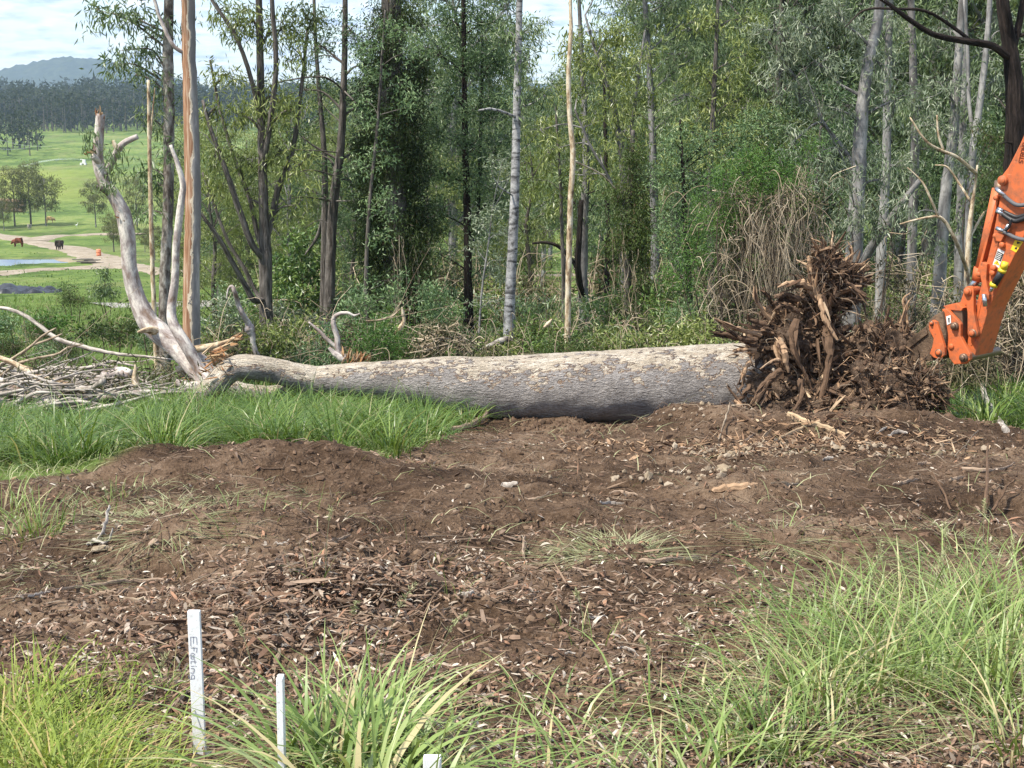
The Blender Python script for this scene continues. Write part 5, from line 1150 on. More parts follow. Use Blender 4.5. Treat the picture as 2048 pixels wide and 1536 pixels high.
plate('boom', [(2215, 70), (2290, 30), (2500, -120), (2900, -260), (2950, -120), (2560, 60), (2290, 160), (2235, 150)], -.06, .40, MT['paint'], EXC, .02)
pin(2226, 118, 12, -.5, .06, 'pin')
plate('weld_seam', [(1998, 470), (2001, 470), (1962, 608), (1944, 690), (1941, 690), (1959, 608)], .006, .012, MT['paint'], stick, 0)
# bucket cylinder along the stick
cyl = rod('bucket_cylinder', PL(1999, 378, -.2), PL(1961, 556, -.2), .085, MT['paint'], EXC)
rod('cylinder_rod', PL(1962, 552, -.2), PL(1934, 584, -.2), .042, MT['chrome'], EXC)
rod('cylinder_head', PL(1965, 536, -.2), PL(1960, 562, -.2), .100, MT['paint'], cyl); rod('cylinder_foot', PL(2003, 362, -.2), PL(1999, 392, -.2), .078, MT['pin'], cyl)
plate('rail', [(1992, 398), (1997, 398), (1957, 552), (1952, 552)], -.02, .30, MT['paint'], EXC, .006)
pin(2003, 361, 10, -.42, .05, 'paint'); pin(2003, 361, 6.5, 0, .065, 'paint', name='pin_cap')
for x, y, r in ((1990, 396, 5), (1989, 472, 5), (2002, 490, 6), (1985, 536, 6), (1983, 546, 6), (1956, 549, 5)): pin(x, y, r, -.15, .045, 'paint', name='boss')
plate('port_block', [(1990, 466), (2003, 462), (2008, 472), (2001, 484), (1991, 482)], .05, .14, MT['paint'], EXC, .008)
plate('bracket', [(1962, 524), (1974, 528), (1972, 560), (1978, 590), (1976, 600), (1962, 598), (1964, 570), (1958, 540)], .06, .10, MT['paint'], EXC, .008)
rod('grease_spout', PL(1968, 588, .09), PL(1970, 613, .09), .026, MT['chrome'], EXC)
# hoses and their fittings
def hose(pts, r, mat, off=.05):
    return rod('hose', None, None, r, MT[mat], EXC, 10, [PL(x, y, off + (k if len(p) > 2 else 0)) for p in pts for x, y, k in [(*p, 0)[:3]]])
hose([(2005, 388), (2018, 400), (2032, 409), (2048, 410), (2075, 400), (2110, 380)], .024, 'hose_grey'); hose([(2004, 427), (2018, 437), (2032, 442), (2050, 436), (2080, 424), (2115, 400)], .028, 'hose'); hose([(2004, 421), (2020, 429), (2034, 434), (2050, 430), (2080, 418), (2115, 392)], .024, 'hose', .02)
hose([(2005, 462), (2018, 469), (2030, 475), (2046, 479), (2070, 478), (2110, 465)], .024, 'hose_grey'); hose([(2022, 438), (2019, 452), (2012, 461)], .016, 'hose', .08)
for a, b, r in (((1992, 377), (2009, 391), .027), ((1994, 421), (2006, 428), .030), ((1993, 456), (2008, 463), .026), ((2011, 460), (2018, 449), .024), ((1996, 417), (2006, 422), .024)): rod('hose_fitting', PL(*a, .05), PL(*b, .05), r, MT['chrome'], EXC, 12)
# tool clipped to the stick
tl = rod('grease_gun', PL(2006, 539, .07), PL(1988, 570, .07), .043, MT['hose'], EXC)
rod('cap', PL(2011, 524, .07), PL(2007, 538, .07), .040, MT['yellow'], tl); rod('collar', PL(2006, 538, .07), PL(2003, 544, .07), .048, MT['yellow'], tl); rod('collar', PL(1989, 566, .07), PL(1986, 573, .07), .048, MT['yellow'], tl); rod('nozzle', PL(1986, 573, .07), PL(1981, 582, .07), .022, MT['chrome'], tl)
# linkage
def link(name, a, b, w, o1, th, wa=1.0, wb=1.0):
    ax, ay = a; bx, by = b; dx, dy = bx - ax, by - ay; L = math.hypot(dx, dy); dx /= L; dy /= L
    poly = []
    for k in range(9):
        t = math.pi * k / 8; poly.append((ax - dx * math.sin(t) * w * wa + dy * math.cos(t) * w * wa, ay - dy * math.sin(t) * w * wa - dx * math.cos(t) * w * wa))
    m = .62
    poly.append((ax + (bx - ax) * .5 - dy * w * m, ay + (by - ay) * .5 + dx * w * m))
    for k in range(9):
        t = math.pi * k / 8; poly.append((bx + dx * math.sin(t) * w * wb - dy * math.cos(t) * w * wb, by + dy * math.sin(t) * w * wb + dx * math.cos(t) * w * wb))
    poly.append((ax + (bx - ax) * .5 + dy * w * m, ay + (by - ay) * .5 - dx * w * m))
    return plate(name, poly, o1, th, MT['paint'], EXC, .006)
link('link_arm', (1937, 582), (1945, 666), 10, .075, .06); link('link_arm', (1937, 582), (1945, 666), 10, -.44, .06)
link('push_link', (1936, 583), (1907, 653), 8, .0, .09); link('push_link', (1936, 583), (1907, 653), 8, -.33, .09)
pin(1934, 584, 9, -.5, .10, 'paint'); pin(1932, 584, 6, .08, .125, 'paint', name='pin_cap'); pin(1944, 667, 9, -.5, .09, 'pin'); pin(1942, 667, 6, .08, .115, 'paint', name='pin_cap')
hp = [(1884, 618), (1893, 617), (1915, 640), (1921, 648), (1921, 673), (1931, 692), (1940, 708), (1940, 719), (1931, 728), (1908, 729), (1899, 717), (1892, 691), (1888, 655)]
hitch = plate('hitch_plate', hp, .15, .06, MT['paint'], EXC, .010); plate('hitch_plate', hp, -.48, .06, MT['paint'], EXC, .010)
plate('hitch_body', [(1888, 612), (1924, 618), (1926, 655), (1926, 700), (1896, 700), (1890, 650)], .08, .54, MT['pin'], EXC, .012)
plate('hitch_guard', [(1886, 612), (1912, 606), (1926, 616), (1922, 622), (1894, 619)], .10, .5, MT['paint'], EXC, .006)
for x, y, r in ((1907, 653, 8.5), (1925, 716, 9)): pin(x, y, r, -.62, .19, 'pin'); pin(x - 2, y, r * .62, .15, .22, 'pin', name='pin_cap')
pin(1901, 693, 6, .1, .17, 'paint', hitch, 'bolt')
dq = plate('sticker', [(1892, 633), (1901, 630), (1902, 646), (1894, 650)], .158, .004, MT['decal_white'], hitch, 0); plate('print', [(1896, 636), (1899, 635), (1899, 645), (1897, 645)], .161, .002, MT['decal_black'], hitch, 0)
# bucket
bucket = plate('bucket', [(1884, 622), (1868, 630), (1858, 640), (1851, 652), (1831, 668), (1810, 684), (1791, 704), (1782, 722), (1800, 725), (1835, 723), (1868, 722), (1889, 712), (1892, 670)], .20, .95, MT['bucket'], EXC, .02)
plate('side_cutter', [(1851, 653), (1831, 669), (1810, 685), (1791, 705), (1783, 722), (1798, 722), (1812, 702), (1834, 684), (1855, 668)], .225, .03, MT['bucket'], bucket, .006)
for k in range(5):
    o1 = .16 - k * .21
    plate('tooth', [(1800, 708), (1784, 718), (1768, 736), (1786, 732), (1804, 722)], o1, .07, MT['bucket'], bucket, .006)
ear = [(1866, 640), (1873, 644), (1881, 668), (1889, 695), (1889, 710), (1878, 719), (1867, 715), (1858, 706), (1864, 695), (1867, 677), (1858, 660), (1857, 650), (1860, 643)]
plate('bucket_ear', ear, .245, .05, MT['paint'], EXC, .008); plate('bucket_ear', ear, -.55, .05, MT['paint'], EXC, .008)
for x, y, r in ((1876, 706, 8), (1862, 647, 5)): pin(x, y, r, -.6, .26, 'pin'); pin(x - 1, y, r * .6, .2, .28, 'paint', name='pin_cap')
# stickers on the stick
plate('sticker', [(1996, 497), (2009, 503), (1998, 536), (1985, 529)], .004, .004, MT['decal_white'], stick, 0); plate('print', [(1995, 502), (2007, 508), (2001, 523), (1990, 517)], .007, .002, MT['decal_black'], stick, 0)
for k in range(4): plate('print_line', [(1995 - k * 1.2, 505 + k * 3.2), (2004 - k * 1.2, 509 + k * 3.2), (2003.6 - k * 1.2, 510.2 + k * 3.2), (1994.6 - k * 1.2, 506.2 + k * 3.2)], .009, .001, MT['decal_white'], stick, 0)
plate('warning_triangle', [(1994, 520), (2000, 531), (1987, 527)], .008, .002, MT['decal_yellow'], stick, 0); plate('warning_mark', [(1994, 523), (1995.4, 523.6), (1993.6, 527.6), (1992.6, 527.2)], .010, .001, MT['decal_black'], stick, 0)
plate('sticker', [(2030, 480), (2046, 484), (2032, 505), (2021, 499)], .004, .004, MT['decal_yellow'], stick, 0)
for q in ([(2034, 482.5), (2043, 486), (2034, 488)], [(2030, 495), (2034, 494), (2034, 498.5), (2029, 498)]): plate('print', q, .008, .002, MT['decal_black'], stick, 0)
# lettering that runs up the stick beside the frame edge
SEG = {'S': [[(1, 1), (.2, 1), (0, .8), (.2, .55), (.8, .45), (1, .2), (.8, 0), (0, 0)]], 'T': [[(0, 1), (1, 1)], [(.5, 1), (.5, 0)]], 'R': [[(0, 0), (0, 1), (.8, 1), (1, .75), (.8, .5), (0, .5)], [(.5, .5), (1, 0)]], 'O': [[(.2, 0), (0, .2), (0, .8), (.2, 1), (.8, 1), (1, .8), (1, .2), (.8, 0), (.2, 0)]], 'N': [[(0, 0), (0, 1), (1, 0), (1, 1)]],
       'G': [[(1, .8), (.8, 1), (.2, 1), (0, .8), (0, .2), (.2, 0), (.8, 0), (1, .2), (1, .45), (.6, .45)]], 'E': [[(1, 1), (0, 1), (0, 0), (1, 0)], [(0, .5), (.8, .5)]], 'F': [[(0, 0), (0, 1), (1, 1)], [(0, .5), (.75, .5)]], 'M': [[(0, 0), (0, 1), (.5, .4), (1, 1), (1, 0)]]}
def ribbon(B, pts3, w, nrm, lift):
    P = np.array(pts3); 
    for a, b in zip(P[:-1], P[1:]):
        d = b - a; L = np.linalg.norm(d)
        if L < 1e-6: continue
        d /= L; s = np.cross(d, nrm); s /= np.linalg.norm(s)
        q = [a - d * w * .4 - s * w * .5, b + d * w * .4 - s * w * .5, b + d * w * .4 + s * w * .5, a - d * w * .4 + s * w * .5]
        B.add(np.array(q) + nrm * lift, [(0, 1, 2, 3)]); lift += .00012
BTx = Buf()
for k, ch in enumerate('STRONG'):
    x0, y0 = 2038.5 + k * 1.5, 325 - k * 6.9       # reading upwards
    for st in SEG[ch]:
        ribbon(BTx, [PL(x0 + 7.5 * (1 - v) + 1.3 * u - 1, y0 - 5.3 * u + 1.4 * (1 - v), .003) for u, v in st], .0085, EN, .002)
_sub(BTx, 'lettering', plain('dark lettering', (.11, .028, .012), .6, .2), stick)
# ------------------------------------------------------------------ shrubs and creeper
SN = [0]
def shrub(name, label, cat, D, blobs, leaf, style, lai=1.8, stems=6, stem='twig', dead=0, deadbox=None, group=None):
    """blobs: (x, y, rx, ry) photo pixels"""
    SN[0] += 1
    rng = np.random.default_rng(2000 + SN[0])
    cx = sum(b[0] for b in blobs) / len(blobs); g = G(cx, D)
    root_ = empty(name, g, label, cat, group)
    BL = Buf(); BW = Buf(); BD = Buf()
    for b in blobs:
        x, y, rx, ry = b[:4]; dy = rng.uniform(-.4, .4) * rx * mpp(D)
        c = U(x, y, D + dy); c[2] = max(c[2], h1(c[0], c[1]) + .06)
        r = np.array((rx, .5 * (rx + ry), ry)) * mpp(D)
        s = np.array((c[0] * .6 + g[0] * .4, c[1], 0)); s[2] = h1(s[0], s[1]) - .05
        if leaf: foliage(BL, BW, rng, c, r, style, lai, s, rad=.014)
        for _ in range(int(dead * rx * ry / 2500)):
            d = rng.normal(size=3); d /= np.linalg.norm(d)
            p = c + d * r * rng.uniform(.3, 1); q = p + rng.normal(0, .5, 3) * r; e = q + rng.normal(0, .4, 3) * r; e[2] -= .25 * r[2]
            V, Q, T, A = tube(smooth_path(np.array([p, q, e]), None, 4)[0], np.linspace(.007, .003, 9) * rng.uniform(.6, 1.6), 3, cap=False); BD.add(V, Q, None, A)
    if BW.n: tag(BW.obj('stems', MT[stem], root_), kind='stuff')
    if BL.n: BL.obj('foliage', MT[leaf], root_, smooth=False)
    if BD.n: tag(BD.obj('dead_stems', MT['dead_vine'], root_), kind='stuff')
    return root_
shrub('leafy_shrub', 'rounded bright green broadleaf shrub beside the forked dark tree', 'shrub', 30.0, [(600, 500, 44, 40), (570, 540, 40, 44), (630, 545, 44, 44), (595, 580, 50, 40), (640, 600, 40, 40), (565, 600, 36, 36), (620, 470, 30, 26)], 'leaf_broad', 'broad', 2.2)
shrub('lantana_bush', 'pale leafy bush at the foot of the forked dark tree', 'bush', 27.0, [(560, 640, 36, 30), (600, 650, 36, 34), (575, 675, 44, 26), (625, 670, 30, 30)], 'leaf_silver', 'bush', 1.6)
shrub('lantana_bush', 'pale leafy bush between the stripped gum and the forked tree', 'bush', 26.0, [(440, 640, 36, 30), (470, 655, 36, 30), (425, 670, 36, 30), (480, 690, 36, 26), (455, 615, 26, 18)], 'leaf_silver', 'bush', 1.5)
shrub('fern_mound', 'dark green low fern mound just behind the log', 'bush', 21.0, [(720, 690, 50, 24), (775, 684, 50, 28), (820, 690, 44, 24), (750, 670, 36, 22)], 'leaf_fern', 'fern', 1.5, dead=2)
shrub('bramble_bush', 'dull green bramble behind the crooked pink-grey branch', 'bush', 22.5, [(640, 690, 36, 30), (690, 680, 44, 34), (610, 705, 36, 22), (660, 650, 30, 24)], 'leaf_wattle', 'bush', 1.4, dead=4)
shrub('brush_heap', 'brown tangled heap of dead brush behind the log', 'brush heap', 20.7, [(880, 682, 50, 30), (850, 695, 36, 22), (920, 690, 36, 26), (890, 665, 34, 18)], 'dead_leaf', 'bush', .5, dead=90)
shrub('wattle_bush', 'feathery bush between the creeper column and the dark wattle', 'bush', 25.5, [(850, 630, 36, 36), (880, 600, 36, 36), (845, 580, 26, 36), (900, 640, 34, 30), (720, 610, 40, 34), (700, 650, 40, 30)], 'leaf_wattle', 'wattle', 1.5)
shrub('understorey_bush', 'olive bush left of the cream mottled sapling', 'bush', 23.5, [(1070, 640, 34, 34), (1095, 670, 36, 30), (1060, 690, 36, 22), (1085, 605, 24, 24), (985, 660, 24, 30), (970, 690, 30, 20)], 'leaf_gum', 'gum', 1.7, dead=5)
shrub('understorey_bush', 'grey green bush right of the cream mottled sapling', 'bush', 24.0, [(1170, 640, 36, 30), (1200, 665, 40, 34), (1165, 690, 40, 26), (1220, 700, 44, 22), (1150, 610, 26, 20)], 'leaf_gum', 'gum', 1.7, dead=5)
shrub('understorey_bush', 'brown leafy tangle under the draped stem', 'bush', 24.3, [(1255, 660, 40, 34), (1290, 680, 36, 26), (1240, 700, 36, 22), (1270, 630, 26, 26)], 'dead_leaf', 'gum', 1.1, dead=30)
shrub('fern_bush', 'blue green feathery shrub left of the dead vine thicket', 'shrub', 23.8, [(1370, 640, 40, 30), (1410, 655, 40, 30), (1350, 670, 40, 26), (1430, 680, 44, 22), (1390, 610, 30, 22)], 'leaf_wattle', 'fern', 1.7)
shrub('creeper_mound', 'bright green feathery creeper mound hanging above the dead vines', 'creeper', 22.9, [(1520, 345, 36, 24), (1570, 365, 36, 26), (1470, 440, 30, 30), (1450, 350, 40, 30), (1500, 320, 44, 28), (1480, 390, 40, 34), (1430, 400, 36, 40), (1400, 450, 34, 40), (1440, 450, 34, 36), (1520, 370, 34, 28), (1390, 510, 34, 40), (1560, 330, 30, 24), (1360, 550, 34, 36), (1590, 350, 34, 24), (1620, 300, 30, 20)], 'leaf_fern', 'fern', 1.5, dead=3)
def thicket():
    """dead vines hanging over a bush: many strands, some green"""
    rng = np.random.default_rng(77); D = 23.3
    root_ = empty('vine_thicket', G(1540, D), 'tall mound of dead brown hanging vines left of the roots', 'vine thicket')
    BD = Buf(); BL = Buf(); BW = Buf()
    for _ in range(720):
        x = rng.normal(1552, 58); x = min(max(x, 1425), 1680)
        top = 350 + 0.0075 * (x - 1560) ** 2 + 36 * math.sin(x * .05) + abs(rng.normal(0, 90)); L = rng.gamma(2.2, 70); bot = min(top + L, 705)
        if top > 670 or bot - top < 25: continue
        dd = D + rng.normal(0, .5); sw = rng.normal(0, 10)
        P = np.array([U(x + rng.normal(0, 3) + sw * t + 11 * math.sin(5 * t + x * 1.7), top + (bot - top) * t, dd + rng.normal(0, .03) - .2 * t) for t in np.linspace(0, 1, 5)])
        V, Q, T, A = tube(smooth_path(P, None, 3)[0], np.linspace(.0055, .002, 13) * rng.uniform(.4, 1.4), 3, cap=False); BD.add(V, Q, None, A)
    for _ in range(300):       # stray arching stems
        p = U(rng.normal(1530, 60), rng.uniform(360, 660), D - rng.uniform(0, .5)); d = rng.normal(0, 1, 3) * (.35, .25, .25)
        P = np.array([p, p + d * .5 + (0, 0, .12), p + d + (0, 0, -.05), p + d * 1.3 + (0, 0, -.35)])
        V, Q, T, A = tube(smooth_path(P, None, 4)[0], .004 * rng.uniform(.6, 1.6), 3, cap=False); BD.add(V, Q, None, A)
    for x, y, rx, ry in [(1500, 420, 40, 40), (1560, 410, 46, 40), (1610, 430, 40, 44), (1480, 500, 40, 50), (1540, 500, 50, 50), (1600, 520, 44, 50), (1480, 590, 40, 50), (1540, 600, 50, 50), (1600, 620, 44, 50), (1450, 640, 36, 40), (1510, 660, 50, 34)]:
        c = U(x, y, D + .35); foliage(BL, BW, rng, c, np.array((rx, rx, ry)) * mpp(D), 'vine', 2.6, None, rad=.01)
    P = np.array([G(1540, D + .5) - (0, 0, .1), U(1545, 560, D + .5), U(1550, 420, D + .5), U(1560, 340, D + .5)]); add_tube(BW, P, [.09, .08, .05, .02], 8, 5)
    tag(BD.obj('dead_vines', MT['dead_vine'], root_), kind='stuff'); BL.obj('foliage', MT['dead_leaf'], root_, smooth=False); tag(BW.obj('stems', MT['twig'], root_), kind='stuff')
thicket()
shrub('bramble_bush', 'grey twiggy scrub behind the roots between the pale gums', 'scrub', 26.0, [(1760, 620, 44, 50), (1800, 660, 50, 40), (1850, 640, 44, 50), (1740, 680, 44, 34), (1890, 600, 36, 50), (1830, 560, 44, 44), (1770, 540, 40, 44), (1900, 690, 40, 30)], 'dead_leaf', 'gum', .6, dead=38)
shrub('bramble_bush', 'brown dead scrub behind the bucket, right of the arm', 'scrub', 20.5, [(1995, 680, 44, 40), (2040, 650, 44, 60), (2080, 690, 50, 50), (2030, 590, 34, 50), (1975, 710, 34, 20), (2075, 580, 44, 60)], 'dead_leaf', 'bush', .7, dead=90)
shrub('creeper_mound', 'dark green creeper hanging in front of the black edge tree', 'creeper', 23.5, [(1975, 270, 30, 40), (1985, 340, 30, 44), (1970, 400, 26, 40), (1990, 440, 24, 34)], 'leaf_vine', 'vine', 1.6)
shrub('silver_shrub', 'silvery leaved sapling foliage above the roots', 'shrub', 24.5, [(1640, 330, 44, 30), (1690, 350, 44, 34), (1740, 400, 40, 34), (1620, 390, 36, 34), (1680, 430, 36, 34), (1760, 460, 40, 36), (1800, 400, 36, 34), (1660, 480, 30, 34), (1850, 480, 36, 36)], 'leaf_silver', 'gum', 1.1, dead=4)
shrub('weed_bush', 'dark fennel-like weed clump in the long grass at left', 'bush', 40.0, [(140, 590, 30, 22), (165, 600, 24, 18), (125, 605, 24, 14)], 'leaf_vine', 'fern', 1.4)
shrub('young_gum', 'small conical young tree in the near paddock', 'sapling', 46.0, [(210, 566, 14, 16), (207, 582, 20, 14), (222, 584, 16, 12), (212, 550, 8, 12)], 'leaf_gum', 'gumfar', 2.0)
for i, (lab, D, bl, lf) in enumerate([
    ('dark green bush in the long grass above the sloping branch', 27, [(90, 632, 30, 16), (120, 640, 24, 14)], 'leaf_fern'), ('low bush at the frame edge above the sloping branch', 26, [(20, 655, 40, 22), (-20, 650, 40, 22)], 'leaf_wattle'),
    ('dark scrub under the bent limb', 24, [(200, 655, 40, 18), (240, 662, 34, 16), (165, 668, 34, 14)], 'leaf_vine'), ('weedy bush between the bent limb and the brown gum', 25, [(295, 620, 26, 30), (310, 650, 26, 26)], 'leaf_vine'), ('leafy scrub at the foot of the stripped gum', 23, [(420, 700, 34, 22), (350, 690, 30, 20), (440, 680, 26, 20)], 'leaf_vine'),
    ('olive scrub beyond the crooked branch', 30, [(480, 600, 34, 22), (450, 585, 26, 18), (705, 600, 34, 30)], 'leaf_wattle'), ('low scrub beside the pale road at centre', 33, [(1090, 610, 30, 16), (1180, 605, 30, 16), (1030, 615, 30, 18)], 'leaf_wattle')]):
    shrub('scrub_bush', lab, 'bush', D, bl, lf, 'bush', 1.5, dead=2)

shrub('creeper_veil', 'olive creeper leaves draped over the dead vine thicket', 'creeper', 22.9, [(1500, 400, 36, 30), (1470, 470, 30, 44), (1440, 540, 30, 50), (1590, 420, 36, 34), (1625, 470, 26, 44), (1500, 540, 26, 40), (1430, 620, 30, 44), (1620, 400, 30, 30), (1640, 540, 20, 50), (1560, 470, 26, 30), (1530, 600, 22, 30), (1590, 560, 20, 40), (1480, 640, 26, 30)], 'leaf_vine', 'vine', 1.0, dead=26)
# low undergrowth along the back of the log: four bushes, copied
def proto_bush(seed, leaf, style, lai, h, dead):
    rng = np.random.default_rng(seed); BL = Buf(); BW = Buf(); BD = Buf()
    for k in range(6):
        a = rng.uniform(0, 6.28); r = rng.uniform(.0, .5)
        c = np.array((r * math.cos(a), r * .7 * math.sin(a), h * rng.uniform(.25, .75)))
        foliage(BL, BW, rng, c, np.array((.38, .34, .3 * h / .8)) * rng.uniform(.7, 1.2), style, lai, np.array((c[0] * .3, c[1] * .3, -.05)), rad=.010)
        for _ in range(dead):
            p = np.array((rng.normal(0, .4), rng.normal(0, .3), 0)); q = p + rng.normal(0, .25, 3) + (0, 0, h * .6); e = q + rng.normal(0, .3, 3)
            V, Q, T, A = tube(smooth_path(np.array([p, q, e]), None, 4)[0], np.linspace(.008, .003, 9), 3, cap=False); BD.add(V, Q, None, A)
    root_ = bpy.data.objects.new('undergrowth_bush', None); COL.objects.link(root_)
    tag(BW.obj('stems', MT['twig'], root_), kind='stuff'); BL.obj('foliage', MT[leaf], root_, smooth=False); tag(BD.obj('dead_stems', MT['dead_vine'], root_), kind='stuff')
    return root_
PB = [proto_bush(1, 'leaf_broad', 'bush', 1.7, .9, 3), proto_bush(2, 'leaf_wattle', 'bush', 1.7, .8, 2), proto_bush(3, 'leaf_lime', 'bush', 1.3, .9, 3), proto_bush(4, 'dead_leaf', 'gum', 1.1, .8, 9), proto_bush(5, 'leaf_vine', 'fern', 1.5, .7, 3)]
r3 = np.random.default_rng(6)
for i in range(150):
    D = r3.uniform(20.3, 44) if i % 2 else r3.uniform(20.2, 24); px = r3.uniform(400, 1960) if i < 130 else r3.uniform(-60, 400)
    if px < 400: D = r3.uniform(22, 34)
    g = G(px, D)
    o = copy_tree(PB[i % 5 if px > 400 else (1, 4, 4)[i % 3]], g, r3.uniform(0, 6.28), r3.uniform(.55, 1.15) * (1 + max(D - 24, 0) * .075) * (1 if px > 400 else .5))
    tag(o, 'low leafy undergrowth bush in the thick scrub behind the log', 'bush', 'undergrowth bushes behind the log')
# ------------------------------------------------------------------ grass (uncountable)
rng = np.random.default_rng(10)
def on_ground(x, y, lift=-.015):
    return np.stack([x, y, Hm(x, y) + lift], 1)
def fan(n, d0, d1, a0=-.45, a1=.45, pw=1.0):
    y = (rng.uniform(0, 1, n) * (d1 ** pw - d0 ** pw) + d0 ** pw) ** (1 / pw)
    return rng.uniform(a0, a1, n) * y, y
def keep_off_log(x, y):
    c = np.interp(x, [-2.9, 5.2], [18.4, 18.2]); hw = np.interp(x, [-3.5, 0, 3.5], [.2, .4, .6])
    return (np.abs(y - c) > hw) | (x < -2.6)
# lush strip in front of and behind the log: tussocks
x, y = fan(820, 12.2, 21.5, -.44, .44, 1.2)
m = (soil_mask(x, y) < .35) & keep_off_log(x, y); x, y = x[m], y[m]
k = 74
cx = np.repeat(x, k) + rng.normal(0, .12, len(x) * k); cy = np.repeat(y, k) + rng.normal(0, .12, len(x) * k)
hs = np.repeat(rng.uniform(.26, .86, len(x)), k) * rng.uniform(.6, 1.15, len(x) * k) * np.where(cy > 18.6, .85, 1.0) * np.where((cx / cy < -.27) & (cy > 15.2), .5, 1.0)
az = np.arctan2(cy - np.repeat(y, k), cx - np.repeat(x, k)) + rng.normal(0, .5, len(cx))
B = Buf(); blades(B, on_ground(cx, cy), hs, rng.uniform(.008, .018, len(cx)), rng, .78, 4, az, spread=.55)
tag(B.obj('grass', MT['grass_mid'], smooth=True), 'lush green grass strip in front of the felled log', 'grass', kind='stuff')
# finer rough cover and pale trampled edge
x, y = fan(38000, 12.0, 21.5, -.45, .45, 1.3); m = (soil_mask(x, y) < .6) & keep_off_log(x, y); x, y = x[m], y[m]
B = Buf(); blades(B, on_ground(x, y), rng.uniform(.08, .24, len(x)), rng.uniform(.006, .012, len(x)), rng, .8, 3)
tag(B.obj('grass', MT['grass_rough']), 'short rough grass around the log', 'grass', kind='stuff')
x, y = fan(60000, 8.0, 18.5, -.44, .44, 1.3); sm = soil_mask(x, y); e = np.exp(-((sm - .35) / .28) ** 2) + .02; m = (rng.uniform(0, 1, len(x)) < .34 * e) & keep_off_log(x, y); x, y = x[m], y[m]
B = Buf(); blades(B, on_ground(x, y, .0), rng.uniform(.10, .32, len(x)), rng.uniform(.005, .010, len(x)), rng, 1.1, 3, spread=1.0)
tag(B.obj('trampled_grass', MT['grass_pale']), 'pale trampled grass along the edge of the bare soil', 'grass', kind='stuff')
# long grass beyond the log, thinning with distance
x, y = fan(42000, 22.0, 60.0, -.46, .46, .7); m = rng.uniform(0, 1, len(x)) < np.clip(.5 + 2.2 * fbm(x * .22, y * .22, 3, 88), .12, 1); x, y = x[m], y[m]
s = 1 + (y - 22) / 40
B = Buf(); blades(B, on_ground(x, y), rng.uniform(.15, .5, len(x)) * np.where(x / y < -.2, 1.0, .8), rng.uniform(.010, .02, len(x)) * s, rng, .6, 3)
tag(B.obj('grass', MT['grass_rough']), 'long rough grass growing under the trees', 'grass', kind='stuff')
x, y = fan(26000, 55, 190, -.42, .40, .6); m = (rng.uniform(0, 1, len(x)) < np.clip(.35 + 2.4 * fbm(x * .10, y * .10, 3, 89), .0, 1)) & (pond_r(x, y) > 1.15); x, y = x[m], y[m]
s = y / 55
B = Buf(); blades(B, on_ground(x, y), rng.uniform(.10, .28, len(x)) * s ** .5, rng.uniform(.03, .06, len(x)) * s, rng, .6, 2)
tag(B.obj('grass', MT['grass_rough']), 'tussocky pasture grass sloping down to the pond', 'grass', kind='stuff')
# foreground tufts: photo column, row of the root, blades, height, spread, lean azimuth or None, width
def tuft(B, px, row, n, h, sp, w, az0=None, bend=.78, segs=6, azs=.9, vs=1.0, spread=.6):
    n = int(n * 1.2)
    g = GR(px, row)
    x = g[0] + rng.normal(0, sp, n); y = g[1] + rng.normal(0, sp, n)
    az = np.arctan2(y - g[1], x - g[0]) + rng.normal(0, .6, n) if az0 is None else az0 + rng.normal(0, azs, n)
    blades(B, on_ground(x, y), 1.28 * h * rng.uniform(.45, 1.15, n), w * rng.uniform(.4, 1.3, n), rng, bend, segs, az, vs=vs, spread=spread)
B = Buf()
for px, row, n, h, sp, w in [(1500, 1450, 36, .32, .12, .009), (1590, 1370, 50, .34, .13, .009), (1660, 1400, 100, .42, .12, .010), (1740, 1330, 100, .46, .14, .009), (1820, 1380, 110, .46, .14, .010), (1900, 1330, 100, .48, .14, .009), (1980, 1300, 100, .46, .16, .009), (1700, 1250, 80, .40, .16, .008), (1850, 1230, 90, .42, .18, .008), (1960, 1200, 70, .40, .16, .008), (1620, 1290, 70, .36, .14, .009),
                            (1990, 1420, 90, .42, .12, .010), (2060, 1380, 80, .46, .14, .010), (2080, 1250, 80, .46, .18, .009), (1560, 1520, 70, .32, .10, .012), (1440, 1500, 50, .30, .10, .010), (1800, 1170, 24, .30, .18, .007), (1900, 1150, 20, .28, .2, .007), (2020, 1130, 24, .32, .2, .007), (1640, 1500, 60, .30, .12, .010), (2040, 1500, 60, .36, .12, .010)]:
    tuft(B, px, row, n, h, sp, w)
BP = Buf()
for px, row, n in [(1600, 1420, 60), (1700, 1360, 80), (1800, 1330, 80), (1900, 1290, 80), (1980, 1380, 60), (1750, 1240, 60), (1900, 1190, 50), (1560, 1480, 50), (1850, 1450, 60), (1660, 1480, 50), (2020, 1240, 50)]:
    tuft(BP, px, row, n, .34, .16, .006, bend=1.1, segs=4, vs=.55, spread=1.0)
tag(BP.obj('dry_grass', MT['grass_pale']), 'bleached dead grass stems tangled in the corner clump', 'grass', kind='stuff')
tag(B.obj('grass', MT['grass_fg']), 'tall pale green grass spilling in from the lower corner beyond the third peg', 'grass', kind='stuff')
B = Buf()
for px, row, n, h, sp, w in [(660, 1560, 50, .44, .09, .017), (700, 1540, 60, .42, .10, .016), (760, 1560, 60, .42, .10, .018), (700, 1480, 40, .36, .10, .012), (800, 1600, 40, .36, .10, .016), (720, 1640, 50, .5, .10, .02)]:
    tuft(B, px, row, n, h, sp, w, bend=.75)
tuft(B, 660, 1560, 40, .42, .08, .017, az0=.3, bend=.7); tuft(B, 590, 1590, 12, .30, .04, .012, az0=2.9, bend=1.0, vs=.6)
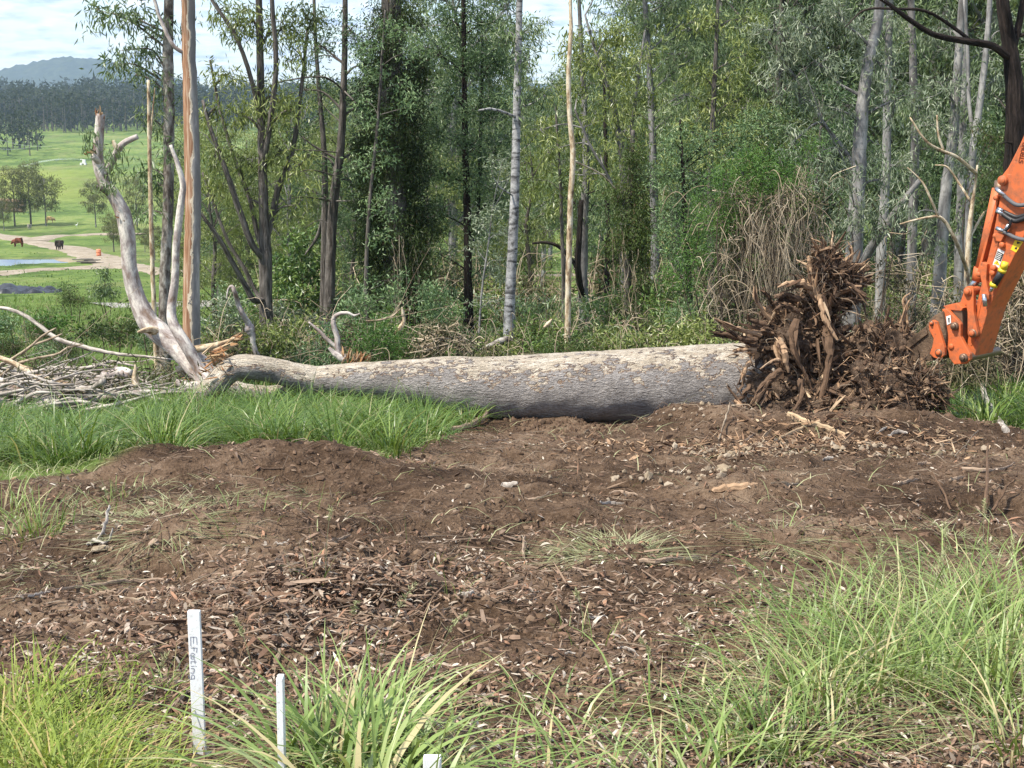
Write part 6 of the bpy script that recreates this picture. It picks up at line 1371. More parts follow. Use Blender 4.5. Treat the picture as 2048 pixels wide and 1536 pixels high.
for px, row, n, h in [(1000, 1600, 14, .34), (1120, 1580, 12, .30), (1220, 1600, 14, .34), (1330, 1560, 30, .36), (1400, 1600, 30, .38), (930, 1640, 20, .34), (1160, 1500, 14, .3), (1320, 1440, 16, .34), (880, 1480, 12, .3), (1080, 1440, 10, .26)]:
    tuft(B, px, row, n, h, .12, .011, bend=.8)
tag(B.obj('grass', MT['grass_fg']), 'broad bladed green grass clump around the white pegs', 'grass', kind='stuff')
B = Buf()
for px, row, n, h in [(20, 1560, 150, .30), (90, 1560, 170, .30), (160, 1560, 150, .28), (30, 1480, 120, .24), (110, 1470, 120, .24), (190, 1500, 80, .22), (-30, 1500, 100, .28), (60, 1620, 120, .36), (150, 1620, 120, .34), (220, 1590, 60, .24), (20, 1410, 50, .24), (80, 1400, 40, .2)]:
    tuft(B, px, row, n, h * .95, .13, .008, bend=.8, segs=5)
tuft(B, 20, 1430, 16, .34, .06, .018, bend=.7); tuft(B, 100, 1480, 14, .34, .06, .016, bend=.7)
x, y = fan(1500, 4.1, 5.4, -.42, -.28)
leaves(B, on_ground(x, y, .05) + np.stack([0 * x, 0 * x, rng.uniform(0, .20, len(x))], 1), rng.normal(size=(len(x), 3)) + (0, 0, .7), rng.uniform(.012, .03, len(x)), rng.uniform(.005, .010, len(x)), rng)
tag(B.obj('weeds', MT['grass_yel']), 'yellow green flowering weeds in the lower left corner', 'weeds', kind='stuff')
# sparse seedlings and a few tussocks left on the soil
B = Buf()
for px, row, n, h, sp, w in [(85, 1060, 60, .28, .10, .010), (20, 1040, 50, .30, .10, .010), (40, 1075, 40, .2, .12, .008), (330, 1380, 24, .16, .05, .007), (640, 1160, 10, .22, .05, .006), (480, 1040, 10, .2, .1, .005), (620, 1020, 8, .2, .1, .005), (1160, 1260, 10, .16, .06, .005), (1190, 1290, 8, .2, .05, .005), (910, 1190, 8, .18, .08, .005), (360, 1110, 8, .12, .08, .005), (860, 1120, 8, .2, .1, .005), (1560, 1060, 8, .2, .1, .005), (230, 1010, 24, .16, .1, .006), (250, 990, 24, .18, .12, .006)]:
    tuft(B, px, row, n, h, sp, w, bend=.5)
tag(B.obj('seedling_grass', MT['grass_fg']), 'stray green grass shoots left on the bare soil', 'grass', kind='stuff')
B = Buf()
for px, row, n, h, sp in [(1240, 1105, 220, .26, .14), (1210, 1100, 120, .2, .14), (330, 1050, 160, .24, .18), (250, 1035, 140, .24, .2), (500, 1000, 90, .2, .2), (430, 990, 90, .2, .2), (150, 1020, 140, .22, .22), (330, 1010, 120, .24, .2), (90, 1150, 90, .16, .2), (170, 1145, 60, .14, .14), (1860, 1100, 120, .24, .12), (1560, 1080, 60, .24, .08), (1900, 1080, 60, .22, .12)]:
    tuft(B, px, row, n, h, sp, .006, bend=1.25, segs=4, vs=.32, spread=1.1)
tag(B.obj('uprooted_grass', MT['grass_pale']), 'wilted uprooted grass lying flattened on the soil', 'grass', kind='stuff')
# seed stalks
B = Buf(); BSt = Buf()
for px, row, h, az in [(650, 1180, .42, 1.4), (690, 1340, .3, 1.2), (1170, 1290, .25, 1.9), (1330, 1440, .32, 2.2), (1460, 1470, .45, 2.6), (1560, 1300, .42, 2.5), (1630, 1260, .4, 2.4), (1560, 1240, .5, 2.9), (1710, 1420, .6, 1.3), (1770, 1300, .5, 1.7), (1880, 1250, .5, 1.5), (1960, 1180, .5, 1.5), (750, 1420, .5, .9), (840, 1450, .42, .7), (2000, 1330, .55, 1.4), (1840, 1350, .55, 1.2), (520, 1450, .4, 2.0), (300, 1500, .35, 1.2)]:
    g = GR(px, row); d = np.array((math.cos(az), .25 * math.sin(az), 0)) * h * .45
    P, _ = smooth_path(np.array([g, g + d * .3 + (0, 0, h * .5), g + d * .75 + (0, 0, h * .85), g + d * 1.15 + (0, 0, h)]), None, 6)
    V, Q, T, A = tube(P, np.linspace(.0022, .0010, len(P)), 3, cap=False); BSt.add(V, Q, None, A)
    i = rng.integers(len(P) * 2 // 3, len(P), 46); leaves(BSt, P[i] + rng.normal(0, .004, (46, 3)), rng.normal(0, .5, (46, 3)) + d / h + (0, 0, .7), .022 * rng.uniform(.5, 1.3, 46), .005, rng)
tag(BSt.obj('seed_stalks', MT['grass_pale'], smooth=False), 'thin grass seed stalks standing over the soil', 'grass', kind='stuff')

# ------------------------------------------------------------------ litter, clods, sticks
def flat(B, P, L, Wd, tilt=.35):
    n = len(P); az = rng.uniform(0, 2 * math.pi, n)
    D = np.stack([np.cos(az), np.sin(az), rng.normal(0, tilt, n)], 1); D /= np.linalg.norm(D, axis=1)[:, None]
    up = np.stack([rng.normal(0, tilt, n), rng.normal(0, tilt, n), np.ones(n)], 1)
    S = np.cross(D, up); S /= np.linalg.norm(S, axis=1)[:, None]; N = np.cross(S, D)
    L = np.broadcast_to(L, (n,))[:, None]; W_ = np.broadcast_to(Wd, (n,))[:, None]; cu = rng.normal(.10, .12, (n, 1))
    m1 = P + D * L * .3 + N * L * cu; m2 = P + D * L * .68 + N * L * cu
    V = np.stack([P, m1 - S * W_ * .5, m1 + S * W_ * .5, m2 - S * W_ * .42, m2 + S * W_ * .42, P + D * L], 1).reshape(-1, 3)
    b = np.arange(n)[:, None] * 6
    B.add(V, (b[:, None, :] + np.array([[1, 2, 4, 3]])[None]).reshape(-1, 4), (b[:, None, :] + np.array([[0, 2, 1], [3, 4, 5]])[None]).reshape(-1, 3))
x, y = fan(40000, 3.9, 10, -.42, .42, 1.3)
dens = np.clip(.50 + 3.4 * fbm(x * .9, y * .9, 3, 31), .06, 1) * np.clip(1.25 - (y - 4) / 4.8, .08, 1)
m = rng.uniform(0, 1, len(x)) < dens; x, y = x[m], y[m]
B = Buf(); n = len(x)
flat(B, on_ground(x, y, .006) + np.stack([0 * x, 0 * x, rng.uniform(0, .02, n)], 1), rng.gamma(4, .0085, n) + .012, rng.gamma(4, .0020, n) + .003)
x, y = fan(11000, 7.5, 17.6, -.42, .42, 1.3); m = (soil_mask(x, y) > .3) & (rng.uniform(0, 1, len(x)) < np.clip(.30 + 2.4 * fbm(x * .7, y * .7, 3, 33) + .35 * (x > 1.5) * (y > 13), .04, 1)); x, y = x[m], y[m]; n = len(x)
flat(B, on_ground(x, y, .008), rng.gamma(4, .010, n) + .015, rng.gamma(4, .0026, n) + .004, .5)
for px, row, n, sp in [(640, 1190, 420, .30), (760, 1180, 360, .28), (560, 1240, 360, .26), (880, 1160, 260, .25), (480, 1300, 260, .25), (700, 1130, 140, .25)]:
    g = GR(px, row); x = g[0] + rng.normal(0, sp, n); y = g[1] + rng.normal(0, sp * .8, n)
    flat(B, on_ground(x, y, .01) + np.stack([0 * x, 0 * x, rng.uniform(0, .05, n)], 1), rng.gamma(4, .012, n) + .015, rng.gamma(4, .0026, n) + .004, .6)
tag(B.obj('leaf_litter', MT['litter'], smooth=False), 'dry leaf litter scattered over the soil', 'leaf litter', kind='stuff')
B = Buf()
x, y = fan(4200, 3.9, 17.5, -.42, .42, 1.3); m = soil_mask(x, y) > .4; x, y = x[m], y[m]; n = len(x); az = rng.uniform(0, 6.28, n)
slabs(B, on_ground(x, y, .012), np.stack([np.cos(az), np.sin(az), rng.normal(.05, .3, n)], 1), rng.gamma(3, .013, n) + .012, rng.gamma(3, .003, n) + .003, .004, rng)
for px, row, n, sx, sy in [(640, 1170, 150, .34, .22), (760, 1160, 110, .34, .2), (570, 1220, 110, .30, .2), (900, 1150, 60, .4, .25), (460, 1290, 70, .35, .22), (1040, 1180, 50, .5, .3)]:
    g = GR(px, row); x = g[0] + rng.normal(0, sx, n); y = g[1] + rng.normal(0, sy, n); az = rng.normal(0, 1.0, n)
    slabs(B, on_ground(x, y, .015) + np.stack([0 * x, 0 * x, rng.uniform(0, .05, n)], 1), np.stack([np.cos(az), np.sin(az), rng.normal(0, .25, n)], 1), np.minimum(rng.gamma(2, .042, n) + .04, .26), rng.gamma(2, .004, n) + .004, .004, rng, bend=.08)
tag(B.obj('wood_chips', MT['barkstrip'], smooth=False), 'small bark and wood chips on the soil', 'wood chips', kind='stuff')
B = Buf()
x, y = fan(2300, 3.9, 17.5, -.42, .42, 1.2); m = soil_mask(x, y) > .4; x, y = x[m], y[m]
for a, b in zip(x, y):
    p = np.array((a, b, h1(a, b) + .012)); az = rng.uniform(0, 6.28); L = rng.gamma(2.5, .05) + .05; d = np.array((math.cos(az), math.sin(az), 0))
    q = p + d * L * .5 + rng.normal(0, .02, 3) + (0, 0, rng.uniform(0, .03)); e = p + d * L + rng.normal(0, .03, 3); e[2] = h1(e[0], e[1]) + rng.uniform(.0, .05)
    V, Q, T, A = tube(np.array([p, q, e]), [.004 * rng.uniform(.5, 1.6), .0035, .0018], 3, cap=False); B.add(V, Q, None, A)
tag(B.obj('twig_litter', MT['twigs']), 'fine twigs and rootlets strewn over the soil', 'twigs', kind='stuff')
# clods
_t = (1 + 5 ** .5) / 2
ICO = np.array([(-1, _t, 0), (1, _t, 0), (-1, -_t, 0), (1, -_t, 0), (0, -1, _t), (0, 1, _t), (0, -1, -_t), (0, 1, -_t), (_t, 0, -1), (_t, 0, 1), (-_t, 0, -1), (-_t, 0, 1)], float) / math.sqrt(1 + _t * _t)
ICF = np.array([(0, 11, 5), (0, 5, 1), (0, 1, 7), (0, 7, 10), (0, 10, 11), (1, 5, 9), (5, 11, 4), (11, 10, 2), (10, 7, 6), (7, 1, 8), (3, 9, 4), (3, 4, 2), (3, 2, 6), (3, 6, 8), (3, 8, 9), (4, 9, 5), (2, 4, 11), (6, 2, 10), (8, 6, 7), (9, 8, 1)])
def lumps(B, P, R):
    n = len(P); k = ICO[None] * rng.uniform(.6, 1.35, (n, 12, 1)) * R[:, None, None] * rng.uniform(.6, 1.3, (n, 1, 3))
    B.add((P[:, None, :] + k).reshape(-1, 3), T=(np.arange(n)[:, None, None] * 12 + ICF[None]).reshape(-1, 3))
x, y = fan(21000, 4.6, 18.0, -.42, .42, 1.2); m = (soil_mask(x, y) > .5) & (rng.uniform(0, 1, len(x)) < np.clip(.35 + 2.5 * fbm(x * .8, y * .8, 3, 51) + .3 * (y > 12), .05, 1)); x, y = x[m], y[m]
B = Buf(); lumps(B, on_ground(x, y, .0), np.minimum(rng.gamma(1.6, .0062, len(x)) + .004, .024))
for _ in range(70):
    a_, b_ = fan(1, 6.5, 17.0, -.36, .40, 1.2); nn = 40; xx = a_ + rng.normal(0, .16, nn); yy = b_ + rng.normal(0, .14, nn); q_ = soil_mask(xx, yy) > .7; lumps(B, on_ground(xx[q_], yy[q_], .0), np.minimum(rng.gamma(1.3, .010, int(q_.sum())) + .006, .030))
n = 2300; gx = rng.uniform(-.1, 5.6, n); gy = 17.1 + rng.normal(0, .55, n) - .1 * (gx - 2); lumps(B, on_ground(gx, gy, .0), np.minimum(rng.gamma(1.8, .013, n) + .007, .042))
tag(B.obj('soil_clods', MT['clod'], smooth=False), 'crumbled brown soil clods', 'soil clods', kind='stuff')
B = Buf()
for px, row, n, sx, sy in [(1480, 905, 120, .36, .2), (1560, 895, 90, .36, .18), (1420, 940, 30, .4, .2), (1350, 960, 50, .5, .3), (1700, 905, 60, .6, .25), (1810, 900, 50, .5, .25), (1380, 830, 40, .3, .2)]:
    g = GR(px, row); x = g[0] + rng.normal(0, sx, n); y = g[1] + rng.normal(0, sy, n); lumps(B, on_ground(x, y, .012), rng.gamma(2.5, .0055, n) + .006)
tag(B.obj('pale_stones', MT['stone'], smooth=False), 'pale stony clods heaped below the roots', 'stones', kind='stuff')

B = Buf()
for px, row, n, sx, sy in [(1500, 895, 260, .6, .3), (1600, 880, 260, .7, .3), (1700, 890, 200, .8, .3), (1400, 900, 160, .7, .3), (1800, 880, 160, .7, .3), (1250, 900, 90, .7, .4), (1650, 850, 160, .8, .2)]:
    g = GR(px, row); x = g[0] + rng.normal(0, sx, n); y = g[1] + rng.normal(0, sy, n); az = rng.uniform(0, 6.28, n)
    slabs(B, on_ground(x, y, .015), np.stack([np.cos(az), np.sin(az), rng.normal(.1, .35, n)], 1), np.minimum(rng.gamma(2, .035, n) + .02, .3), rng.gamma(1.5, .010, n) + .005, .008, rng)
tag(B.obj('pale_chips', MT['splinter'], smooth=False), 'pale torn wood chips strewn below the roots', 'wood chips', kind='stuff')
# larger bark strips and sticks, one by one
def gbranch(label, pts, mat='stick', name='stick', w=None, group=None, cat='stick', seed=0, lift=.02, flat_=.5):
    """a stick resting on the soil: photo pixels along it with widths; optional height above ground in m"""
    r2 = np.random.default_rng(3000 + seed); P = []; R = []
    for p in pts:
        g = GR(p[0], p[1]); P.append(g + np.array((0, 0, lift + (p[3] if len(p) > 3 else 0)))); R.append(p[2] * .5 * mpp(g[1]))
    P = np.array(P); B = Buf(); V, Q, T, A = tube(smooth_path(P, None, 5)[0] + r2.normal(0, .004, (5 * (len(P) - 1) + 1, 3)), smooth_path(P, R, 5)[1], 7, bump=.25, bs=1.5, seed=seed, flat=flat_); B.add(V, Q, T, A)
    return tag(B.obj(name, MT[mat], None, smooth=False, origin=tuple(P[0])), label, cat, group)
gbranch('long curled bark ribbon lying along the soil ridge at left', [(10, 1205, 4), (80, 1192, 7), (150, 1184, 8), (220, 1172, 8), (270, 1166, 9), (330, 1166, 4)], 'barkstrip', 'bark_strip', cat='bark', seed=1)
gbranch('long pale split root splinter lying in front of the roots', [(1575, 832, 14), (1620, 850, 14), (1660, 862, 12), (1690, 874, 7)], 'orange_wood', seed=2)
gbranch('second pale splinter crossing the long split root', [(1560, 880, 8), (1600, 862, 10), (1640, 848, 8)], 'orange_wood', seed=3)
gbranch('short pale stick standing beside the stony clods', [(1438, 884, 6), (1448, 862, 7, .06), (1460, 838, 6, .16)], 'stick', seed=4)
gbranch('dark bent root arm lying left of the roots', [(1470, 830, 14), (1500, 846, 12), (1520, 862, 6)], 'splinter_dark', 'root_piece', cat='root', seed=5)
gbranch('dark weathered branch stub leaning at the grass edge at right', [(2012, 866, 16), (1990, 845, 18, .05), (1972, 822, 14, .12), (1958, 795, 9, .28)], 'stick_grey', cat='branch', name='branch_stub', seed=6, flat_=.9)
gbranch('brown branch lying on the soil near the right edge', [(1925, 942, 6), (1975, 945, 9), (2010, 940, 6), (2030, 930, 3)], 'barkstrip', seed=7)
gbranch('pale bent twig near the right edge', [(1908, 915, 3), (1930, 895, 4), (1955, 865, 3)], 'stick', seed=8)
gbranch('black twiggy stump remnant standing in the soil at right', [(1968, 1035, 12), (1972, 1005, 8, .1), (1970, 965, 5, .32)], 'splinter_dark', 'stump', cat='stump', seed=9, flat_=.9)
gbranch('dark side shoot leaning off the twiggy stump', [(1985, 1030, 7), (2010, 1005, 6, .1), (2026, 998, 4, .12)], 'splinter_dark', 'stump_shoot', cat='stump', seed=10, flat_=.9)
gbranch('dark shoot left of the twiggy stump', [(1900, 1025, 5), (1880, 1000, 5, .08), (1862, 985, 3, .14)], 'splinter_dark', 'stump_shoot', cat='stump', seed=11, flat_=.9)
gbranch('curled dark bark slab on the smooth soil hump', [(172, 1098, 5), (190, 1088, 16), (215, 1092, 9), (226, 1080, 4, .05)], 'stick_grey', 'bark_slab', cat='bark', seed=12)
gbranch('upright grey bark flap beside the curled slab', [(196, 1090, 12), (212, 1072, 12, .05), (222, 1055, 8, .12)], 'stick_grey', 'bark_slab', cat='bark', seed=13)
gbranch('flat pinkish bark slab on the pale soil near the trampled grass heap', [(1280, 1130, 10), (1330, 1128, 14), (1400, 1120, 8)], 'barkstrip', 'bark_strip', cat='bark', seed=14)
gbranch('short upright pinkish chip left of the trampled grass heap', [(1046, 1120, 12), (1048, 1104, 12, .03), (1049, 1092, 8, .05)], 'barkstrip', 'bark_chip', cat='bark', seed=15)
gbranch('broken dark clod stick at the end of the lush grass', [(890, 862, 8), (930, 858, 14), (970, 846, 16, .05), (980, 826, 6, .12)], 'barkstrip', 'root_piece', cat='root', seed=16)
gbranch('tan bark strip among litter near the first peg', [(330, 1440, 8), (370, 1395, 14), (395, 1380, 6)], 'barkstrip', 'bark_strip', cat='bark', seed=17)
gbranch('thick dark root lump in the middle of the soil', [(1425, 982, 12), (1455, 976, 20), (1490, 972, 18), (1515, 968, 8)], 'splinter', 'root_lump', cat='root', seed=18, flat_=.8, lift=-.005)
lab = 'shed bark strip or broken stick lying loose on the soil and litter'
for i in range(110):
    px = rng.uniform(-20, 2060); row = 1010 + 500 * rng.uniform(0, 1) ** .8 if i < 80 else rng.uniform(860, 1010)
    if i < 40: px = rng.normal(650, 230); row = rng.normal(1210, 70)
    a = rng.normal(0, .5); L = rng.uniform(18, 62); w = rng.uniform(4, 10) if i % 3 else rng.uniform(8, 15)
    if row < 980 and px < 950: continue
    row = min(row, 1520)
    gbranch(lab, [(px, row, w * .6), (px + L * .5 * math.cos(a), row - L * .22 * math.sin(a) + rng.normal(0, 3), w, rng.uniform(0, .02)), (px + L * math.cos(a), row - L * .5 * math.sin(a), w * .4, rng.uniform(0, .03))], ['barkstrip', 'stick', 'stick_grey', 'barkstrip'][i % 4], 'bark_strip', group='loose bark strips and sticks on the soil', cat='bark', seed=100 + i, lift=.012, flat_=.35)
# brush round the felled crown: wilted leaves and fine sticks
B = Buf(); BT2 = Buf()
for px, row, sx, sy, n in [(60, 745, 60, 30, 900), (180, 770, 70, 22, 900), (280, 745, 60, 22, 700), (150, 720, 80, 20, 700), (330, 760, 40, 20, 400), (30, 790, 60, 20, 500), (420, 800, 40, 10, 200), (240, 800, 80, 12, 500), (0, 700, 50, 30, 500)]:
    for _ in range(n // 34):
        D = rng.uniform(17.6, 20.2); c = U(px + rng.normal(0, sx), row + rng.normal(0, sy), D); c[2] = max(c[2], h1(c[0], D) + .03); c[2] = min(c[2], h1(c[0], D) + .38)
        m = 20; leaves(B, c + rng.normal(0, .14, (m, 3)), rng.normal(size=(m, 3)) + (0, 0, -.6), .13 * rng.uniform(.6, 1.2, m), .024, rng)
        d = rng.normal(size=3) * (1, .6, .35); d /= np.linalg.norm(d); L = rng.uniform(.3, 1.0)
        V, Q, T, A = tube(smooth_path(np.array([c - d * L * .5, c + rng.normal(0, .05, 3), c + d * L * .5]), None, 3)[0], np.linspace(.009, .003, 7) * rng.uniform(.3, 1.1), 4, cap=False); BT2.add(V, Q, None, A)
tag(B.obj('wilted_leaves', MT['dead_leaf'], smooth=False), 'wilted leaves of the felled crown lying in the brush', 'leaves', kind='stuff')
for _ in range(150):
    D = rng.uniform(17.4, 20.0); px = rng.normal(90, 120); c = G(px, D) + np.array((0, 0, rng.uniform(.03, .42)))
    az = rng.normal(.15, .5) + (math.pi if rng.uniform() < .4 else 0); L = rng.uniform(.6, 1.9); d = np.array((math.cos(az), .6 * math.sin(az), rng.normal(.06, .16)))
    P = np.array([c - d * L * .5, c - d * L * .15 + rng.normal(0, .06, 3), c + d * L * .2 + rng.normal(0, .06, 3), c + d * L * .5]); P[:, 2] = np.maximum(P[:, 2], Hm(P[:, 0], P[:, 1]) + .02)
    r0 = rng.gamma(2.2, .006) + .006; V, Q, T, A = tube(smooth_path(P, None, 4)[0], np.linspace(r0, r0 * .35, 13), 6, bump=.1); BT2.add(V, Q, T, A)
tag(BT2.obj('brush_twigs', MT['stick_grey']), 'tangle of thin grey twigs from the felled crown', 'twigs', kind='stuff')
# leaf sprays still hanging on the bent limb
B = Buf()
for px, row, sx, sy, n in [(178, 265, 10, 8, 50), (180, 290, 8, 10, 36), (222, 310, 8, 14, 60), (232, 345, 12, 14, 90), (218, 370, 12, 8, 60), (240, 300, 8, 8, 30)]:
    P = np.array([U(px + rng.normal(0, sx), row + rng.normal(0, sy), 19.3 + rng.normal(0, .1)) for _ in range(n)])
    leaves(B, P, rng.normal(0, .5, (n, 3)) + (0, 0, -1), .12 * rng.uniform(.6, 1.3, n), .02, rng)
tag(B.obj('leaf_sprays', MT['leaf_gum'], FT, smooth=False), kind='stuff')
# ------------------------------------------------------------------ white survey pegs
def _white():
    t = NT('white painted timber'); p = t.n('ShaderNodeTexCoord').outputs['Object']
    n = t.noise(t.scale(p, (60, 60, 4)), 1.0, 4); n2 = t.noise(p, 35.0, 4, .7)
    c = t.mix(n, (.74, .75, .75), (.84, .85, .85)); c = t.mix(t.math('MULTIPLY', t.step(n2, .52, .72), .5), c, (.42, .38, .33)); c = t.mix(t.math('MULTIPLY', t.step(t.noise(p, 90.0, 3, .6), .62, .68), .5), c, (.20, .15, .11))
    return t.done(c, .55, t.bump(n, .25, .003), .4)
MT['white'] = _white(); MT['marker'] = plain('marker ink', (.20, .20, .27), .6, .2)
def peg(label, px0, px1, top, D, thick, lean=0.0):
    a = U(px0, top, D); b = U(px1, top, D); w = b[0] - a[0]; cx = (a[0] + b[0]) / 2
    gz = h1(cx, D); hgt = a[2] - gz
    root_ = empty('survey_peg', (cx, D, gz), label, 'peg')
    bm = bmesh.new()
    for z, k in ((-.25, .35), (-.08, 1), (hgt - .004, 1), (hgt, .94)):
        for sx, sy in ((-1, -1), (1, -1), (1, 1), (-1, 1)): bm.verts.new((sx * w * .5 * k + lean * (z - hgt), sy * thick * .5 * k + thick * .5, z))
    bm.verts.ensure_lookup_table(); v = bm.verts
    for r in range(3):
        for i in range(4):
            j = (i + 1) % 4; bm.faces.new((v[r * 4 + i], v[r * 4 + j], v[r * 4 + 4 + j], v[r * 4 + 4 + i]))
    bm.faces.new((v[12], v[13], v[14], v[15])); bm.faces.new((v[3], v[2], v[1], v[0]))
    bmesh.ops.bevel(bm, geom=list(bm.edges), offset=.0012, segments=1, affect='EDGES')
    me = bpy.data.meshes.new('stake'); bm.to_mesh(me); bm.free(); me.materials.append(MT['white'])
    o = bpy.data.objects.new('stake', me); COL.objects.link(o); o.parent = root_
    return root_
PG = peg('tallest white peg, hand lettered, standing at lower left', 374, 399, 1223, 4.72, .02)
peg('thin white peg seen edge on, second from the left', 552, 565, 1357, 4.25, .04, lean=.01)
peg('white peg tip just showing at the bottom edge', 846, 882, 1517, 3.95, .03)
SEG2 = {'E': [[(1, 1), (.1, 1), (0, .95), (0, .05), (.1, 0), (1.1, 0)], [(0, .5), (.8, .5)]], 'F': [[(0, 0), (0, 1.05), (1, 1)], [(0, .55), (.7, .55)]], 'o': [[(.5, .62), (.15, .55), (0, .3), (.15, .05), (.5, 0), (.85, .05), (1, .3), (.85, .55), (.5, .62)]],
        't': [[(.4, 1), (.4, .1), (.6, 0), (.9, .1)], [(0, .68), (.95, .68)]], 'i': [[(.5, .6), (.5, 0)], [(.5, .85), (.5, .93)]], 'n': [[(0, .6), (0, 0)], [(0, .4), (.3, .6), (.7, .6), (1, .4), (1, 0)]], 'g': [[(1, .6), (.3, .62), (0, .35), (.3, .08), (1, .1)], [(1, .62), (1, -.2), (.7, -.4), (.1, -.35)]]}
B = Buf(); rs0 = np.random.default_rng(3); yf = 4.72 - .0008; nrm = np.array((0, -1.0, 0))
for ch, y0, y1 in [('E', 1274, 1290), ('F', 1296, 1304), ('o', 1306, 1311.5), ('o', 1313, 1318.5), ('t', 1320, 1328), ('i', 1330, 1335), ('n', 1337, 1346), ('g', 1349, 1357)]:
    for st in SEG2[ch]:
        pts = [U(381.5 + 11.5 * v + rs0.normal(0, .45), y0 + (y1 - y0) * u + rs0.normal(0, .45), 4.72) for u, v in st]
        for p in pts: p[1] = yf
        ribbon(B, pts, .0019, nrm, 0.0)
o = B.obj('lettering', MT['marker'], PG)
# ------------------------------------------------------------------ paddock: stock, bales, odds and ends
def cow(label, px, row, L, rz, col, grazing=True, sc=1.0, group='cattle in the far paddock'):
    g = GR(px, row)
    t = plain('cow coat', col, .8, .2, 0, .3, 1.2)
    hx = (.88, .72) if grazing else (.98, 1.32)
    vs = [(-.75, 0, 1.18), (-.25, 0, 1.12), (.25, 0, 1.14), (.62, 0, 1.22), (hx[0], 0, (hx[1] + 1.2) / 2 + .1), (hx[0] + .18, 0, hx[1]), (hx[0] + .42, 0, hx[1] - .2),
          (-.72, .18, .75), (-.80, .2, .42), (-.74, .2, .03), (-.72, -.18, .75), (-.80, -.2, .42), (-.74, -.2, .03), (.5, .18, .72), (.52, .2, .4), (.5, .2, .03), (.5, -.18, .72), (.52, -.2, .4), (.5, -.2, .03), (-.98, 0, 1.05), (-1.02, 0, .5)]
    es = [(0, 1), (1, 2), (2, 3), (3, 4), (4, 5), (5, 6), (0, 7), (7, 8), (8, 9), (0, 10), (10, 11), (11, 12), (3, 13), (13, 14), (14, 15), (3, 16), (16, 17), (17, 18), (0, 19), (19, 20)]
    rs = [.44, .52, .52, .44, .30, .20, .13, .22, .11, .08, .22, .11, .08, .20, .11, .08, .20, .11, .08, .05, .03]
    me = bpy.data.meshes.new('cow'); me.from_pydata(vs, es, []); me.materials.append(t)
    o = bpy.data.objects.new('cow', me); COL.objects.link(o)
    sk = o.modifiers.new('skin', 'SKIN'); o.modifiers.new('sub', 'SUBSURF').levels = 1
    for v, r in zip(me.skin_vertices[0].data, rs): v.radius = (r, r)
    me.skin_vertices[0].data[1].use_root = True
    o.modifiers['sub'].render_levels = 1
    o.location = tuple(g); o.rotation_euler = (0, 0, rz); o.scale = (sc * .85,) * 3
    return tag(o, label, 'cow', group)
cow('red brown cow grazing beside the pond', 36, 494, 1.8, math.pi, (.16, .05, .025))
cow('dark cow standing end on near the track', 120, 500, 1.8, 1.4, (.05, .035, .028), False)
cow('tan cow under the paddock trees', 101, 446, 1.8, .3, (.55, .37, .17), True)
cow('small grey calf below the leftmost paddock trees', 59, 459, 1.2, 2.2, (.32, .29, .25), True, .75)
cow('black cow in the shade between the stripped gum and the forked tree', 404, 496, 1.8, 1.0, (.012, .011, .012), False)
cow('brown cow lying behind the limbs near the brown gum', 362, 505, 1.8, 0, (.25, .12, .06), True)
def solid(name, label, cat, mat, boxes, g, rz=0, group=None, parts=None):
    """one thing made of bevelled boxes; each box its own part"""
    root_ = empty(name, g, label, cat, group); root_.rotation_euler = (0, 0, rz)
    for nm, c, s in boxes:
        bm = bmesh.new(); bmesh.ops.create_cube(bm, size=1.0)
        for v in bm.verts: v.co = Vector((v.co.x * s[0] + c[0], v.co.y * s[1] + c[1], v.co.z * s[2] + c[2]))
        bmesh.ops.bevel(bm, geom=list(bm.edges), offset=min(s) * .12, segments=2, affect='EDGES')
        me = bpy.data.meshes.new(nm); bm.to_mesh(me); bm.free(); me.materials.append(mat)
        o = bpy.data.objects.new(nm, me); COL.objects.link(o); o.parent = root_
    return root_
gb = GR(198, 514)
Bd = Buf(); prof = [(.0, .27), (.03, .30), (.28, .29), (.31, .315), (.36, .315), (.39, .29), (.62, .29), (.65, .315), (.70, .315), (.73, .29), (.93, .295), (.97, .28), (1.0, .22)]
V, Q, T, A = tube(np.array([(gb[0], gb[1], gb[2] + z) for z, r in prof]), [r for z, r in prof], 20); Bd.add(V, Q, T, A)
tag(Bd.obj('marker_drum', plain('faded orange plastic', (.68, .22, .11), .5, .4), None, origin=tuple(gb)), 'orange drum standing beside the dirt track', 'drum')
rs_ = np.random.default_rng(8)
tm = plain('weathered timber', (.23, .20, .165), .9, .1, 0, .4, 2)
solid('timber_stack', 'low stack of weathered timber slabs beside the pond', 'timber stack', tm, [('slab', (rs_.uniform(-.4, .4), rs_.uniform(-.3, .3), .08 + .14 * (k // 3)), (rs_.uniform(1.4, 2.0), .34, .11)) if k % 3 == 0 else ('slab', (rs_.uniform(-1.3, 1.3), (k % 3 - 1) * .5, .08 + .14 * (k // 3)), (rs_.uniform(1.0, 1.8), .3, .11)) for k in range(12)], GR(178, 527), .2)
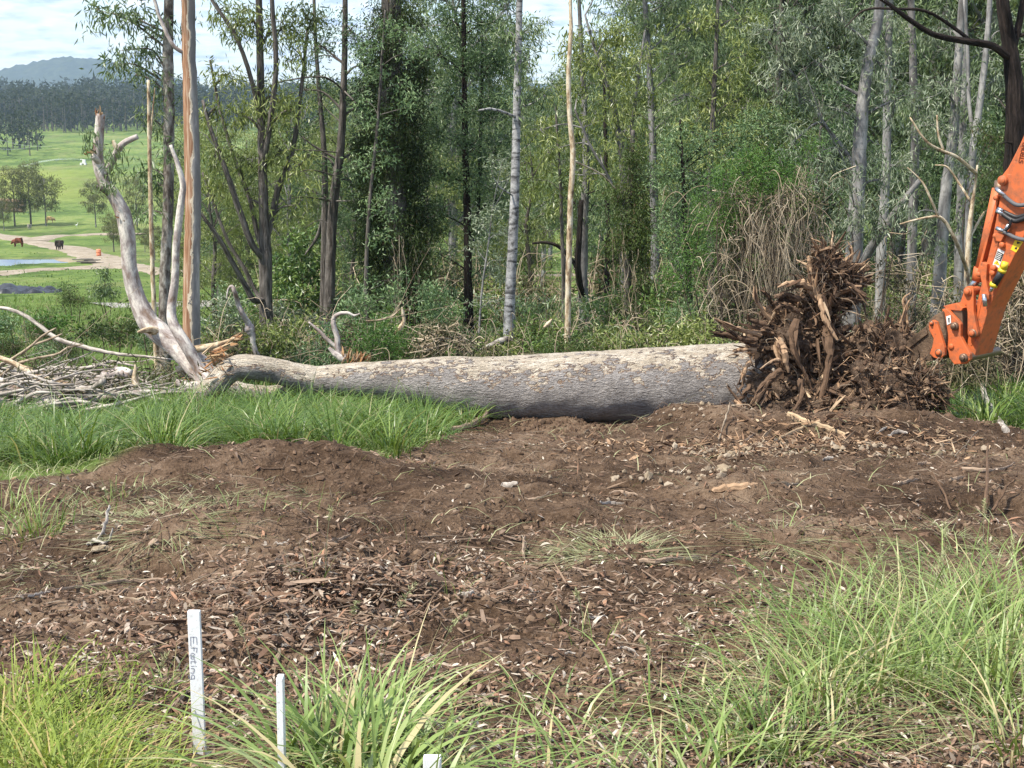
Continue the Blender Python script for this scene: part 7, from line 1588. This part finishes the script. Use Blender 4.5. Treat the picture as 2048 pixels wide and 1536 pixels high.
# round bales
hay = NT('weathered hay'); _n = hay.noise(hay.scale(hay.n('ShaderNodeTexCoord').outputs['Object'], (3, 12, 12)), 1.0, 5, .7)
MT['hay'] = hay.done(hay.ramp(_n, [(.3, (.16, .10, .06)), (.5, (.33, .22, .145)), (.7, (.46, .34, .24))]), .95, hay.bump(_n, .9, .15), .1)
g0 = GR(28, 424); bale_me = None
for r in range(3):
    for k in range(4):
        x = g0[0] - 3.4 + k * 1.78 + .35 * (r % 2) + (r == 2) * .3
        z = h1(x, g0[1]) + .62 + r * 1.02
        if bale_me is None:
            Bb = Buf(); P = np.array([(t, 0, 0) for t in (-.80, -.78, -.5, 0, .5, .78, .80)]); V, Q, T, A = tube(P, [.40, .58, .64, .66, .64, .58, .40], 20, bump=.05, bs=3); Bb.add(V, Q, T, A); bale_me = Bb.mesh('hay_bale', MT['hay'])
        o = bpy.data.objects.new('hay_bale', bale_me); COL.objects.link(o); o.location = (x, g0[1], z); o.rotation_euler = (k * 1.3 + r, 0, rs_.normal(0, .08))
        tag(o, 'round hay bale in the three high stack behind the paddock trees', 'hay bale', 'stacked hay bales')
# black sheeting heap
gt = GR(30, 584); nu, nv = 60, 30
uu, vv = np.meshgrid(np.linspace(-1, 1, nu), np.linspace(-1, 1, nv)); X = gt[0] + uu * 2.3 + .2 * vv; Yy = gt[1] + vv * 2.2
Zh = np.maximum(0, 1 - (uu ** 2 + vv ** 2)) * .10 + .22 * np.exp(-((uu + .0) / .35) ** 2 - (vv / .5) ** 2) + .75 * np.abs(fbm(X * 1.3, Yy * 1.3, 4, 3)) * (uu ** 2 + vv ** 2 < .9)
i = np.arange(nv - 1)[:, None]; j = np.arange(nu - 1)[None]; Bt = Buf(); Q = np.stack([i * nu + j, i * nu + j + 1, (i + 1) * nu + j + 1, (i + 1) * nu + j], -1).reshape(-1, 4)
ins = ((uu ** 2 + vv ** 2).reshape(-1)[Q].max(1) < 1.05)
Bt.add(np.stack([X, Yy, Hm(X, Yy) + Zh - .03], -1).reshape(-1, 3), Q[ins]); tag(Bt.obj('plastic_sheeting', plain('grey black sheeting', (.030, .033, .040), .5, .5, 0, .4, 3, .5, 8), None, origin=tuple(gt)), 'crumpled dark grey sheeting heap in the paddock at the frame edge', 'sheeting')
# egret, sprayer with its jet, power lines
ge = GR(154, 455); Be = Buf(); pe = np.array([(-.32, 0, .42), (-.15, 0, .5), (.05, 0, .56), (.16, 0, .68), (.15, 0, .84), (.22, 0, .95), (.36, 0, .93)]); V, Q, T, A = tube(pe + ge, [.03, .10, .11, .05, .035, .04, .01], 10); Be.add(V, Q, T, A)
for s in (-.04, .04): V, Q, T, A = tube(np.array([(0, s, .48), (.02, s, .2), (0, s, 0)]) + ge, .02, 6); Be.add(V, Q, T, A)
tag(Be.obj('egret', plain('white plumage', (.78, .78, .75), .8, .2), None, origin=tuple(ge)), 'white egret standing in the paddock grass', 'bird')
gs = GR(167, 330)
sp = solid('irrigator', 'white travelling irrigator in the bright green pasture', 'irrigator', plain('white machine', (.72, .72, .70), .5, .4), [('frame', (0, 0, .7), (2.2, 1.2, .35)), ('reel', (.3, 0, 1.5), (1.3, 1.0, 1.3)), ('gun', (-.7, 0, 2.2), (.9, .25, .25)), ('wheel', (-.8, .7, .4), (.8, .25, .8)), ('wheel', (.8, .7, .4), (.8, .25, .8)), ('wheel', (-.8, -.7, .4), (.8, .25, .8)), ('wheel', (.8, -.7, .4), (.8, .25, .8))], gs)
jt = NT('water spray'); ps = jt.n('ShaderNodeBsdfPrincipled', {'Base Color': (.85, .9, .88), 'Roughness': .6}); tp = jt.n('ShaderNodeBsdfTransparent')
fx = jt.math('MULTIPLY', jt.noise(jt.pos(), .8, 4, .7), .42); mx = jt.n('ShaderNodeMixShader', {0: fx, 1: tp.outputs[0], 2: ps.outputs[0]}); jt.t.links.new(mx.outputs[0], jt.out.inputs['Surface'])
Pj = np.array([U(x, y, gs[1] - d) for x, y, d in [(163, 319, 0), (140, 318, 2), (115, 319, 4), (85, 323, 6), (55, 330, 9), (30, 338, 12), (5, 349, 15)]]); Bj = Buf(); add_tube(Bj, Pj, [.07, .13, .2, .28, .36, .42, .4], 10, 6, bump=.3, bs=1)
tag(Bj.obj('water_jet', jt.m, None, origin=tuple(Pj[0])), 'white arc of irrigation water across the far pasture', 'water jet')
for lab, a, b in (('upper of the power lines crossing the pasture at the frame edge', (-150, 232), (104, 293)), ('lower of the power lines crossing the pasture at the frame edge', (-150, 262), (62, 295))):
    p, q = U(*a, 150), U(*b, 420); mid = (p + q) / 2 - np.array((0, 0, 1.2)); Bw = Buf(); add_tube(Bw, [p, mid, q], [.035, .035, .035], 5, 10)
    tag(Bw.obj('power_line', plain('weathered wire', (.42, .43, .44), .5, .4), None, origin=tuple(q)), lab, 'power line', 'power lines')
# ------------------------------------------------------------------ haze
hz = NT('haze'); vp = hz.n('ShaderNodeVolumePrincipled', {'Color': (.62, .78, 1.0), 'Density': .00013, 'Anisotropy': .3}); hz.t.links.new(vp.outputs[0], hz.out.inputs['Volume'])
bm = bmesh.new(); bmesh.ops.create_cube(bm, size=1.0)
for v in bm.verts: v.co = Vector((v.co.x * 9000, v.co.y * 5400 + 2450, v.co.z * 300 + 100))
me = bpy.data.meshes.new('haze'); bm.to_mesh(me); bm.free(); me.materials.append(hz.m)
o = bpy.data.objects.new('haze', me); COL.objects.link(o); tag(o, 'thin blue summer haze over the far pasture and hills', 'haze', kind='stuff')
